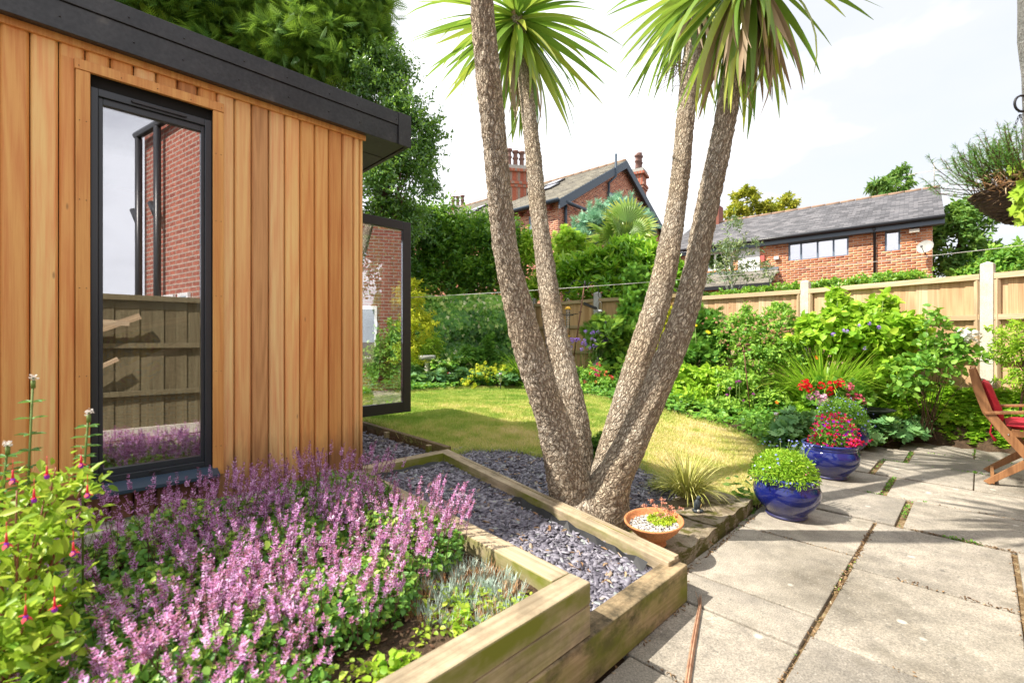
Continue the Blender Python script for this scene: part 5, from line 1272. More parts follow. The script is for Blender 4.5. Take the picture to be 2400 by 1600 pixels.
def flower_clump(label, u, v, ru, rv, h, nsp, fm, seed, nleaf, lean=.12, fl='flowers', lo=0.):
    g = np.random.default_rng(seed); c = UV(u, v, .29); th = thing('purple_flower_clump', c, label, 'flowering plant', 'purple flowered clumps in the raised bed')
    # leaves form a dome
    a = g.uniform(0, 2 * PI, nleaf); r = np.sqrt(g.random(nleaf)); x = r * np.cos(a) * ru; y = r * np.sin(a) * rv
    dome = np.sqrt(np.clip(1 - .75 * r ** 2, 0, 1)); z = h * .66 * dome * (1 - g.random(nleaf) ** 1.6 * .85)
    z = z * (.75 + .5 * vnoise(x, y, 9, seed))
    pos = c + x[:, None] * U + y[:, None] * V + z[:, None] * Z; pos = pos[:, :3]
    out = nrm((x / ru)[:, None] * U + (y / rv)[:, None] * V + .8 * Z + g.normal(0, .4, (nleaf, 3)))
    ds = nrm(g.normal(size=(nleaf, 3)) + out * .3 + A3([0, 0, -.15]))
    scatter('foliage', T_BROAD, pos, ds, nrm(out + Z * .8), (.021 * g.uniform(.6, 1.4, nleaf)), g.normal(.45, .22, nleaf) + (z / h - .3) * .6, L['oreg'], th)
    P_, D_, N_, S_, T_ = [], [], [], [], []; sb_ = MB()
    for k in range(int(nsp * (.98 if fm is L['pinkf'] else .85))):
        a = g.uniform(0, 2 * PI); r = math.sqrt(g.random()); x, y = r * math.cos(a) * ru * 1.05, r * math.sin(a) * rv * 1.05
        dm = math.sqrt(max(0, 1 - .75 * r * r)); hh = h * (.60 + .40 * dm) * g.uniform(.62, 1.25) * (.85 + .3 * float(vnoise(x, y, 7, seed + 1)))
        b0 = c + x * U + y * V + A3([0, 0, max(.02, hh * .35)]); ln_ = nrm(A3([*(x / ru * U + y / rv * V)[:2], 0]) + g.normal(0, .3, 3) * A3([1, 1, 0])) * lean * hh * g.uniform(.5, 2.6)
        tip = c + x * U + y * V + Z * hh + ln_
        if k % 2 == 0: sb_.tube([b0, tip], [.0012, .0008], 4, False)
        L_ = hh * g.uniform(.16, .38); nw = int(L_ / .0085)
        for i in range(nw):
            q = tip - (tip - b0) * (i * .0085 / np.linalg.norm(tip - b0)); rr = .0045 + .0055 * min(1, (i + .6) / 4)
            for j in range(4):
                an = j * PI / 2 + i * .8 + g.random(); dd_ = A3([math.cos(an), math.sin(an), g.uniform(0, .6)])
                if g.random() < .30: continue
                P_.append(q + dd_ * rr * .4); D_.append(nrm(dd_)); N_.append(nrm(Z + dd_ * .3)); S_.append(g.uniform(.007, .0145) * (.65 if i < 3 else 1)); T_.append(g.beta(1.6, 1.4) - (.3 if i < 3 else 0) + (.12 if g.random() < .2 else 0))
    sb_.obj('stems', M['plum_stem'], th)
    scatter(fl, T_FLORET, A3(P_), A3(D_), A3(N_), A3(S_), A3(T_), fm, th)
M['plum_stem'] = plain('plum_stem', (.14, .06, .06), .7)
K = [('shaded lilac clump against the cedar wall at the corner of the bed', .93, 2.30, .36, .28, .26, 250, 'lilac', 1, 3200),
     ('shaded purple clump below the planks right of the tall window', .38, 2.26, .34, .30, .27, 240, 'lilac', 2, 3400),
     ('thin purple clump under the window sill beside the bare plinth', -.10, 2.22, .22, .22, .22, 70, 'lilac', 3, 1500),
     ('pink-tipped clump leaning over the right hand timber towards the slate strip', .99, 1.66, .22, .30, .23, 230, 'pinkf', 4, 2600),
     ('dense lilac clump in the middle of the raised bed', .56, 1.86, .30, .26, .24, 260, 'lilac', 5, 3400),
     ('pale pink flowering clump at the front edge beside the bare soil', .62, 1.42, .27, .22, .21, 300, 'pinkf', 6, 3200),
     ('pink flowering clump in the foreground with yellow-green shoots', .28, 1.40, .24, .25, .21, 260, 'pinkf', 7, 3200),
     ('leafy green-based clump between the pink clumps and the fuchsia', .22, 1.80, .26, .24, .21, 110, 'lilac', 8, 3400),
     ('small pink clump at the bottom edge of the picture near the timber', .34, 1.16, .14, .10, .15, 70, 'pinkf', 9, 900),
     ('low mostly green clump with few flowers beside the fuchsia stems', .02, 1.42, .22, .22, .17, 50, 'lilac', 10, 3000)]
for k in K: flower_clump(k[0], *k[1:7], L[k[7]], k[8], k[9])
# low green leaves covering the soil under the fuchsia
gd = np.random.default_rng(9); m = 9000
uu = gd.uniform(-.9, .75, m); vv = gd.uniform(1.02, 2.45, m); kk = vnoise(uu, vv, 4, 3) > .35; kk &= ~((uu > .3) & (vv < 1.3)); uu, vv = uu[kk], vv[kk]; m = len(uu)
pos = uu[:, None] * U + vv[:, None] * V + Z * (.295 + .07 * gd.random(m) * vnoise(uu, vv, 9, 5) * 2)[:, None]
put(scatter('ground_leaves', T_BROAD, pos, nrm(gd.normal(size=(m, 3)) * A3([1, 1, .4])), nrm(Z + gd.normal(0, .4, (m, 3))), .020 * gd.uniform(.5, 1.5, m), gd.normal(.4, .2, m), L['oreg'], None, 'stuff'), 'small green leaves carpeting the soil of the raised bed')

m = 900; uu = gd.uniform(.25, 1.12, m); vv = 1.02 + gd.beta(1.2, 2.2, m) * .34; kk = vnoise(uu, vv, 8, 13) > .45; uu, vv = uu[kk], vv[kk]; m = len(uu)
pos = uu[:, None] * U + vv[:, None] * V + Z * (.295 + .03 * gd.random(m))[:, None]
put(scatter('seedling_leaves', T_BROAD, pos, nrm(gd.normal(size=(m, 3)) * A3([1, 1, .4])), nrm(Z + gd.normal(0, .4, (m, 3))), .017 * gd.uniform(.5, 1.6, m), gd.normal(.55, .2, m), L['fuch'], None, 'stuff'), 'sparse small weeds on the bare soil along the front timber')
# fuchsia bush in the near left corner, each leaf its own object
fb = thing('fuchsia_bush', UV(-.05, 1.68, .29), 'yellow-green fuchsia bush with hanging red flowers in the near left corner', 'fuchsia')
g = np.random.default_rng(12); fl_ = [ (P(20, 1165, 1.22), (.17, .16, .10)), (P(140, 1140, 1.25), (.12, .12, .06)), (P(20, 1300, 1.12), (.14, .14, .11)), (P(120, 1240, 1.15), (.09, .12, .06)), (P(20, 1440, 1.05), (.14, .12, .10)), (P(110, 1400, 1.08), (.07, .1, .07)), (P(70, 1530, 1.02), (.10, .1, .07)) ]
b = MB(); st0 = UV(-.08, 1.66, .28); tips = []
for k in range(34):
    c, r = fl_[k % len(fl_)]; q = c + nrm(g.normal(size=3)) * A3(r) * g.uniform(.5, 1.); mid = (st0 + q) / 2 + A3([0, 0, .05]); b.tube([st0 + g.normal(0, .02, 3) * A3([1, 1, 0]), mid, q], [.005, .0035, .0016], 5); tips.append((mid, q))
b.obj('stems', plain('reddish_stem', (.30, .10, .06), .6), fb)
FL = []
for k, t in enumerate((.15, .3, .45, .6, .8, .95)):
    me = mesh_np('leaf', T_LEAF[0] * A3([1.25, 1, 1]), T_LEAF[1], [t, t + .05, t, t - .1, t + .05, t]); me.materials.append(L['fuch']); FL.append(me)
ev, ef, et, kb = [], [], [], 0
for k in range(1250):
    mid, q = tips[g.integers(len(tips))]; tt = g.uniform(.05, 1.05) ** .7; p = mid + (q - mid) * tt + g.normal(0, .022, 3)
    if k > 500: c, r = fl_[g.integers(len(fl_))]; p = c + nrm(g.normal(size=3)) * A3(r) * g.uniform(.35, 1.)
    d = nrm(g.normal(size=3) + A3([0, 0, -.15])); nn_ = nrm(Z + g.normal(0, .45, 3)); s_ = g.uniform(.022, .046)
    if k < 296:
        o = bpy.data.objects.new('leaf', FL[g.integers(6)]); C.objects.link(o); o.parent = fb; o.matrix_parent_inverse = Matrix.Translation(fb.location).inverted()
        Rm = frames(d[None], nn_[None])[0]; mw = Matrix.Translation(Vector(p)) @ Matrix([list(r_) for r_ in Rm]).to_4x4(); l_, q_, s2 = mw.decompose(); o.location = l_; o.rotation_euler = q_.to_euler(); o.scale = (s_,) * 3
    else:
        v, f, _ = scat_arrays(T_LEAF, p[None], d[None], nn_[None], s_, A3([.5])); ev.append(v); ef.append(f + kb); et += [float(np.clip(g.normal(.5, .25), 0, 1))] * len(v); kb += len(v)
link('leaves', mesh_np('leaves', np.vstack(ev), np.vstack(ef), et), fb, True, L['fuch'], 'stuff')
M['fu_red'] = plain('fuchsia_sepal', (.70, .03, .05), .45); M['fu_pur'] = plain('fuchsia_corolla', (.30, .03, .50), .5)
for px, py, D in ((205, 1155, 1.12), (172, 1290, 1.06), (15, 1270, 1.0), (128, 1420, 1.0), (80, 1165, 1.1), (110, 1110, 1.15), (30, 1120, 1.1), (190, 1085, 1.2), (60, 1440, .98)):
    c = P(px, py, D); b = MB(); b.tube([c + Z * .045, c + Z * .02], [.0006, .0006], 5); b.tube([c + Z * .02, c + Z * .008, c], [.0016, .0022, .003], 8)
    for k in range(4):
        a = k * PI / 2 + .4; dd = A3([math.cos(a) * .7, math.sin(a) * .7, -.75 + .35 * ((k * 7 + px) % 3)]); sd = A3([-math.sin(a), math.cos(a), 0])
        b.add([c, c + dd * .010 + sd * .0045, c + dd * .018, c + dd * .010 - sd * .0045], [(0, 1, 2, 3)])
    o = b.obj('flower', M['fu_red'], fb); b = MB(); b.lathe(c, [(.003, 0), (.005, -.005), (.0055, -.010), (.003, -.013)], 8); b.obj('corolla', M['fu_pur'], o)
# tall white-budded stems
for i, (px, y0, y1, D, lb_) in enumerate(((78, 885, 1110, 1.32, 'tallest leafy stem with a white bud standing in front of the cedar planks'), (208, 965, 1080, 1.34, 'leafy stem with a white bud in front of the left window frame'), (18, 1040, 1130, 1.25, 'short leafy stem with fluffy white bud at the left edge of the picture'))):
    c0, c1 = P(px - 14, y1 + 60, D), P(px, y0, D); th = thing('veronica_stem', (*c0[:2], .29), lb_, 'flower stem', 'white budded stems at the left')
    b = MB(); b.tube([A3([c0[0], c0[1], .29]), c0, c1], .0028, 6); b.obj('stem', M['stem'], th)
    ps = []; ds = []
    for k in range(7):
        q = c0 + (c1 - c0) * (k / 7.5)
        for j in range(4): a = j * PI / 2 + k * .5; ps.append(q); ds.append([math.cos(a), math.sin(a), .25])
    scatter('leaves', T_LONG, A3(ps), nrm(A3(ds)), np.tile(Z, (len(ps), 1)), .036, g.uniform(.2, .7, len(ps)), L['alch'], th)
    b = MB(); b.tube([c1 - Z * .03, c1 - Z * .008], .005, 8); b.obj('green_bud', M['stem'], th)
    ps = c1 + g.normal(0, .0045, (40, 3)); scatter('white_bud', T_FLOWER, ps, nrm(g.normal(size=(40, 3))), nrm(g.normal(size=(40, 3)) + Z), .007, g.random(40), L['whitef'], th)
# glaucous pinks with dry tufts in the front corner
th = thing('dianthus_cushion', UV(1.02, 1.22, .29), 'blue-grey tufted cushion plant with dry brown stalks beside the front corner timber', 'cushion plant')
vs, fs, ts, kb = [], [], [], 0; vs2, fs2, ts2, kb2 = [], [], [], 0
for k in range(230):
    a = g.uniform(0, 2 * PI); r = math.sqrt(g.random()); p = UV(.97 + r * math.cos(a) * .20, 1.24 + r * math.sin(a) * .225, .285)
    v, f, t = blades(g, p, 14, .05, .0026, .9, .5, 3, r0=.012)
    if g.random() < .66: vs.append(v); fs.append(f + kb); ts.append(t); kb += len(v)
    else: vs2.append(v); fs2.append(f + kb2); ts2.append(t); kb2 += len(v)
link('blades', mesh_np('blades', np.vstack(vs), np.vstack(fs), np.concatenate(ts)), th, True, L['glaucous']); link('dry_blades', mesh_np('dry_blades', np.vstack(vs2), np.vstack(fs2), np.concatenate(ts2)), th, True, L['straw'])
for i, (u, v, r, lb_) in enumerate(((.86, 1.10, .07, 'small lime green leafy plant on bare soil beside the front timber'), (.62, 1.07, .07, 'lime green seedling close to the front timber, nearest the bottom of the picture'), (.93, 1.20, .05, 'tiny lime plant between the pink flowers and the blue-grey cushion'))):
    th = thing('lime_seedling', UV(u, v, .29), lb_, 'small plant', 'lime green seedlings'); m = 60
    pos = UV(u, v, .29) + nrm(g.normal(size=(m, 3)) + Z) * A3([r, r, r * .6]) * g.uniform(.3, 1, (m, 1)); scatter('leaves', T_BROAD, pos, nrm(g.normal(size=(m, 3))), nrm(Z + g.normal(0, .4, (m, 3))), .028, g.normal(.6, .2, m), L['lime'], th)

# ------------------------------------------------------------------ pots, bowl, small things by the patio
def lathe_thing(name, mat, prof, c, parent, n=56): b = MB(); b.lathe(c, prof, n); return b.obj(name, mat, parent)
def blue_pot(px, base_y, D, r, h, label, seed):
    c = A3([(px - 1200) / F * D, D, 0.002]); th = thing('blue_pot', c, label, 'plant pot', 'cobalt blue glazed pots')
    k = r / .20; kh = h / .27
    prof = [(.001, .012), (.098, .012), (.102, 0), (.112, 0), (.122, .008), (.122, .016), (.112, .022), (.135, .05), (.168, .085), (.190, .125), (.198, .160), (.196, .190), (.185, .215), (.176, .226), (.180, .230), (.180, .238), (.176, .242), (.182, .248), (.188, .258), (.188, .266), (.183, .27), (.170, .27), (.168, .262), (.170, .20)]
    prof = [(a * k, b_ * kh) for a, b_ in prof]
    o = MB().lathe((0, 0, 0), prof, 72).obj('pot', M['glaze'], None); o.parent = th; o.location = (0, 0, 0)
    b = MB(); b.disc(c + Z * (h - .035), .172 * k, 40); b.obj('compost', M['soil'], th)
    return c, th
def mound(label, cat, c, r, h, n, size, tmpl, mat, seed, flowers=(), name='pot_plant', nlump=16, core=True):
    g = np.random.default_rng(seed); th = thing(name, c, label, cat)
    d = nrm(g.normal(size=(n, 3)) * A3([1, 1, 1])); d[:, 2] = np.abs(d[:, 2]); rr = 1 - g.random(n) ** 2 * .6
    lum = nrm(g.normal(size=(nlump, 3)) * A3([1, 1, .6]) + A3([0, 0, .4])); near = (d @ lum.T).max(1); rr = rr * (.80 + .25 * near ** 3)
    p = c + d * A3([r, r, h]) * rr[:, None]
    scatter('foliage', tmpl, p, nrm(g.normal(size=(n, 3)) * .8 + d), nrm(d + Z * .6 + g.normal(0, .4, (n, 3))), size * g.uniform(.6, 1.4, n), g.normal(.42, .2, n) + d[:, 2] * .12, mat, th)
    if core:
        b = MB()
        for k in range(18): q = c + nrm(g.normal(size=3) * A3([1, 1, .5]) + A3([0, 0, .5])) * A3([r, r, h]) * .8; b.tube([c - Z * .02, (c + q) / 2, q], [.003, .002, .001], 4)
        b.obj('stems', M['stem'], th)
    for fm, k, s, tm, out, fc in flowers:
        d = nrm(g.normal(size=(k, 3)) + A3([0, -.25, .35])); d[:, 2] = np.abs(d[:, 2]); q = c + d * A3([r, r, h]) * (out * g.uniform(.9, 1.12, (k, 1)))
        scatter('flowers', tm, q, nrm(np.cross(d, g.normal(size=(k, 3)))), nrm(d + A3(fc) + g.normal(0, .3, (k, 3))), s * g.uniform(.7, 1.2, k), g.random(k), L[fm], th)
    return th
c, th = blue_pot(1843, 0, 3.05, .20, .268, 'nearest cobalt blue glazed pot, standing at the lawn corner of the paving', 1)
t1 = mound('bright green mound of small pale blue flowers filling the nearest blue pot', 'bedding plant', c + Z * .24 + A3([-.02, 0, 0]), .19, .185, 4200, .026, T_LONG, L['lime'], 31, [('blue', 26, .018, T_DAISY, 1.12, (0, 0, .5)), ('whitef', 14, .014, T_DAISY, 1.03, (0, 0, .5)), ('pink', 8, .010, T_DAISY, 1.0, (0, 0, .5))])
b = MB(); g = np.random.default_rng(2); hp = []
for k in range(26):
    a = g.uniform(-.6, 2.4); q0 = c + Z * .36 + A3([math.cos(a) * .10, math.sin(a) * .12, 0]); q1 = q0 + A3([math.cos(a) * .10 * g.uniform(.3, 1.2), .05, g.uniform(.05, .11)]); b.tube([q0, (q0 + q1) / 2 + Z * .01, q1], .0016, 4); hp.append(q1)
b.obj('flower_stalks', L['daylily'] if False else M['stem'], t1); bloom('star_flowers', T_FLOWER, hp, .018, L['blue'], t1, g)
c, th = blue_pot(1944, 0, 3.93, .219, .288, 'middle cobalt blue pot, planted with red and magenta fuchsia', 2)
mound('small fuchsia smothered in red and purple bells in the middle blue pot', 'bedding plant', c + Z * .27 + A3([.04, 0, 0]), .16, .24, 1300, .03, T_LEAF, L['mid'], 32, [('red', 90, .038, T_BELL, 1.04, (0, 0, -.6)), ('magenta', 190, .040, T_BELL, 1.06, (0, 0, -.5)), ('purple', 60, .026, T_FLOWER, 1.02, (0, 0, -.8))])
g = np.random.default_rng(4); bc = P(2003, 1034, 3.75); th2 = thing('fuchsia_spray', c + Z * .27, 'arching fuchsia spray with red bells hanging right of the middle blue pot', 'fuchsia spray')
b = MB(); b.tube([c + Z * .28 + A3([.1, 0, 0]), bc - A3([.06, 0, -.04]), bc], .003, 5); b.obj('stem', M['stem'], th2)
bloom('flowers', T_BELL, bc + g.normal(0, 1, (22, 3)) * A3([.045, .02, .02]), .045, L['magenta'], th2, g, (0, 0, -1)); bloom('flowers', T_BELL, bc + g.normal(0, 1, (16, 3)) * A3([.05, .02, .022]), .045, L['red'], th2, g, (0, -.3, -1))
c, th = blue_pot(1978, 0, 4.78, .215, .29, 'farthest cobalt blue pot, half hidden behind the fuchsia pot', 3)
mound('airy green plant with tiny pale blue flowers in the farthest blue pot', 'bedding plant', c + Z * .27 + A3([-.04, 0, 0]), .24, .28, 3400, .028, T_LONG, L['mid'], 33, [('blue', 130, .020, T_DAISY, 1.12, (0, 0, .5))])
# geraniums in a teal pot behind
cg = A3([(1962 - 1200) / F * 5.35, 5.35, float(gz(3.77, 5.35))]); M['teal'] = plain('dark_teal_glaze', (.01, .05, .07), .2)
tg = thing('teal_pot', cg, 'dark teal pot of geraniums standing in the border behind the blue pots', 'plant pot'); o = MB().lathe((0, 0, 0), [(.001, .01), (.13, .01), (.14, 0), (.17, .08), (.20, .22), (.215, .30), (.22, .31), (.19, .31), (.185, .24)], 48).obj('pot', M['teal'], None); o.parent = tg
gg = mound('geranium plants with red, pink and white flower heads in the teal pot', 'geranium', cg + Z * .30, .34, .30, 360, .10, T_ROUND, L['mid'], 34)
g = np.random.default_rng(6); sb = MB()
for m_, pts in (('red', [(1886, 898), (1895, 908), (1878, 906), (1925, 903), (1951, 902), (1970, 896), (1944, 919)]), ('palepink', [(1898, 930), (1912, 926), (1928, 932), (1922, 942), (1934, 940)]), ('pink', [(1990, 906), (1983, 930), (2003, 928), (2013, 934), (2020, 942), (1993, 943), (2008, 946)])):
    P_ = A3([P(a, b_, 5.1) for a, b_ in pts]); bloom('flower_heads', T_UMBEL, P_, .085 if m_ != 'palepink' else .075, L[m_], gg, g, jit=.1)
    for q in P_: sb.tube([cg + Z * .35, (cg + Z * .3 + q) / 2, q], .004, 5)
sb.obj('flower_stalks', M['stem'], gg)
cs_ = A3([(2048 - 1200) / F * 5.15, 5.15, float(gz(4.04, 5.15))]); M['grey_bowl'] = mottled('dark_grey_plastic', [(.3, (.02, .022, .024)), (.7, (.05, .05, .052))], 12, .4, .05, .002)
bt = thing('dark_bath_bowl', cs_, 'wide shallow dark bowl on a post behind the blue pots', 'bowl'); b = MB(); zt = H - 158 / F * 5.15 - float(cs_[2])
b.lathe((0, 0, 0), [(.07, 0), (.05, .03), (.03, zt * .6), (.05, zt - .06), (.14, zt - .03), (.19, zt), (.20, zt), (.14, zt - .02), (.001, zt - .035)], 36); o = b.obj('bowl', M['grey_bowl'], None); o.parent = bt
# terracotta bowl, tilted a little on the mossy stone
cb_ = A3([(1535 - 1200) / F * 2.42, 2.42, .088]); tb = thing('terracotta_bowl', cb_, 'round terracotta bowl of grit and sedum on the mossy stone', 'plant bowl')
tl = Matrix.Rotation(math.radians(-4), 3, 'Y') @ Matrix.Rotation(math.radians(3), 3, 'X'); TL = A3([list(r) for r in tl])
b = MB(); b.lathe(cb_, [(.001, .004), (.052, .004), (.055, 0), (.058, .004), (.056, .018), (.050, .026), (.062, .036), (.095, .062), (.124, .090), (.143, .118), (.150, .124), (.151, .132), (.146, .135), (.139, .131), (.136, .122), (.12, .098), (.10, .08)], 72, True, TL); b.obj('bowl', M['terracotta'], tb)
g = np.random.default_rng(15); m = 1700; a = g.uniform(0, 2 * PI, m); r = np.sqrt(g.random(m)) * .126; pos = cb_ + np.stack([r * np.cos(a), r * np.sin(a), .098 + g.uniform(0, .006, m)], 1) @ TL.T
v, f, t = scat_arrays(T_CHIP, pos, nrm(g.normal(size=(m, 3))), nrm(Z + g.normal(0, .4, (m, 3))), .010 * g.uniform(.5, 1.3, m), np.where(g.random(m) < .2, .05, g.uniform(.4, 1, m))); link('grit', mesh_np('grit', v, f, t), tb, True, M['pebbles'], 'stuff')
ts_ = thing('sedum', cb_ + Z * .1, 'yellow-green sedum with pinkish dead flower heads in the terracotta bowl', 'sedum'); m = 900
a = g.uniform(0, 2 * PI, m); r = np.sqrt(g.random(m)); pos = cb_ + np.stack([.055 + r * np.cos(a) * .075, .045 + r * np.sin(a) * .075, .105 + g.random(m) * .026 * (1.1 - r)], 1) @ TL.T
scatter('leaves', T_QUAD, pos, nrm(g.normal(size=(m, 3)) + Z * .8), nrm(g.normal(size=(m, 3))), .014, g.normal(.5, .25, m), L['sedum'], ts_)
M['dry_pink'] = plain('dry_pink_stalk', (.50, .24, .16), .8); b = MB(); hp = []
for px, py in ((1508, 1184), (1534, 1184), (1556, 1178), (1528, 1172), (1557, 1193), (1573, 1188), (1550, 1170), (1597, 1190), (1563, 1205), (1578, 1198), (1545, 1205)):
    q = P(px, py, 2.45 + g.uniform(-.03, .05)); q0 = cb_ + TL @ A3([.05 + g.normal(0, .03), .04 + g.normal(0, .02), .11]); b.tube([q0, (q0 + q) / 2 + g.normal(0, .004, 3), q], .0013, 5); hp.append(q)
b.obj('dead_stalks', M['dry_pink'], ts_)
hp = A3(hp); hh = np.repeat(hp, 22, 0) + g.normal(0, .0055, (len(hp) * 22, 3)) * A3([1.3, 1.3, .7]); L['sal'] = petal('salmon_seedhead', (.62, .26, .17), (.82, .48, .36)); scatter('dead_heads', T_FLOWER, hh, nrm(g.normal(size=hh.shape)), nrm(g.normal(size=hh.shape) + Z), .010, g.random(len(hh)), L['sal'], ts_)
# little dark bird ornament
cbird = A3([(1636 - 1200) / F * 2.87, 2.87, .088]); bo = thing('bird_ornament', cbird, 'small dark stone bird ornament on the mossy stone under the yellow sedge', 'ornament')
M['bird'] = mottled('bird_stone', [(.3, (.02, .028, .035)), (.7, (.06, .075, .085))], 60, .5, .3, .002); M['bird_beak'] = plain('ochre_beak', (.45, .30, .10), .6)
b = MB(); b.ball(cbird + A3([0, 0, .010]), (.036, .026, .012), 14, 8); b.ball(cbird + A3([-.004, 0, .048]), (.021, .018, .036), 14, 10); b.ball(cbird + A3([.004, -.002, .090]), (.0145, .013, .014), 12, 8); b.ball(cbird + A3([-.020, 0, .040]), (.007, .014, .030), 8, 6); b.ball(cbird + A3([-.026, 0, .018]), (.014, .008, .005), 8, 6)
b.obj('body', M['bird'], bo); b = MB(); b.tube([cbird + A3([.014, -.004, .090]), cbird + A3([.030, -.006, .088])], [.0045, .0008], 8); b.tube([cbird + A3([.008, -.016, .03]), cbird + A3([.014, -.02, .06])], [.003, .001], 6); b.obj('beak', M['bird_beak'], bo)
b = MB(); b.ball(cbird + A3([-.006, -.022, .016]), (.009, .006, .009), 8, 6); b.obj('pale_stone', M['concrete'], bo)
g = np.random.default_rng(171); m = 260; pp = A3([UV(g.uniform(1.4, 2.75), g.uniform(1.05, 2.6)) for _ in range(m)]); pp[:, 2] = np.where(to_uv(pp[:, 0], pp[:, 1])[0] < 1.95, z_strip(pp[:, 0], pp[:, 1]), gz(pp[:, 0], pp[:, 1])) + .022
L['litter'] = petal('dry_litter', (.36, .20, .10), (.66, .48, .30))
put(scatter('dry_litter', T_LONG, pp, nrm(g.normal(size=(m, 3)) * A3([1, 1, .15])), nrm(Z + g.normal(0, .3, (m, 3))), .045 * g.uniform(.4, 1.5, m), g.random(m), L['litter'], None, 'stuff'), 'dry leaf scraps lying on the slate chippings')
# yellow sedge, dwarf conifer by the trunks
clump('yellow_sedge', 'arching yellow striped sedge tuft between the slate, lawn and mossy stone', 'ornamental grass', GH(1612, 1172), 420, .34, .0065, 1.35, L['carex'], 1.1, 41)
bush('dwarf_conifer', 'small round green conifer peeping between the trunks', 'conifer', [ell(1402, 1058, 22, 42, 3.12, .09)], 1500, .028, T_SPRAY, L['yew'], seed=42, stems=3, base=GH(1402, 1095))
# old leaf lying on the paving
q = [G(1641, 1398), G(1640, 1425), G(1632, 1470), G(1622, 1530), G(1612, 1600), G(1606, 1660)]
th = thing('fallen_leaf', q[3], 'long dried brown strap leaf lying on the paving beside the lower timber', 'fallen leaf'); b = MB()
for dx in (-.004, .004):
    vs = []
    for i, p in enumerate(q):
        w_ = [.0015, .006, .009, .010, .010, .009][i]; vs += [p + A3([dx - w_ * .7, 0, .006 + .004 * (dx > 0)]), p + A3([dx, 0, .016]), p + A3([dx + w_ * .7, 0, .005])]
    b.add(vs, [f_ for i in range(5) for f_ in ((3 * i, 3 * i + 1, 3 * i + 4, 3 * i + 3), (3 * i + 1, 3 * i + 2, 3 * i + 5, 3 * i + 4))])
b.tube([q[1] + Z * .01, G(1630, 1385, .02)], .0012, 4); M['dry_leaf'] = mottled('dry_leaf', [(.3, (.30, .14, .08)), (.7, (.55, .36, .24))], 40, .7, .1, .001); b.obj('blade', M['dry_leaf'], th)

# ------------------------------------------------------------------ weeds and litter in the joints
g = np.random.default_rng(17); ps = []; pd = []
def joint(a, e, n, wd=.009, hgt=.012): 
    n = int(n * .55); wd = wd * .8
    a = A3(a); e = A3(e)
    for _ in range(n):
        tq = g.random(); wx = a + (e - a) * tq
        if vnoise(wx[0], wx[1], 7., 33) < .42 and g.random() < .85: continue
        q = wx + A3([g.normal(0, wd), g.normal(0, wd), 0]) ; q[2] = g.uniform(0, hgt) - .006; ps.append(q)
for a, e, n in ((UV(4.42, .518), UV(5.05, .518), 500), (UV(3.74, .36), UV(4.4, .36), 380), (UV(5.73, .505), UV(6.38, .505), 420), (UV(5.72, .67), UV(5.72, .50), 160), (UV(5.07, .67), UV(5.2, .67), 60), (UV(5.72, .45), UV(5.72, -.1), 220), (UV(5.07, .67), UV(5.7, .67), 200), (UV(4.41, .5), UV(4.41, .62), 80),
                (UV(6.4, .4), UV(6.4, -.5), 180), (UV(3.73, .0), UV(3.73, .16), 160), (UV(2.27, .47), UV(2.22, .46), 60), (UV(4.41, .3), UV(4.41, .2), 60), (UV(6.42, .045), UV(7., .045), 120), (UV(3.3, 1.07), UV(3.42, 1.1), 160), (UV(2.9, 1.05), UV(3.2, 1.06), 90), (UV(1.9, .468), UV(2.0, .468), 20), (UV(5.73, .04), UV(5.76, .03), 70), (UV(2.5, .468), UV(3.0, .468), 40)):
    joint(a, e, n)
ps = A3(ps); put(scatter('joint_weeds', T_BROAD, ps, nrm(g.normal(size=ps.shape) + Z * .6), nrm(Z + g.normal(0, .5, ps.shape)), .012 * g.uniform(.4, 1.4, len(ps)), g.normal(.35, .25, len(ps)), L['mid'], None, 'stuff'), 'tiny green weeds growing in the paving joints')
ps = []
for a, e, n in ((UV(2.0, .468), UV(3.7, .468), 1000), (UV(1.5, .468), UV(2.0, .468), 250), (UV(2.9, .3), UV(2.9, -.1), 160), (UV(1.505, .5), UV(1.505, .9), 150), (UV(2.1, .4), UV(2.1, -.1), 60), (UV(3.73, .3), UV(3.73, -.6), 500), (UV(3.73, .36), UV(4.4, .36), 300), (UV(3.04, .5), UV(3.04, 1.0), 120), (UV(2.02, 1.03), UV(3.3, 1.045), 1600), (UV(2.03, .95), UV(2.15, 1.0), 200), (UV(1.0, .905), UV(1.98, .907), 400), (UV(-.3, -.12), UV(3.7, -.12), 500), (UV(4.41, .4), UV(4.41, -.4), 200)):
    joint(a, e, n, .010, .010)
ps = A3(ps); v, f, t = scat_arrays(T_CHIP, ps, nrm(g.normal(size=ps.shape)), nrm(Z + g.normal(0, .4, ps.shape)), .0085 * g.uniform(.3, 1.3, len(ps)), g.random(len(ps)) * .9)
M['litter'] = tinted('joint_litter', [(0, (.08, .04, .02)), (.4, (.22, .13, .06)), (.8, (.38, .25, .13)), (1, (.60, .52, .42))], .95)
put(link('joint_litter', mesh_np('joint_litter', v, f, t), None, True, M['litter'], 'stuff'), 'brown crumbs and grit lying in the paving joints')

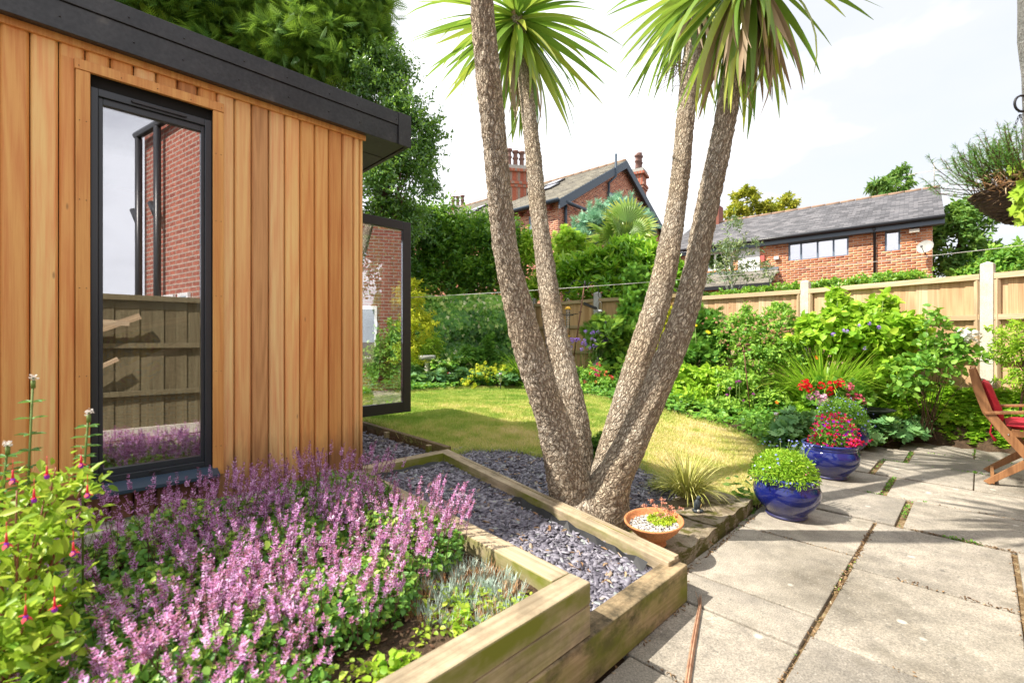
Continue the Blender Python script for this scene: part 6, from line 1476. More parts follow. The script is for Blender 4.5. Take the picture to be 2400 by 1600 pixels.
# ------------------------------------------------------------------ trees and hedges beyond the garden
def tr(px, D, z0, z1px, r):       # trunk path in world
    a = onray(px, D); b_ = P(px, z1px, D); return (r, [A3([a[0], a[1], z0]), A3([a[0] + .05, a[1], (z0 + b_[2]) / 2]), b_])
bush('cypress_tree', 'huge dark green cypress rising behind the garden room roof', 'tree', [ell(600, -90, 330, 230, 8.6, 1.5), ell(330, -100, 260, 210, 8.8, 1.4), ell(430, 30, 200, 120, 8.6, .9), ell(760, 130, 130, 190, 8.2, 1.0), ell(600, 150, 200, 130, 8.6, .9), ell(825, -30, 95, 95, 8.2, .7), ell(835, 70, 65, 50, 8.0, .5)],
     36000, .30, T_FEATHER, L['conifer'], seed=51, nl=190, lump=.13, out=.9, droop=.3, trunk=tr(640, 8.8, .3, -100, .28), stems=26, leafname='crown', up=.5)
bush('holly_tree', 'glossy dark holly tree with sky showing through beside the roof corner', 'tree', [ell(900, 225, 85, 100, 7.8, .7), ell(950, 330, 88, 105, 7.7, .7), ell(935, 430, 100, 110, 7.7, .7), ell(860, 420, 80, 190, 8.0, .7), ell(840, 180, 60, 70, 7.9, .5), ell(920, 530, 85, 60, 7.9, .5)],
     42000, .062, T_LEAF, L['holly'], seed=52, nl=48, lump=.24, out=.7, trunk=tr(900, 8.0, .3, 330, .10), stems=34, leafname='crown', inner=.12)
bush('hedge', 'tall dense hedge with bright tips behind the ivy wall', 'hedge', [ell(975, 570, 80, 95, 11.6, .6), ell(1050, 575, 75, 95, 11.6, .6), ell(1125, 590, 70, 95, 11.4, .6), ell(1195, 620, 60, 95, 11.3, .5), ell(1000, 670, 120, 70, 11.5, .5), ell(1150, 670, 100, 70, 11.3, .5), ell(1090, 640, 150, 90, 11.8, .4)],
     40000, .10, T_LEAF, L['hedge'], seed=53, nl=36, lump=.27, out=.7, trunk=tr(1080, 11.6, .4, 640, .08), stems=18)
bush('background_shrub', 'dark evergreen shrub filling the gap under the holly tree', 'shrub', [ell(900, 600, 75, 100, 10.8, .6), ell(985, 560, 50, 70, 10.9, .5)], 7000, .10, T_LEAF, L['hedge_dk'], seed=54, nl=26)
bush('mixed_shrub', 'loose yellow-green shrub between the two left trunks', 'shrub', [ell(1240, 600, 24, 62, 10.9, .4), ell(1255, 690, 40, 45, 10.8, .4)], 2600, .10, T_LEAF, L['lime'], seed=55)
bush('variegated_shrub', 'cream-green variegated shrub above the fence behind the feeders', 'shrub', [ell(1300, 670, 48, 48, 10.4, .4), ell(1290, 625, 30, 25, 10.5, .3)], 2800, .09, T_LEAF, L['lime'], seed=56, tshift=.15)
bush('lime_conifer', 'rounded lime green conifer in front of the brick villa corner', 'conifer', [ell(1333, 575, 40, 36, 11.2, .4), ell(1325, 610, 30, 22, 11.0, .3), ell(1375, 598, 30, 24, 11.2, .3)], 2600, .13, T_SPRAY, L['lime'], seed=57)
th = bush('blue_conifer', 'blue-green pine with upright candles in front of the brick villa gable', 'conifer', [ell(1400, 545, 55, 45, 12.2, .5), ell(1450, 515, 50, 40, 12.2, .5), ell(1360, 560, 25, 25, 12.2, .3), ell(1500, 540, 35, 40, 12.3, .4)], 1500, .24, T_SPRAY, L['blue_con'], seed=58, out=.9, trunk=tr(1430, 12.2, .4, 520, .09), stems=10)
g = np.random.default_rng(58); ps, ds = [], []
for px, y0, y1 in ((1346, 512, 560), (1380, 474, 540), (1404, 470, 530), (1415, 482, 520), (1452, 452, 520), (1480, 454, 520), (1465, 470, 520), (1436, 478, 520), (1395, 500, 540), (1370, 520, 550), (1500, 480, 530)):
    a, e = P(px, y1, 12.1), P(px + g.uniform(-3, 3), y0, 12.1)
    for k in range(190):
        t_ = g.random(); ps.append(a + (e - a) * t_ + g.normal(0, .012, 3)); an = g.uniform(0, 2 * PI); ds.append([math.cos(an), math.sin(an), .9])
scatter('candles', T_NEED, A3(ps), nrm(A3(ds)), nrm(g.normal(size=(len(ps), 3))), .13, g.random(len(ps)), L['blue_con'], th)
# fan palm
fpc = P(1455, 545, 11.0); fp = thing('fan_palm', (fpc[0], fpc[1], .4), 'fan palm with stiff yellow-edged fronds in front of the brick villa', 'palm tree')
b = MB(); b.tube([(fpc[0], fpc[1], .4), (fpc[0] + .03, fpc[1], fpc[2] - .6), fpc], [.13, .12, .10], 12); b.obj('trunk', M['brown_stem'], fp)
L['fan'] = leafm('palm_fan', [(0, (.08, .20, .04)), (.6, (.26, .42, .07)), (.85, (.52, .56, .10)), (1, (.75, .60, .10))], .35, .35, .5)
def fan(c, ax, face, r, g):
    x, y, z = frames(nrm(A3(ax))[None], nrm(A3(face))[None])[0].T; vs, fs, ts = [], [], []; n = 26
    for k in range(n):
        a = -1.9 + 3.8 * k / (n - 1); l = r * (1 - .18 * abs(a) / 1.9) * g.uniform(.94, 1.03); d = math.sin(a) * x + math.cos(a) * y; s_ = math.cos(a) * x - math.sin(a) * y; b0 = len(vs); wd = r * .072
        vs += [c, c + d * l * .55 + s_ * wd + z * .02 * r, c + d * l * .55 - z * .035 * r, c + d * l * .55 - s_ * wd + z * .02 * r, c + d * l - z * .16 * r * g.uniform(.3, 1.6), ]
        fs += [(b0, b0 + 1, b0 + 4, b0 + 2), (b0, b0 + 2, b0 + 4, b0 + 3)]; ts += [.2, .55, .35, .55, g.uniform(.85, 1)]
    return vs, fs, ts
g = np.random.default_rng(59)
for k, (hx, hy, dx, dz, rp) in enumerate(((1448, 535, -.5, .85, 62), (1468, 520, .35, .95, 70), (1488, 540, .9, .45, 58), (1466, 562, -.1, .95, 46), (1425, 562, -1, .2, 56), (1432, 585, -.75, -.6, 46), (1488, 572, .8, -.5, 46), (1458, 580, .1, -1, 40), (1415, 545, -.9, .55, 50), (1495, 555, 1, .05, 44), (1440, 550, -.3, .9, 50), (1478, 548, .6, .8, 52))):
    c1 = P(hx, hy, 10.8 + .05 * (k % 5)); r = rp / F * 10.8
    v, f, t = fan(c1, A3([dx, g.uniform(-.5, .1), dz]), A3([g.normal(0, .3), -.6, .7 + g.normal(0, .3)]), r, g)
    o = link('frond', mesh_np('frond', v, f, t), fp, True, L['fan']); b = MB(); b.tube([fpc, c1], .012, 5); b.obj('stalk', M['stem'], o)
bush('laurel_bush', 'large glossy laurel leaning over the fence behind the feeders', 'shrub', [ell(1400, 640, 80, 48, 10.0, .5), ell(1470, 625, 75, 52, 9.9, .5), ell(1345, 655, 45, 40, 10.2, .4), ell(1530, 640, 55, 60, 9.6, .4), ell(1420, 690, 90, 32, 9.7, .35), ell(1480, 585, 50, 25, 10.0, .3)], 3800, .215, T_LONG, L['laurel'], seed=60, nl=24, out=1.0, trunk=tr(1430, 10., .4, 650, .06), stems=12, droop=-.1)
bush('laurel_bush', 'smaller laurel tuft showing right of the third trunk', 'shrub', [ell(1585, 655, 28, 40, 9.4, .3)], 420, .2, T_LONG, L['laurel'], seed=61, out=1.)
hl = [P(px, py, D) for px, py, D in ((1600, 702, 9.8), (1660, 700, 9.4), (1720, 695, 9.0), (1780, 690, 8.7), (1840, 684, 8.4), (1900, 678, 8.1), (1960, 673, 7.8), (2020, 667, 7.55), (2080, 661, 7.3), (2130, 656, 7.1))]
bush('clipped_hedge', 'low clipped hedge running along the far side of the pale fence', 'hedge', [(q, A3([.40, .30, .14])) for q in hl], 9000, .055, T_LEAF, L['hedge'], seed=62, nl=16, lump=.4, stems=0, tshift=.2)
bush('gum_tree', 'wispy grey-green young gum tree in front of the low brick house', 'tree', [ell(1700, 600, 45, 45, 9.2, .4), ell(1765, 640, 48, 30, 9.2, .35), ell(1740, 580, 55, 20, 9.2, .3), ell(1690, 650, 35, 30, 9.2, .3), ell(1720, 540, 22, 35, 9.2, .2)], 1250, .085, T_LONG, L['euca'], seed=63, nl=40, lump=.16, inner=.05, trunk=tr(1712, 9.2, .5, 600, .035), stems=22, barkm=M['concrete_dark'])
bush('yellow_tree', 'yellowing tree top rising over the left half of the slate roof', 'tree', [ell(1745, 470, 28, 28, 24, 1), ell(1725, 505, 28, 20, 24, 1), ell(1790, 498, 40, 22, 24, 1), ell(1838, 482, 26, 22, 24, 1)], 5200, .17, T_LEAF, L['autumn'], seed=64, nl=34, lump=.2, trunk=tr(1780, 24, .4, 500, .2), stems=14)
bush('far_tree', 'feathery tree top behind the ridge of the slate roof', 'tree', [ell(2085, 445, 34, 20, 26, 1), ell(2108, 412, 16, 22, 26, .8), ell(2060, 430, 20, 10, 26, .6)], 1300, .3, T_LONG, L['tree_far'], seed=65, nl=20, lump=.26, droop=.6, trunk=tr(2090, 26, .4, 440, .2), stems=10)
bush('ash_tree', 'light green tree right of the low brick house', 'tree', [ell(2235, 570, 52, 85, 14.5, .9), ell(2275, 520, 45, 55, 14.5, .8), ell(2250, 640, 60, 50, 14.5, .8), ell(2300, 600, 35, 30, 14.5, .6)], 7000, .15, T_LEAF, L['tree_far'], seed=66, nl=40, lump=.22, inner=.15, trunk=tr(2250, 14.5, .4, 560, .12), stems=22)
bush('garden_tree', 'darker rounded tree at the right edge beyond the fence', 'tree', [ell(2345, 628, 55, 50, 13, .8), ell(2400, 610, 40, 40, 13, .7), ell(2290, 650, 45, 30, 13, .6)], 5200, .14, T_LEAF, L['mid'], seed=67, nl=30, trunk=tr(2345, 13, .4, 620, .12), stems=8)

# ivy wall
g = np.random.default_rng(70); m = 17000
x = g.uniform(-2.95, .42, m); z = .5 + 1.68 * g.random(m) ** .9; kx = vnoise(x, z, 2.6, 70); z = z + .16 * (vnoise(x, z * 0, 3.1, 71) - .5) * (z / 2.2)
y = 10.38 - .62 * kx * vnoise(x, z, .9, 77) * 1.5 - .1 * kx - .2 * g.random(m) - np.where(z > 2.0, -.15, 0)
th = thing('ivy', (-1.2, 10.3, .5), 'wall of ivy, cream variegated towards the right, between the acer and the left trunk', 'ivy')
nn = nrm(np.stack([g.normal(0, .35, m), -1 + 0 * x, .55 + g.normal(0, .3, m)], 1)); dd = nrm(np.stack([g.normal(0, .5, m), -.3 + 0 * x, -1 + 0 * x], 1))
tint = .47 + .3 * (kx - .5) + g.normal(0, .13, m) + np.where((x > -1.5) & (g.random(m) < .10), .36, 0) + (z > 1.85) * .18  # the top leaves are painted lighter, as if catching more light
scatter('leaves', T_IVY, np.stack([x, y, z], 1), dd, nn, .095 * g.uniform(.6, 1.3, m), tint, L['ivy'], th)
b = MB()
for k in range(14): xx = g.uniform(-2.8, .3); b.tube([(xx, 10.42, .4), (xx + g.normal(0, .2), 10.35, 1.2), (xx + g.normal(0, .3), 10.3, 2.0)], .015, 5)
b.obj('stems', M['brown_stem'], th)

# ------------------------------------------------------------------ far border, left of the trunks
bush('golden_acer', 'bright yellow acer beside the open glass door', 'acer', [ell(958, 700, 34, 42, 7.9, .35), ell(980, 765, 42, 42, 7.8, .35), ell(955, 830, 35, 40, 7.8, .3)], 3400, .075, T_LONG, L['golden'], seed=71, nl=30, lump=.24, trunk=tr(950, 7.9, .4, 760, .03), stems=16)
bush('choisya', 'yellow-green narrow leaved shrub behind the bird bath', 'shrub', [ell(1003, 815, 36, 36, 9.3, .3), ell(975, 850, 30, 30, 9.2, .3)], 2000, .08, T_LONG, L['lime'], seed=72, out=1., tshift=.12)
bush('spiky_yew', 'dwarf conifer with a brown tinged top in front of the ivy', 'conifer', [ell(1108, 838, 30, 26, 8.9, .25), ell(1146, 822, 18, 38, 9.0, .2), ell(1165, 850, 20, 20, 8.9, .2)], 4200, .07, T_SPRAY, L['yew'], seed=73, nl=20)
def fern(label, c, n, l, seed, mat='fern'):
    g = np.random.default_rng(seed); th = thing('fern', c, label, 'fern', 'ferns in front of the ivy')
    for k in range(n):
        az = g.uniform(0, 2 * PI); el_ = g.uniform(.7, 1.2); p = A3(c); d = A3([math.cos(az), math.sin(az), 0]); vs = []; ps, ds, ss = [], [], []; path = [p]
        for i in range(22):
            t_ = i / 21; a = el_ - 1.5 * t_; p = p + (d * math.cos(a) + Z * math.sin(a)) * l / 22; path.append(p); sd = nrm(np.cross(d, Z)); w_ = l * .20 * math.sin(PI * min(1, .15 + t_ * .85)) + .01
            for s_ in (-1, 1): ps.append(p); ds.append(nrm(sd * s_ + d * .25)); ss.append(w_)
        T_P = T([(0, -.06, 0), (.11, .2, 0), (0, 1, -.06), (-.11, .2, 0)], [(0, 1, 2, 3)])
        o = scatter('frond', T_P, A3(ps), A3(ds), np.tile(Z, (len(ps), 1)), A3(ss), g.random(len(ps)) * .5 + .3, L[mat], th); b = MB(); b.tube(path[::3], .004, 4); b.obj('stalk', M['stem'], o)
fern('fern with a long frond reaching right in front of the dark ivy', (P(1030, 840, 9.2)[0], 9.2, .47), 11, .75, 74)
fern('fresh green fern standing behind the round leaved border plants', (P(1062, 870, 8.4)[0], 8.4, .44), 12, .50, 75)
def roundleaf(name, label, cat, ells, n, size, seed, mat='alch', fl=None, tm=T_ROUND, up=1.4, group=None):
    th = bush(name, label, cat, ells, n, size, tm, L[mat], group, seed, stems=10, out=.2, up=up, nl=14, lump=.35, inner=.1)
    if fl:
        g = np.random.default_rng(seed + 1)
        for fm, pts, s, r in fl:
            P_ = np.vstack([P(*q) + g.normal(0, 1, (k_, 3)) * A3(r) for q, k_ in pts]); bloom('flowers', T_UMBEL, P_, s, L[fm], th, g, jit=.5)
    return th
roundleaf('lady_mantle', 'lady mantle with a froth of yellow-green flowers at the far lawn edge', 'border plant', [ell(1120, 890, 60, 24, 7.9, .3), ell(1190, 893, 40, 20, 7.8, .25)], 420, .14, 76, fl=[('limeyellow', [((1132, 868, 7.8), 26), ((1160, 872, 7.8), 26), ((1122, 882, 7.7), 16), ((1110, 905, 7.5), 8), ((1092, 895, 7.6), 8), ((1180, 866, 7.9), 14)], .06, (.10, .08, .05))])
roundleaf('lady_mantle', 'green lady mantle leaves in front of the bird bath', 'border plant', [ell(985, 900, 45, 20, 7.7, .3), ell(1040, 895, 45, 22, 7.8, .3), ell(960, 880, 30, 24, 7.9, .25)], 480, .13, 77)
roundleaf('trailing_ivy_mound', 'low variegated ivy mound behind the yellow flowers', 'ground cover', [ell(1085, 855, 35, 18, 8.6, .3), ell(1030, 862, 25, 20, 8.5, .3)], 900, .08, 78, 'ivy', tm=T_IVY)
clump('strap_leaf_clump', 'arching strap leaved clump against the left trunk at the lawn edge', 'perennial', (P(1222, 900, 7.9)[0], 7.9, .42), 260, .62, .018, 1.2, L['daylily'], 1.2, 79)
# bird bath
bb = A3([(1001 - 1200) / F * 8.6, 8.6, .43]); th = thing('bird_bath', bb, 'small stone bird bath on a baluster pedestal in the far border', 'bird bath')
lathe_thing('pedestal', M['concrete'], [(.001, 0), (.09, 0), (.09, .03), (.055, .05), (.07, .10), (.075, .15), (.05, .22), (.035, .28), (.045, .33), (.10, .38), (.001, .38)], bb, th, 28)
lathe_thing('basin', M['concrete_dark'], [(.001, .375), (.13, .38), (.155, .40), (.155, .455), (.145, .46), (.13, .44), (.001, .425)], bb, th, 36)
def solar(px, py0, py1, D, label):
    h_ = (py1 - py0) / F * D; c = P(px, py1, D); th = thing('solar_light', c, label, 'garden light', 'small solar stake lights')
    b = MB(); r = h_ * .13; b.tube([c - Z * .1, c + Z * h_ * .35], r * .3, 8); b.obj('stake', M['black_metal'], th)
    b = MB(); b.lathe(c, [(r * .3, h_ * .30), (r * .9, h_ * .38), (r, h_ * .45), (r, h_ * .62)], 20); b.obj('collar', M['steel'], th)
    b = MB(); b.lathe(c, [(r * .9, h_ * .62), (r * .9, h_ * .85)], 20); b.obj('lens', M['clear'], th)
    b = MB(); b.lathe(c, [(r * 1.05, h_ * .85), (r * 1.08, h_ * .98), (r * .9, h_), (.001, h_)], 20); b.obj('cap', M['steel'], th)
solar(1173, 873, 905, 7.5, 'small solar light at the far lawn edge beside the yellow flowers')
solar(1819, 966, 1006, 4.75, 'steel solar light at the corner of lawn and border near the blue pots')
c = P(1051, 876, 7.7); th = thing('glass_ball_stake', (c[0], c[1], .4), 'red and white glass ball on a stake in the far border', 'garden ornament'); b = MB(); b.ball(c, .03, 14, 10); b.obj('ball', plain('red_glass', (.6, .01, .02), .1), th)
b = MB(); b.tube([c, (c[0], c[1], .35)], .006, 5); b.obj('stake', M['black_metal'], th); b = MB(); b.ball(c + A3([.022, -.012, .01]), .018, 10, 8); b.obj('white_spot', M['white'], th)

# ------------------------------------------------------------------ border behind the trunks
pb, pt = P(1338, 882, 8.0), P(1371, 660, 8.0); th = thing('feeder_pole', pb, 'leaning brown pole with black hooks carrying the bird feeders', 'bird feeder pole')
b = MB(); b.tube([pb, pt], .012, 8); b.obj('pole', M['rust'], th)
b = MB(); b.tube([pt - Z * .14, pt - Z * .02, pt + Z * .03], [.018, .02, .002], 8); b.obj('finial', M['black_metal'], th)
def hook(pts): b = MB(); b.tube([P(x, y, 8.0) for x, y in pts], .006, 6); b.obj('hook', M['black_metal'], th)
hook([(1368, 674), (1362, 662), (1352, 656), (1342, 660), (1336, 672), (1335, 684), (1330, 688), (1326, 684)]); hook([(1374, 674), (1381, 664), (1390, 659), (1399, 665), (1403, 678), (1402, 692), (1405, 698), (1410, 696), (1410, 690), (1406, 688)])
for x0, y0 in ((1364, 695), (1361, 706), (1360, 731)):
    b = MB(); c = P(x0, y0, 8.0); b.tube([c + A3([.03 * math.cos(a), .03 * math.sin(a), 0]) for a in np.linspace(0, 2 * PI, 11)], .004, 5); b.obj('collar', M['black_metal'], th)
b = MB(); ctr = P(1328, 736, 8.0)
for r in (.17, .12): b.tube([ctr + A3([r * math.cos(a), r * math.sin(a), .0 if r > .15 else -.02]) for a in np.linspace(0, 2 * PI, 25)], .004, 5)
b.tube([ctr + A3([.17, 0, 0]), P(1361, 733, 8.0)], .004, 5); b.obj('water_ring', M['black_metal'], th)
b = MB(); p0, p1 = P(1368, 712, 8.0), P(1398, 724, 7.95); b.bar(p0, p1, A3([0, .06, 0]), .012); b.bar(p0 + Z * .02, p1 + Z * .02, A3([0, .07, 0]), .004); put(b.obj('mesh_tray', M['black_metal'], th))
def feeder(px, y0, y1, label, capm, seed, basem):
    c = P(px, y1, 8.0); h_ = (y1 - y0) / F * 8; th = thing('bird_feeder', c, label, 'bird feeder', 'hanging bird feeders')
    b = MB(); b.lathe(c, [(.034, 0), (.034, h_ * .93)], 20); b.obj('tube', M['clear'], th)
    b = MB(); b.lathe(c, [(.001, h_ + .015), (.03, h_ + .01), (.055, h_ * .95), (.056, h_ * .93), (.001, h_ * .93)], 24); b.obj('cap', capm, th)
    b = MB(); b.lathe(c, [(.001, -.01), (.045, -.01), (.045, .008), (.001, .01)], 24); b.obj('base', basem, th)
    b = MB(); b.lathe(c, [(.001, .01), (.030, .01), (.030, h_ * (.55 if seed else .25)), (.001, h_ * (.57 if seed else .27))], 16); b.obj('seed', M['pebble_seed'], th)
    b = MB()
    for s_ in (-1, 1): b.tube([c + A3([s_ * .034, 0, h_ * .95]), c + A3([s_ * .03, 0, h_ + .12]), c + A3([0, 0, h_ + .16])], .002, 4)
    b.obj('hanger', M['steel'], th)
    if not seed:
        b = MB()
        for k in range(12): b.tube([c + A3([.036 * math.cos(a), .036 * math.sin(a), h_ * (k + .5) / 12.5]) for a in np.linspace(0, 2 * PI, 13)], .0012, 4)
        b.obj('mesh', M['steel'], th, kind='stuff')
    else:
        b = MB(); b.tube([c + A3([-.05, -.01, .05]), c + A3([.05, -.01, .05])], .004, 5); b.obj('perch', M['black_metal'], th)
M['pebble_seed'] = mottled('bird_seed', [(.3, (.45, .25, .12)), (.7, (.62, .40, .22))], 90, .9, .3, .002)
feeder(1406, 727, 777, 'clear seed feeder with a domed grey cap hanging right of the pole', M['steel'], 1, M['steel']); feeder(1331, 720, 787, 'wire mesh feeder with yellow cap and base hanging left of the pole', plain('yellow_plastic', (.75, .42, .02), .4), 0, plain('yellow_base', (.75, .42, .02), .4))
wl = thing('washing_line', P(963, 697, 4.52), 'thin white washing line strung across the garden behind the trunks', 'washing line'); b = MB(); a0, a1 = P(963, 697, 4.52), P(2520, 560, 4.52)
b.tube([a0 + (a1 - a0) * t_ - Z * .06 * 4 * t_ * (1 - t_) for t_ in np.linspace(0, 1, 16)], .0028, 5); b.obj('line', M['white'], wl)
bush('column_yew', 'dark green columnar yew standing against the fence beside the third trunk', 'conifer', [ell(1490, 690, 30, 55, 8.3, .3), ell(1482, 760, 36, 60, 8.3, .3), ell(1475, 830, 32, 60, 8.3, .3)], 8500, .085, T_SPRAY, L['yew'], seed=80, nl=30, lump=.2, up=.8, out=1.2, droop=-.9)
bush('juniper', 'dark feathery juniper with arching sprays under the seed feeder', 'conifer', [ell(1425, 800, 50, 55, 8.0, .35), ell(1450, 860, 50, 50, 7.9, .3), ell(1400, 770, 30, 30, 8.1, .25)], 2600, .13, T_SPRAY, L['conifer'], seed=81, nl=30, out=1.2)
vb_ = thing('verbena', (P(1385, 860, 7.9)[0], 7.9, .45), 'airy verbena with small mauve flower heads on thin stems under the feeders', 'perennial'); vp = [(1372, 776), (1386, 780), (1391, 778), (1357, 795), (1340, 795), (1341, 800), (1370, 797), (1387, 794), (1395, 797), (1365, 804), (1372, 806), (1338, 814), (1363, 818), (1402, 778), (1409, 784), (1418, 755), (1421, 788), (1423, 794), (1421, 800), (1414, 800), (1392, 810), (1398, 812), (1415, 810), (1475, 825), (1350, 796), (1383, 815)]
P_ = A3([P(x, y, 7.75) for x, y in vp]); g = np.random.default_rng(82); bloom('flower_heads', T_UMBEL, P_, .055, L['mauve'], vb_, g); b = MB()
for q in P_: q0 = A3([q[0] + g.normal(0, .06), 7.85, .45]); b.tube([q0, (q + q0) / 2 + A3([g.normal(0, .02), 0, 0]), q], .003, 4)
b.obj('stems', M['stem'], vb_)
rf_ = bush('red_salvia', 'bushy plant dotted with red and magenta flowers at the lawn edge behind the trunks', 'perennial', [ell(1390, 885, 38, 34, 7.4, .25), ell(1420, 905, 35, 25, 7.2, .25), ell(1360, 915, 25, 18, 7.3, .2)], 1800, .05, T_LEAF, L['mid'], seed=83)
g = np.random.default_rng(84); bloom('magenta_flowers', T_POM, A3([P(x, y, 7.15) for x, y in ((1402, 853), (1395, 866), (1400, 869), (1397, 878), (1403, 880), (1434, 884), (1370, 894), (1352, 905), (1408, 872))]), .06, L['magenta'], rf_, g); bloom('coral_flowers', T_POM, A3([P(x, y, 7.12) for x, y in ((1386, 861), (1382, 875), (1406, 856), (1421, 871), (1403, 879), (1396, 894), (1425, 892), (1418, 878), (1430, 881), (1436, 886), (1358, 903), (1391, 863))]), .05, L['coral'], rf_, g)
bush('yellow_euonymus', 'yellow variegated euonymus glimpsed between the two right trunks', 'shrub', [ell(1545, 770, 26, 38, 7.7, .25), ell(1528, 840, 24, 40, 7.5, .25), ell(1560, 730, 12, 14, 7.8, .15)], 2200, .06, T_LEAF, L['golden'], seed=85, tshift=.1)

# ------------------------------------------------------------------ right hand border
bush('dark_conifer', 'dark bushy conifer right of the trunks against the pale fence', 'conifer', [ell(1640, 780, 45, 55, 7.2, .4), ell(1620, 840, 50, 50, 7.1, .4), ell(1675, 820, 35, 45, 7.1, .3)], 4200, .12, T_SPRAY, L['yew'], seed=86, nl=26)
hy = thing('yellow_daisies', P(1640, 850, 6.9), 'two yellow daisy flowers on tall stems in front of the dark conifer', 'perennial'); P_ = A3([P(1629, 762, 6.8), P(1659, 778, 6.8), P(1612, 785, 6.9)]); g = np.random.default_rng(87); bloom('flowers', T_DAISY, P_, .10, L['yellow'], hy, g, (0, -.6, .7), jit=.1); b = MB()
for q in P_: b.tube([q, q - Z * .35 + A3([.02, 0, 0]), q - Z * .9], .005, 5)
b.obj('stems', M['stem'], hy)
ab = bush('abelia', 'loose shrub with small leaves and pinkish tips left of the fence post', 'shrub', [ell(1735, 800, 70, 60, 6.7, .4), ell(1810, 790, 60, 55, 6.6, .4), ell(1780, 850, 90, 55, 6.4, .4), ell(1745, 745, 22, 30, 6.8, .2), ell(1825, 735, 35, 24, 6.7, .25), ell(1850, 830, 45, 50, 6.4, .3)], 9500, .055, T_LEAF, L['mid'], seed=88, nl=40, lump=.22, tshift=.1, inner=.3)
g = np.random.default_rng(89); pp = A3([P(1740 + g.normal(0, 50), 770 + g.normal(0, 30), 6.3 + g.normal(0, .15)) for _ in range(60)] + [P(1820 + g.normal(0, 30), 770 + g.normal(0, 30), 6.25) for _ in range(60)]); L['tip'] = petal('pink_tip', (.60, .25, .16), (.72, .42, .30)); bloom('tips', T_POM, pp, .035, L['tip'], ab, g)
bush('leafy_perennial', 'light green leafy perennials at the lawn edge under the abelia', 'perennial', [ell(1600, 895, 48, 38, 6.6, .3), ell(1660, 900, 50, 42, 6.4, .3), ell(1625, 940, 60, 28, 6.3, .3), ell(1575, 930, 28, 26, 6.6, .2)], 3600, .085, T_LEAF, L['lime'], seed=90, nl=30, lump=.24)
bush('leafy_perennial', 'mid green bushy perennials between the lawn edge and the daylily', 'perennial', [ell(1730, 915, 60, 45, 6.1, .35), ell(1790, 945, 50, 38, 5.9, .3), ell(1700, 955, 55, 26, 5.9, .3), ell(1770, 985, 50, 18, 5.6, .25)], 4600, .062, T_LEAF, L['mid'], seed=91, nl=30, lump=.24, tshift=.18)
al = thing('alliums', P(1720, 930, 5.9), 'small round purple flowers scattered over the border by the lawn edge', 'perennial'); g = np.random.default_rng(92); P_ = A3([P(x, y, 5.75) for x, y in ((1726, 894), (1733, 894), (1684, 902), (1710, 910), (1704, 925), (1766, 923), (1742, 938))]); bloom('flowers', T_POM, P_, .05, petal('plum_ball', (.25, .02, .22), (.42, .06, .36)), al, g); b = MB()
for q in P_: b.tube([q, q - Z * .35], .003, 4)
b.obj('stems', M['stem'], al)
ms_ = thing('metal_flower', P(1760, 960, 5.7), 'rusty metal flower ornament on a long stake in the border', 'garden ornament'); q0, q1 = P(1761, 965, 5.7), P(1742, 812, 5.7); b = MB(); b.tube([q0 - Z * .1, q1], .006, 6); b.obj('stake', M['rust'], ms_)
b = MB()
for px, py in ((1729, 808), (1756, 806), (1760, 822), (1745, 826)): b.ball((P(px, py, 5.7) + q1) / 2 * .4 + P(px, py, 5.7) * .6, (.03, .012, .014), 8, 6)
b.obj('petals', M['rust'], ms_)
dl = clump('daylily', 'big arching daylily clump with orange flowers behind the pots', 'perennial', P(1930, 965, 5.75), 700, .86, .020, 1.2, L['daylily'], 1.15, 93, r0=.25)
g = np.random.default_rng(94); bloom('flowers', T_FLOWER, A3([P(1912, 838, 5.1), P(1820, 943, 5.0)]), .055, L['orange'], dl, g, (0, -.8, .5))
bush('hydrangea', 'tall lime green broad leaved shrub in the middle of the right border', 'shrub', [ell(1950, 790, 80, 55, 6.0, .35), ell(2040, 800, 85, 60, 5.8, .35), ell(1990, 745, 60, 35, 6.0, .3), ell(2110, 790, 55, 50, 5.6, .3), ell(1960, 705, 18, 30, 6.0, .12), ell(2065, 735, 30, 40, 5.9, .2), ell(1900, 770, 30, 30, 6.1, .2), ell(2080, 870, 70, 50, 5.7, .3)], 5200, .092, T_BROAD, L['lime'], seed=95, nl=60, lump=.2, inner=.3)
for i, (px, y0, y1, D, lb_) in enumerate(((1965, 682, 780, 5.9, 'tallest upright leafy shoot standing above the pale fence rail'), (2070, 700, 790, 5.7, 'second upright leafy shoot right of the tallest one'))):
    a, e = P(px - 8, y1, D), P(px, y0, D); th = thing('leafy_shoot', a, lb_, 'plant shoot', 'upright shoots above the hydrangea'); b = MB(); b.tube([a, e], .005, 5); b.obj('stem', M['stem'], th); ps, ds = [], []
    for k in range(9):
        for s_ in (0, PI): an = s_ + k * 1.3; ps.append(a + (e - a) * (k + .5) / 9); ds.append([math.cos(an), math.sin(an), .35])
    scatter('leaves', T_LEAF, A3(ps), nrm(A3(ds)), np.tile(Z, (len(ps), 1)), np.linspace(.13, .06, len(ps)), g.uniform(.3, .8, len(ps)), L['lime'], th)
g = np.random.default_rng(96); bl = thing('blue_flower_heads', P(1990, 780, 5.6), 'small violet blue flower heads among the lime green shrub leaves', 'flowers'); bloom('flowers', T_POM, A3([P(x, y, 5.45) for x, y in ((1978, 774), (1985, 776), (2014, 762), (2038, 758), (2060, 767), (2027, 816), (1953, 783))]), .05, L['mauve'], bl, g)
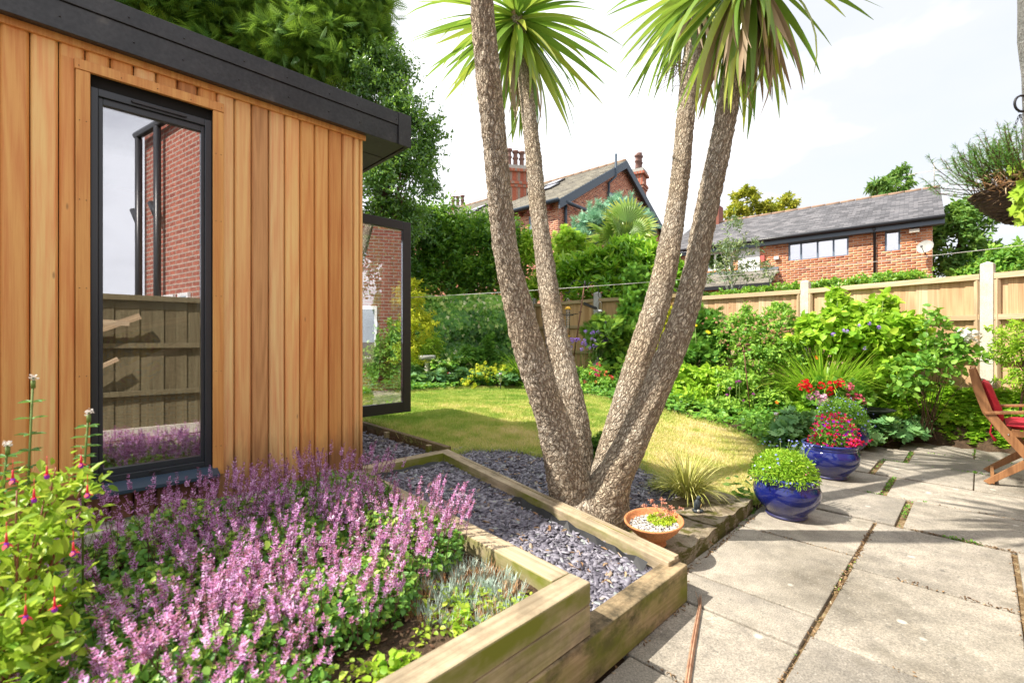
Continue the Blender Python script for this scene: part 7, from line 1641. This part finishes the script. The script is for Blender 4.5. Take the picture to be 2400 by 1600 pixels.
rb = bush('rose_bush', 'blue-green rose bush in front of the right fence panel', 'rose', [ell(2170, 870, 70, 50, 5.05, .25), ell(2215, 830, 55, 45, 5.05, .22), ell(2260, 840, 40, 30, 5.0, .2), ell(2180, 760, 22, 40, 5.1, .12), ell(2235, 790, 30, 22, 5.05, .15), ell(2140, 910, 50, 30, 5.1, .2)], 950, .068, T_BROAD, L['mid'], seed=97, nl=40, lump=.2, stems=20, inner=.1)
bloom('white_rose', T_UMBEL, A3([P(2256, 786, 4.95), P(2270, 783, 4.95), P(2280, 790, 4.95)]), .13, L['whitef'], rb, g)
bush('feathery_acer', 'lime green cut leaved acer at the right edge in front of the fence', 'acer', [ell(2375, 790, 40, 40, 4.75, .2), ell(2400, 840, 35, 40, 4.7, .2), ell(2350, 830, 28, 20, 4.8, .12), ell(2380, 890, 30, 30, 4.7, .15)], 1500, .05, T_LONG, L['lime'], seed=98, nl=30, lump=.2, trunk=tr(2390, 4.75, .4, 800, .012), stems=10)
roundleaf('lady_mantle', 'blue-green lady mantle leaves left of the middle blue pot', 'border plant', [ell(1850, 1005, 45, 32, 4.75, .2), ell(1835, 1030, 35, 22, 4.6, .16), ell(1895, 1000, 30, 26, 4.9, .2)], 300, .115, 99, group='lady mantle by the blue pots')
roundleaf('lady_mantle', 'spreading lady mantle leaves right of the farthest blue pot', 'border plant', [ell(2060, 1012, 55, 28, 5.05, .22), ell(2110, 1015, 50, 24, 5.15, .2), ell(2035, 1035, 30, 18, 4.95, .15), ell(2140, 1000, 40, 24, 5.3, .2)], 560, .11, 100, group='lady mantle by the blue pots')

# ground cover over the beds (nobody could count it)
g = np.random.default_rng(101); m = 150000
x = g.uniform(-4.5, 8.2, m); y = g.uniform(2.8, 10.6, m); u_, v_ = to_uv(x, y)
dfz = dist_fence(x, y); bf = beyond_fence(x, y)
ok = (bf < .0) & ~inpoly(x, y, LAWN) & ~inpoly(x, y, PATIO) & ~((u_ < 2.3) & (v_ > 2.6)) & ~inpoly(x, y, TREE) & (v_ > -3) & (x / y < 1.6) & ~((u_ < 3.35) & (v_ < 2.9))
x, y = x[ok], y[ok]; hgt = .06 + .16 * vnoise(x, y, 1.8, 5) ** 1.5; kp = (vnoise(x, y, 3.1, 6) > .22) | (x > 3.3); x, y, hgt = x[kp], y[kp], hgt[kp]
near = (x > 3.4) & (y < 6.2); m = len(x); z = gz(x, y) + hgt * np.sqrt(g.random(m)) * np.where(near, 1.25, 1)
pos = np.stack([x, y, z], 1); nn = nrm(Z + g.normal(0, .45, (m, 3)) + A3([-.1, -.3, 0])); ds = nrm(g.normal(size=(m, 3)) * A3([1, 1, .35]))
s_ = np.where(near, .075, .06) * g.uniform(.5, 1.35, m)
i_ = near; put(scatter('ground_cover', T_ROUND, pos[i_], ds[i_], nn[i_], s_[i_], (g.normal(.45, .22, m) + .3 * (vnoise(x, y, 1.3, 9) - .5))[i_], L['lime'], None, 'stuff'), 'lime green geranium leaves covering the bank in front of the right fence')
i_ = ~near; put(scatter('ground_cover', T_BROAD, pos[i_], ds[i_], nn[i_], s_[i_], (g.normal(.45, .2, m) + .5 * (vnoise(x, y, 1.3, 9) - .5))[i_], L['mid'], None, 'stuff'), 'mixed low leaves covering the border soil')
# ivy-like leaves spilling over the far paving edge
pe = [UV(5.75, .98), UV(6.1, .93), UV(6.42, .80), UV(6.8, .68), UV(7.03, .6), UV(7.03, 0), UV(7.03, -.8)]; ps = []
for a, e in zip(pe[:-1], pe[1:]):
    for _ in range(int(np.linalg.norm(e - a) * 420)): q = a + (e - a) * g.random(); k = g.random(); q = q - U * (.10 * k - .1) ; q[2] = .01 + .10 * g.random() * (1 - k * .5); ps.append(q)
for _ in range(9000):
    k = g.random(); v0 = g.uniform(-1.1, .75); u0 = 7.03 if v0 < .58 else 6.8
    q = UV(u0 + .02 + .42 * k, v0, .03 + .50 * k + g.uniform(-.02, .10)) + A3([g.normal(0, .02), -.05 * g.random(), 0]); ps.append(q)
ps = A3(ps); put(scatter('edge_leaves', T_ROUND, ps, nrm(g.normal(size=ps.shape) * A3([1, 1, .3])), nrm(Z + g.normal(0, .4, ps.shape)), .07 * g.uniform(.4, 1.2, len(ps)), g.normal(.4, .2, len(ps)), L['lime'], None, 'stuff'), 'leaves spilling over the far edge of the paving')

# ------------------------------------------------------------------ garden chair
CO = A3([3.81, 3.70, 0.]); f_ = -V
ch = thing('folding_chair', CO, 'folding wooden garden chair with red cushion cut by the right edge', 'chair')
def cp(s, w_, z): return CO + f_ * s + U * w_ + Z * z
for w_ in (.012, .568):
    for name, pts, wd in (('back_post', [(-.085, .93), (-.045, .76), (.005, .585), (.12, .41), (.21, .28), (.33, .14), (.46, .0)], .062), ('rear_leg', [(.0, .0), (.2, .19), (.44, .42)], .055)):
        b = MB(); ww = w_ + (.028 if name == 'rear_leg' else 0) * (1 if w_ < .3 else -1)
        path = [cp(s, ww, z) for s, z in pts]; vs = []
        for i, p in enumerate(path):
            d = nrm(path[min(i + 1, len(path) - 1)] - path[max(i - 1, 0)]); n_ = nrm(np.cross(d, U))
            wd2 = wd * (.62 if (i == 0 and name == 'back_post') else 1)
            vs += [p + n_ * wd2 / 2 + U * .011, p - n_ * wd2 / 2 + U * .011, p - n_ * wd2 / 2 - U * .011, p + n_ * wd2 / 2 - U * .011]
        m = len(path); fs = [(4 * i + k, 4 * i + (k + 1) % 4, 4 * i + 4 + (k + 1) % 4, 4 * i + 4 + k) for i in range(m - 1) for k in range(4)] + [(3, 2, 1, 0), (4 * m - 4, 4 * m - 3, 4 * m - 2, 4 * m - 1)]
        b.add(vs, fs)
        if name == 'rear_leg': b.v = [(x, y, max(0, z)) for x, y, z in b.v]
        b.obj('back_post' if name == 'back_post' else 'rear_leg', M['teak'], ch, bevel=.003)
    lbar('armrest', cp(-.01, w_, .575), cp(.52, w_, .64), .055, .022, M['teak'], ch, .004)
    lbar('seat_rail', cp(.08, w_ + (.05 if w_ < .3 else -.05), .42), cp(.52, w_ + (.05 if w_ < .3 else -.05), .43), .022, .045, M['teak'], ch, .002)
lbar('crossbar', cp(.035, .03, .035), cp(.035, .55, .035), .022, .05, M['teak'], ch, .002)
lbar('crossbar', cp(-.08, .0, .90), cp(-.08, .58, .90), .022, .05, M['teak'], ch, .003)
for k in range(6): lbar('slat', cp(-.068 + k * .024, .02, .84 - k * .075), cp(-.068 + k * .024, .56, .84 - k * .075), .016, .045, M['teak'], ch, .002)
for k in range(7): lbar('slat', cp(.1 + k * .062, .05, .45), cp(.1 + k * .062, .53, .45), .045, .016, M['teak'], ch, .002)
b = MB()
for s, z in ((.0, .58), (.12, .42), (.22, .22)): b.ball(cp(s, -.002, z), (.006, .006, .006), 8, 5)
b.obj('bolts', M['steel'], ch)
def cushion(name, label, c, ex, ey, ez):
    n = 14; vs = []
    for sgn in (1, -1):
        for i in range(n + 1):
            for j in range(n + 1):
                a, e = -1 + 2 * i / n, -1 + 2 * j / n; hh = (max(0, 1 - a ** 4) * max(0, 1 - e ** 4)) ** .4
                for (qa, qb) in ((.33, 0), (-.33, .0), (0, .4), (0, -.4)): hh *= 1 - .30 * math.exp(-((a - qa) ** 2 + (e - qb) ** 2) * 26)
                vs.append(A3(c) + A3(ex) * a + A3(ey) * e + A3(ez) * hh * sgn)
    fs = []; k = n + 1; off = k * k
    for i in range(n):
        for j in range(n): fs += [(i * k + j, (i + 1) * k + j, (i + 1) * k + j + 1, i * k + j + 1), (off + i * k + j, off + i * k + j + 1, off + (i + 1) * k + j + 1, off + (i + 1) * k + j)]
    b = MB(); b.add(vs, fs, True); o = b.obj(name, M['red_cloth'], None); put(o, label, 'cushion'); return o
cushion('back_cushion', 'red padded cushion tied to the back of the wooden chair', cp(.035, .29, .66), U * .24, nrm(cp(.0, 0, .8) - cp(.10, 0, .48)) * .17, nrm(np.cross(U, cp(.0, 0, .8) - cp(.10, 0, .48))) * .035)
cushion('seat_cushion', 'red padded cushion on the seat of the wooden chair', cp(.33, .29, .485), U * .25, f_ * .22, Z * .035)
b = MB(); b.tube([cp(.03, .03, .50), cp(.02, .01, .42), cp(.05, .0, .36)], [.004, .006, .012], 6); b.obj('cushion_tie', M['red_cloth'], ch)

bush('house_shrub', 'leafy shrub against the red brick house, mirrored in the open glass door', 'shrub', [(A3([4.75, 2.85, .9]), A3([.45, .5, .7])), (A3([4.9, 3.35, 1.3]), A3([.4, .35, .5])), (A3([4.9, 2.4, .6]), A3([.4, .4, .6]))], 6000, .07, T_LEAF, L['mid'], seed=120, base=(4.8, 2.8, 0), gmin=False, zmin=.02)
lf = thing('added_mirror_frame', (1.1, -1.0, 0), 'pale timber frame leaning on the old fence, mirrored low in the tall window', 'timber frame')  # added unseen, only to reflect pale bars in the window
fo = A3([1.02, -1.32, 0]) + A3([-.09, .075, 0]); fd = nrm(A3([1.2, 1.44, 0]))
lbar('bar', fo - fd * .7 + Z * .7, fo + fd * .9 + Z * 1.45, .04, .07, M['fence_rail'], lf, .002); lbar('bar', fo - fd * .8 + Z * 1.42, fo + fd * .8 + Z * 1.36, .04, .06, M['fence_rail'], lf, .002); lbar('bar', fo - fd * .5 + Z * .25, fo + fd * .7 + Z * .95, .04, .05, M['fence_rail'], lf, .002)
# ------------------------------------------------------------------ hanging basket and its pillar at the right edge
M['roughcast'] = mottled('grey_roughcast', [(.3, (.20, .22, .20)), (.7, (.34, .35, .32))], 20, .95, .8, .01, fine=160)
pl = thing('roughcast_pillar', (1.95, 1.56, 0), 'grey roughcast pillar at the top right edge carrying the hanging basket', 'pillar')
b = MB(); n = 26; rows = []
for i in range(n + 1):
    z = 2.9 * i / n; xl = 1.757 - .051 * z + .003 * math.sin(z * 17); rows.append(z)
    b.v += [(xl + random.uniform(-.003, .003), 1.50, z), (xl * 1.10, 1.62, z), (xl + .4, 1.62, z), (xl + .4, 1.48, z)]; 
for i in range(n): b.f += [(4 * i + k, 4 * i + (k + 1) % 4, 4 * i + 4 + (k + 1) % 4, 4 * i + 4 + k) for k in range(4)]; b.sm += [False] * 4
b.f.append((4 * n, 4 * n + 1, 4 * n + 2, 4 * n + 3)); b.sm.append(False); b.f = [tuple(reversed(q)) for q in b.f]; b.obj('shaft', M['roughcast'], pl)
b = MB(); cH = P(2388, 243, 1.50); b.tube([cH + A3([.024 * math.cos(a) + .01, 0, .026 * math.sin(a)]) for a in np.linspace(.8, 5.4, 14)], .0035, 6); b.tube([cH + A3([.0, 0, -.026]), cH + A3([.10, 0, -.01])], .0035, 6); b.obj('bracket', M['black_metal'], pl)
hc = P(2440, 448, 1.58); hb_ = thing('hanging_basket', hc, 'woven hanging basket of heather and trailing ivy cut by the right edge', 'hanging basket')
M['basket'] = mottled('dark_basket_weave', [(.3, (.03, .02, .014)), (.7, (.10, .065, .045))], 50, .8, .4, .004)
b = MB(); b.lathe(hc, [(.001, -.105), (.05, -.10), (.10, -.078), (.14, -.045), (.165, -.005), (.170, .01), (.16, .01), (.12, -.04), (.001, -.085)], 40); b.obj('bowl', M['basket'], hb_)
b = MB()
for k in range(15):
    t_ = k / 14; z = -.100 + .108 * t_; r = .058 + .115 * (t_ ** .62)
    b.tube([hc + A3([(r + .004 * math.sin(a * 14 + k * PI)) * math.cos(a), (r + .004 * math.sin(a * 14 + k * PI)) * math.sin(a), z]) for a in np.linspace(0, 2 * PI, 85)], .005, 5)
b.obj('weave', M['basket'], hb_, kind='stuff')
top = P(2390, 268, 1.52)
for e in (hc + A3([-.10, -.08, .02]), hc + A3([-.05, .14, .02]), hc + A3([.155, -.03, .02])):
    b = MB(); n = 22
    for k in range(n):
        p, q = top + (e - top) * k / n, top + (e - top) * (k + 1.25) / n; sd = A3([1, 0, 0]) if k % 2 else A3([0, 1, 0]); c_ = (p + q) / 2; dv_ = (q - p) / 2
        b.tube([c_ + dv_ * math.cos(a) + sd * .003 * math.sin(a) for a in np.linspace(0, 2 * PI, 9)], .0009, 4, False)
    b.obj('chain', M['black_metal'], hb_)
g = np.random.default_rng(110); hs = thing('heather', hc + A3([-.14, 0, .02]), 'spiky heather leaning out of the left side of the hanging basket', 'heather'); ps, ds, ss = [], [], []; b = MB()
for k in range(120):
    a = g.uniform(-1, 1); q0 = hc + A3([-.10 + g.normal(0, .03), g.normal(0, .05), .0]); el_ = g.uniform(.0, 1.35); az = PI + g.normal(0, .5); d = A3([math.cos(az) * math.cos(el_), math.sin(az) * math.cos(el_), math.sin(el_)]); l_ = g.uniform(.08, .185) * (.55 + .45 * math.cos(el_)); q1 = q0 + d * l_ + Z * .03
    q2 = q1 + nrm(d + Z * 1.2) * .05; b.tube([q0, q1, q2], [.0016, .0014, .0008], 4)
    for i in range(46): t_ = g.random(); q = q0 + (q1 - q0) * (.45 + .55 * t_) if i < 20 else q1 + (q2 - q1) * t_; ps.append(q); ds.append(nrm(g.normal(size=3) + d * 1.2)); 
b.obj('stems', M['brown_stem'], hs); scatter('foliage', T_NEED, A3(ps), A3(ds), nrm(g.normal(size=(len(ps), 3))), .016, g.normal(.45, .25, len(ps)), L['fern'], hs)
ps = hc + A3([-.13, -.04, .02]) + g.normal(0, 1, (600, 3)) * A3([.035, .04, .022]); scatter('brown_sprigs', T_NEED, ps, nrm(g.normal(size=ps.shape) + A3([-1, 0, 0])), nrm(g.normal(size=ps.shape)), .022, g.random(len(ps)), L['straw'], hs)
iv = thing('trailing_ivy', hc + A3([0, -.18, 0]), 'pale green ivy trailing over the front of the hanging basket', 'ivy'); m = 420; t_ = g.random(m); a = -PI * .72 + g.uniform(-.55, 1.2, m); r = .16 + .03 * g.random(m) - .07 * np.clip(t_ - .4, 0, 1) * 1.2
pos = hc + np.stack([r * np.cos(a), r * np.sin(a), .07 - .19 * t_ + g.normal(0, .01, m)], 1); on = np.stack([np.cos(a), np.sin(a), .4 + 0 * a], 1)
scatter('leaves', T_IVY, pos, nrm(np.stack([g.normal(0, .5, m), g.normal(0, .3, m), -1 + 0 * a], 1)), nrm(on + g.normal(0, .3, (m, 3))), .034 * g.uniform(.6, 1.3, m), g.normal(.7, .15, m), L['lime'], iv)
co_ = thing('orange_foliage', hc + A3([-.02, -.08, .05]), 'small orange leaved plant on top of the hanging basket', 'bedding plant'); pos = hc + A3([-.03, -.1, .075]) + g.normal(0, 1, (26, 3)) * A3([.03, .03, .016]); scatter('leaves', T_BROAD, pos, nrm(g.normal(size=pos.shape) * A3([1, 1, .5]) + Z), nrm(g.normal(size=pos.shape) + A3([0, -1, .3])), .045, g.random(26), petal('orange_leaf', (.62, .20, .04), (.75, .42, .08)), co_)

for o in list(C.objects):
    if o.parent and o.type == 'MESH' and o.name.split('.')[0] in ('stems', 'dry_blades', 'dry_twigs', 'nail_heads', 'fixings', 'flower_stalks', 'flowers', 'dead_stalks', 'flower_heads', 'brown_sprigs', 'bolts', 'petals'): o['kind'] = 'stuff'
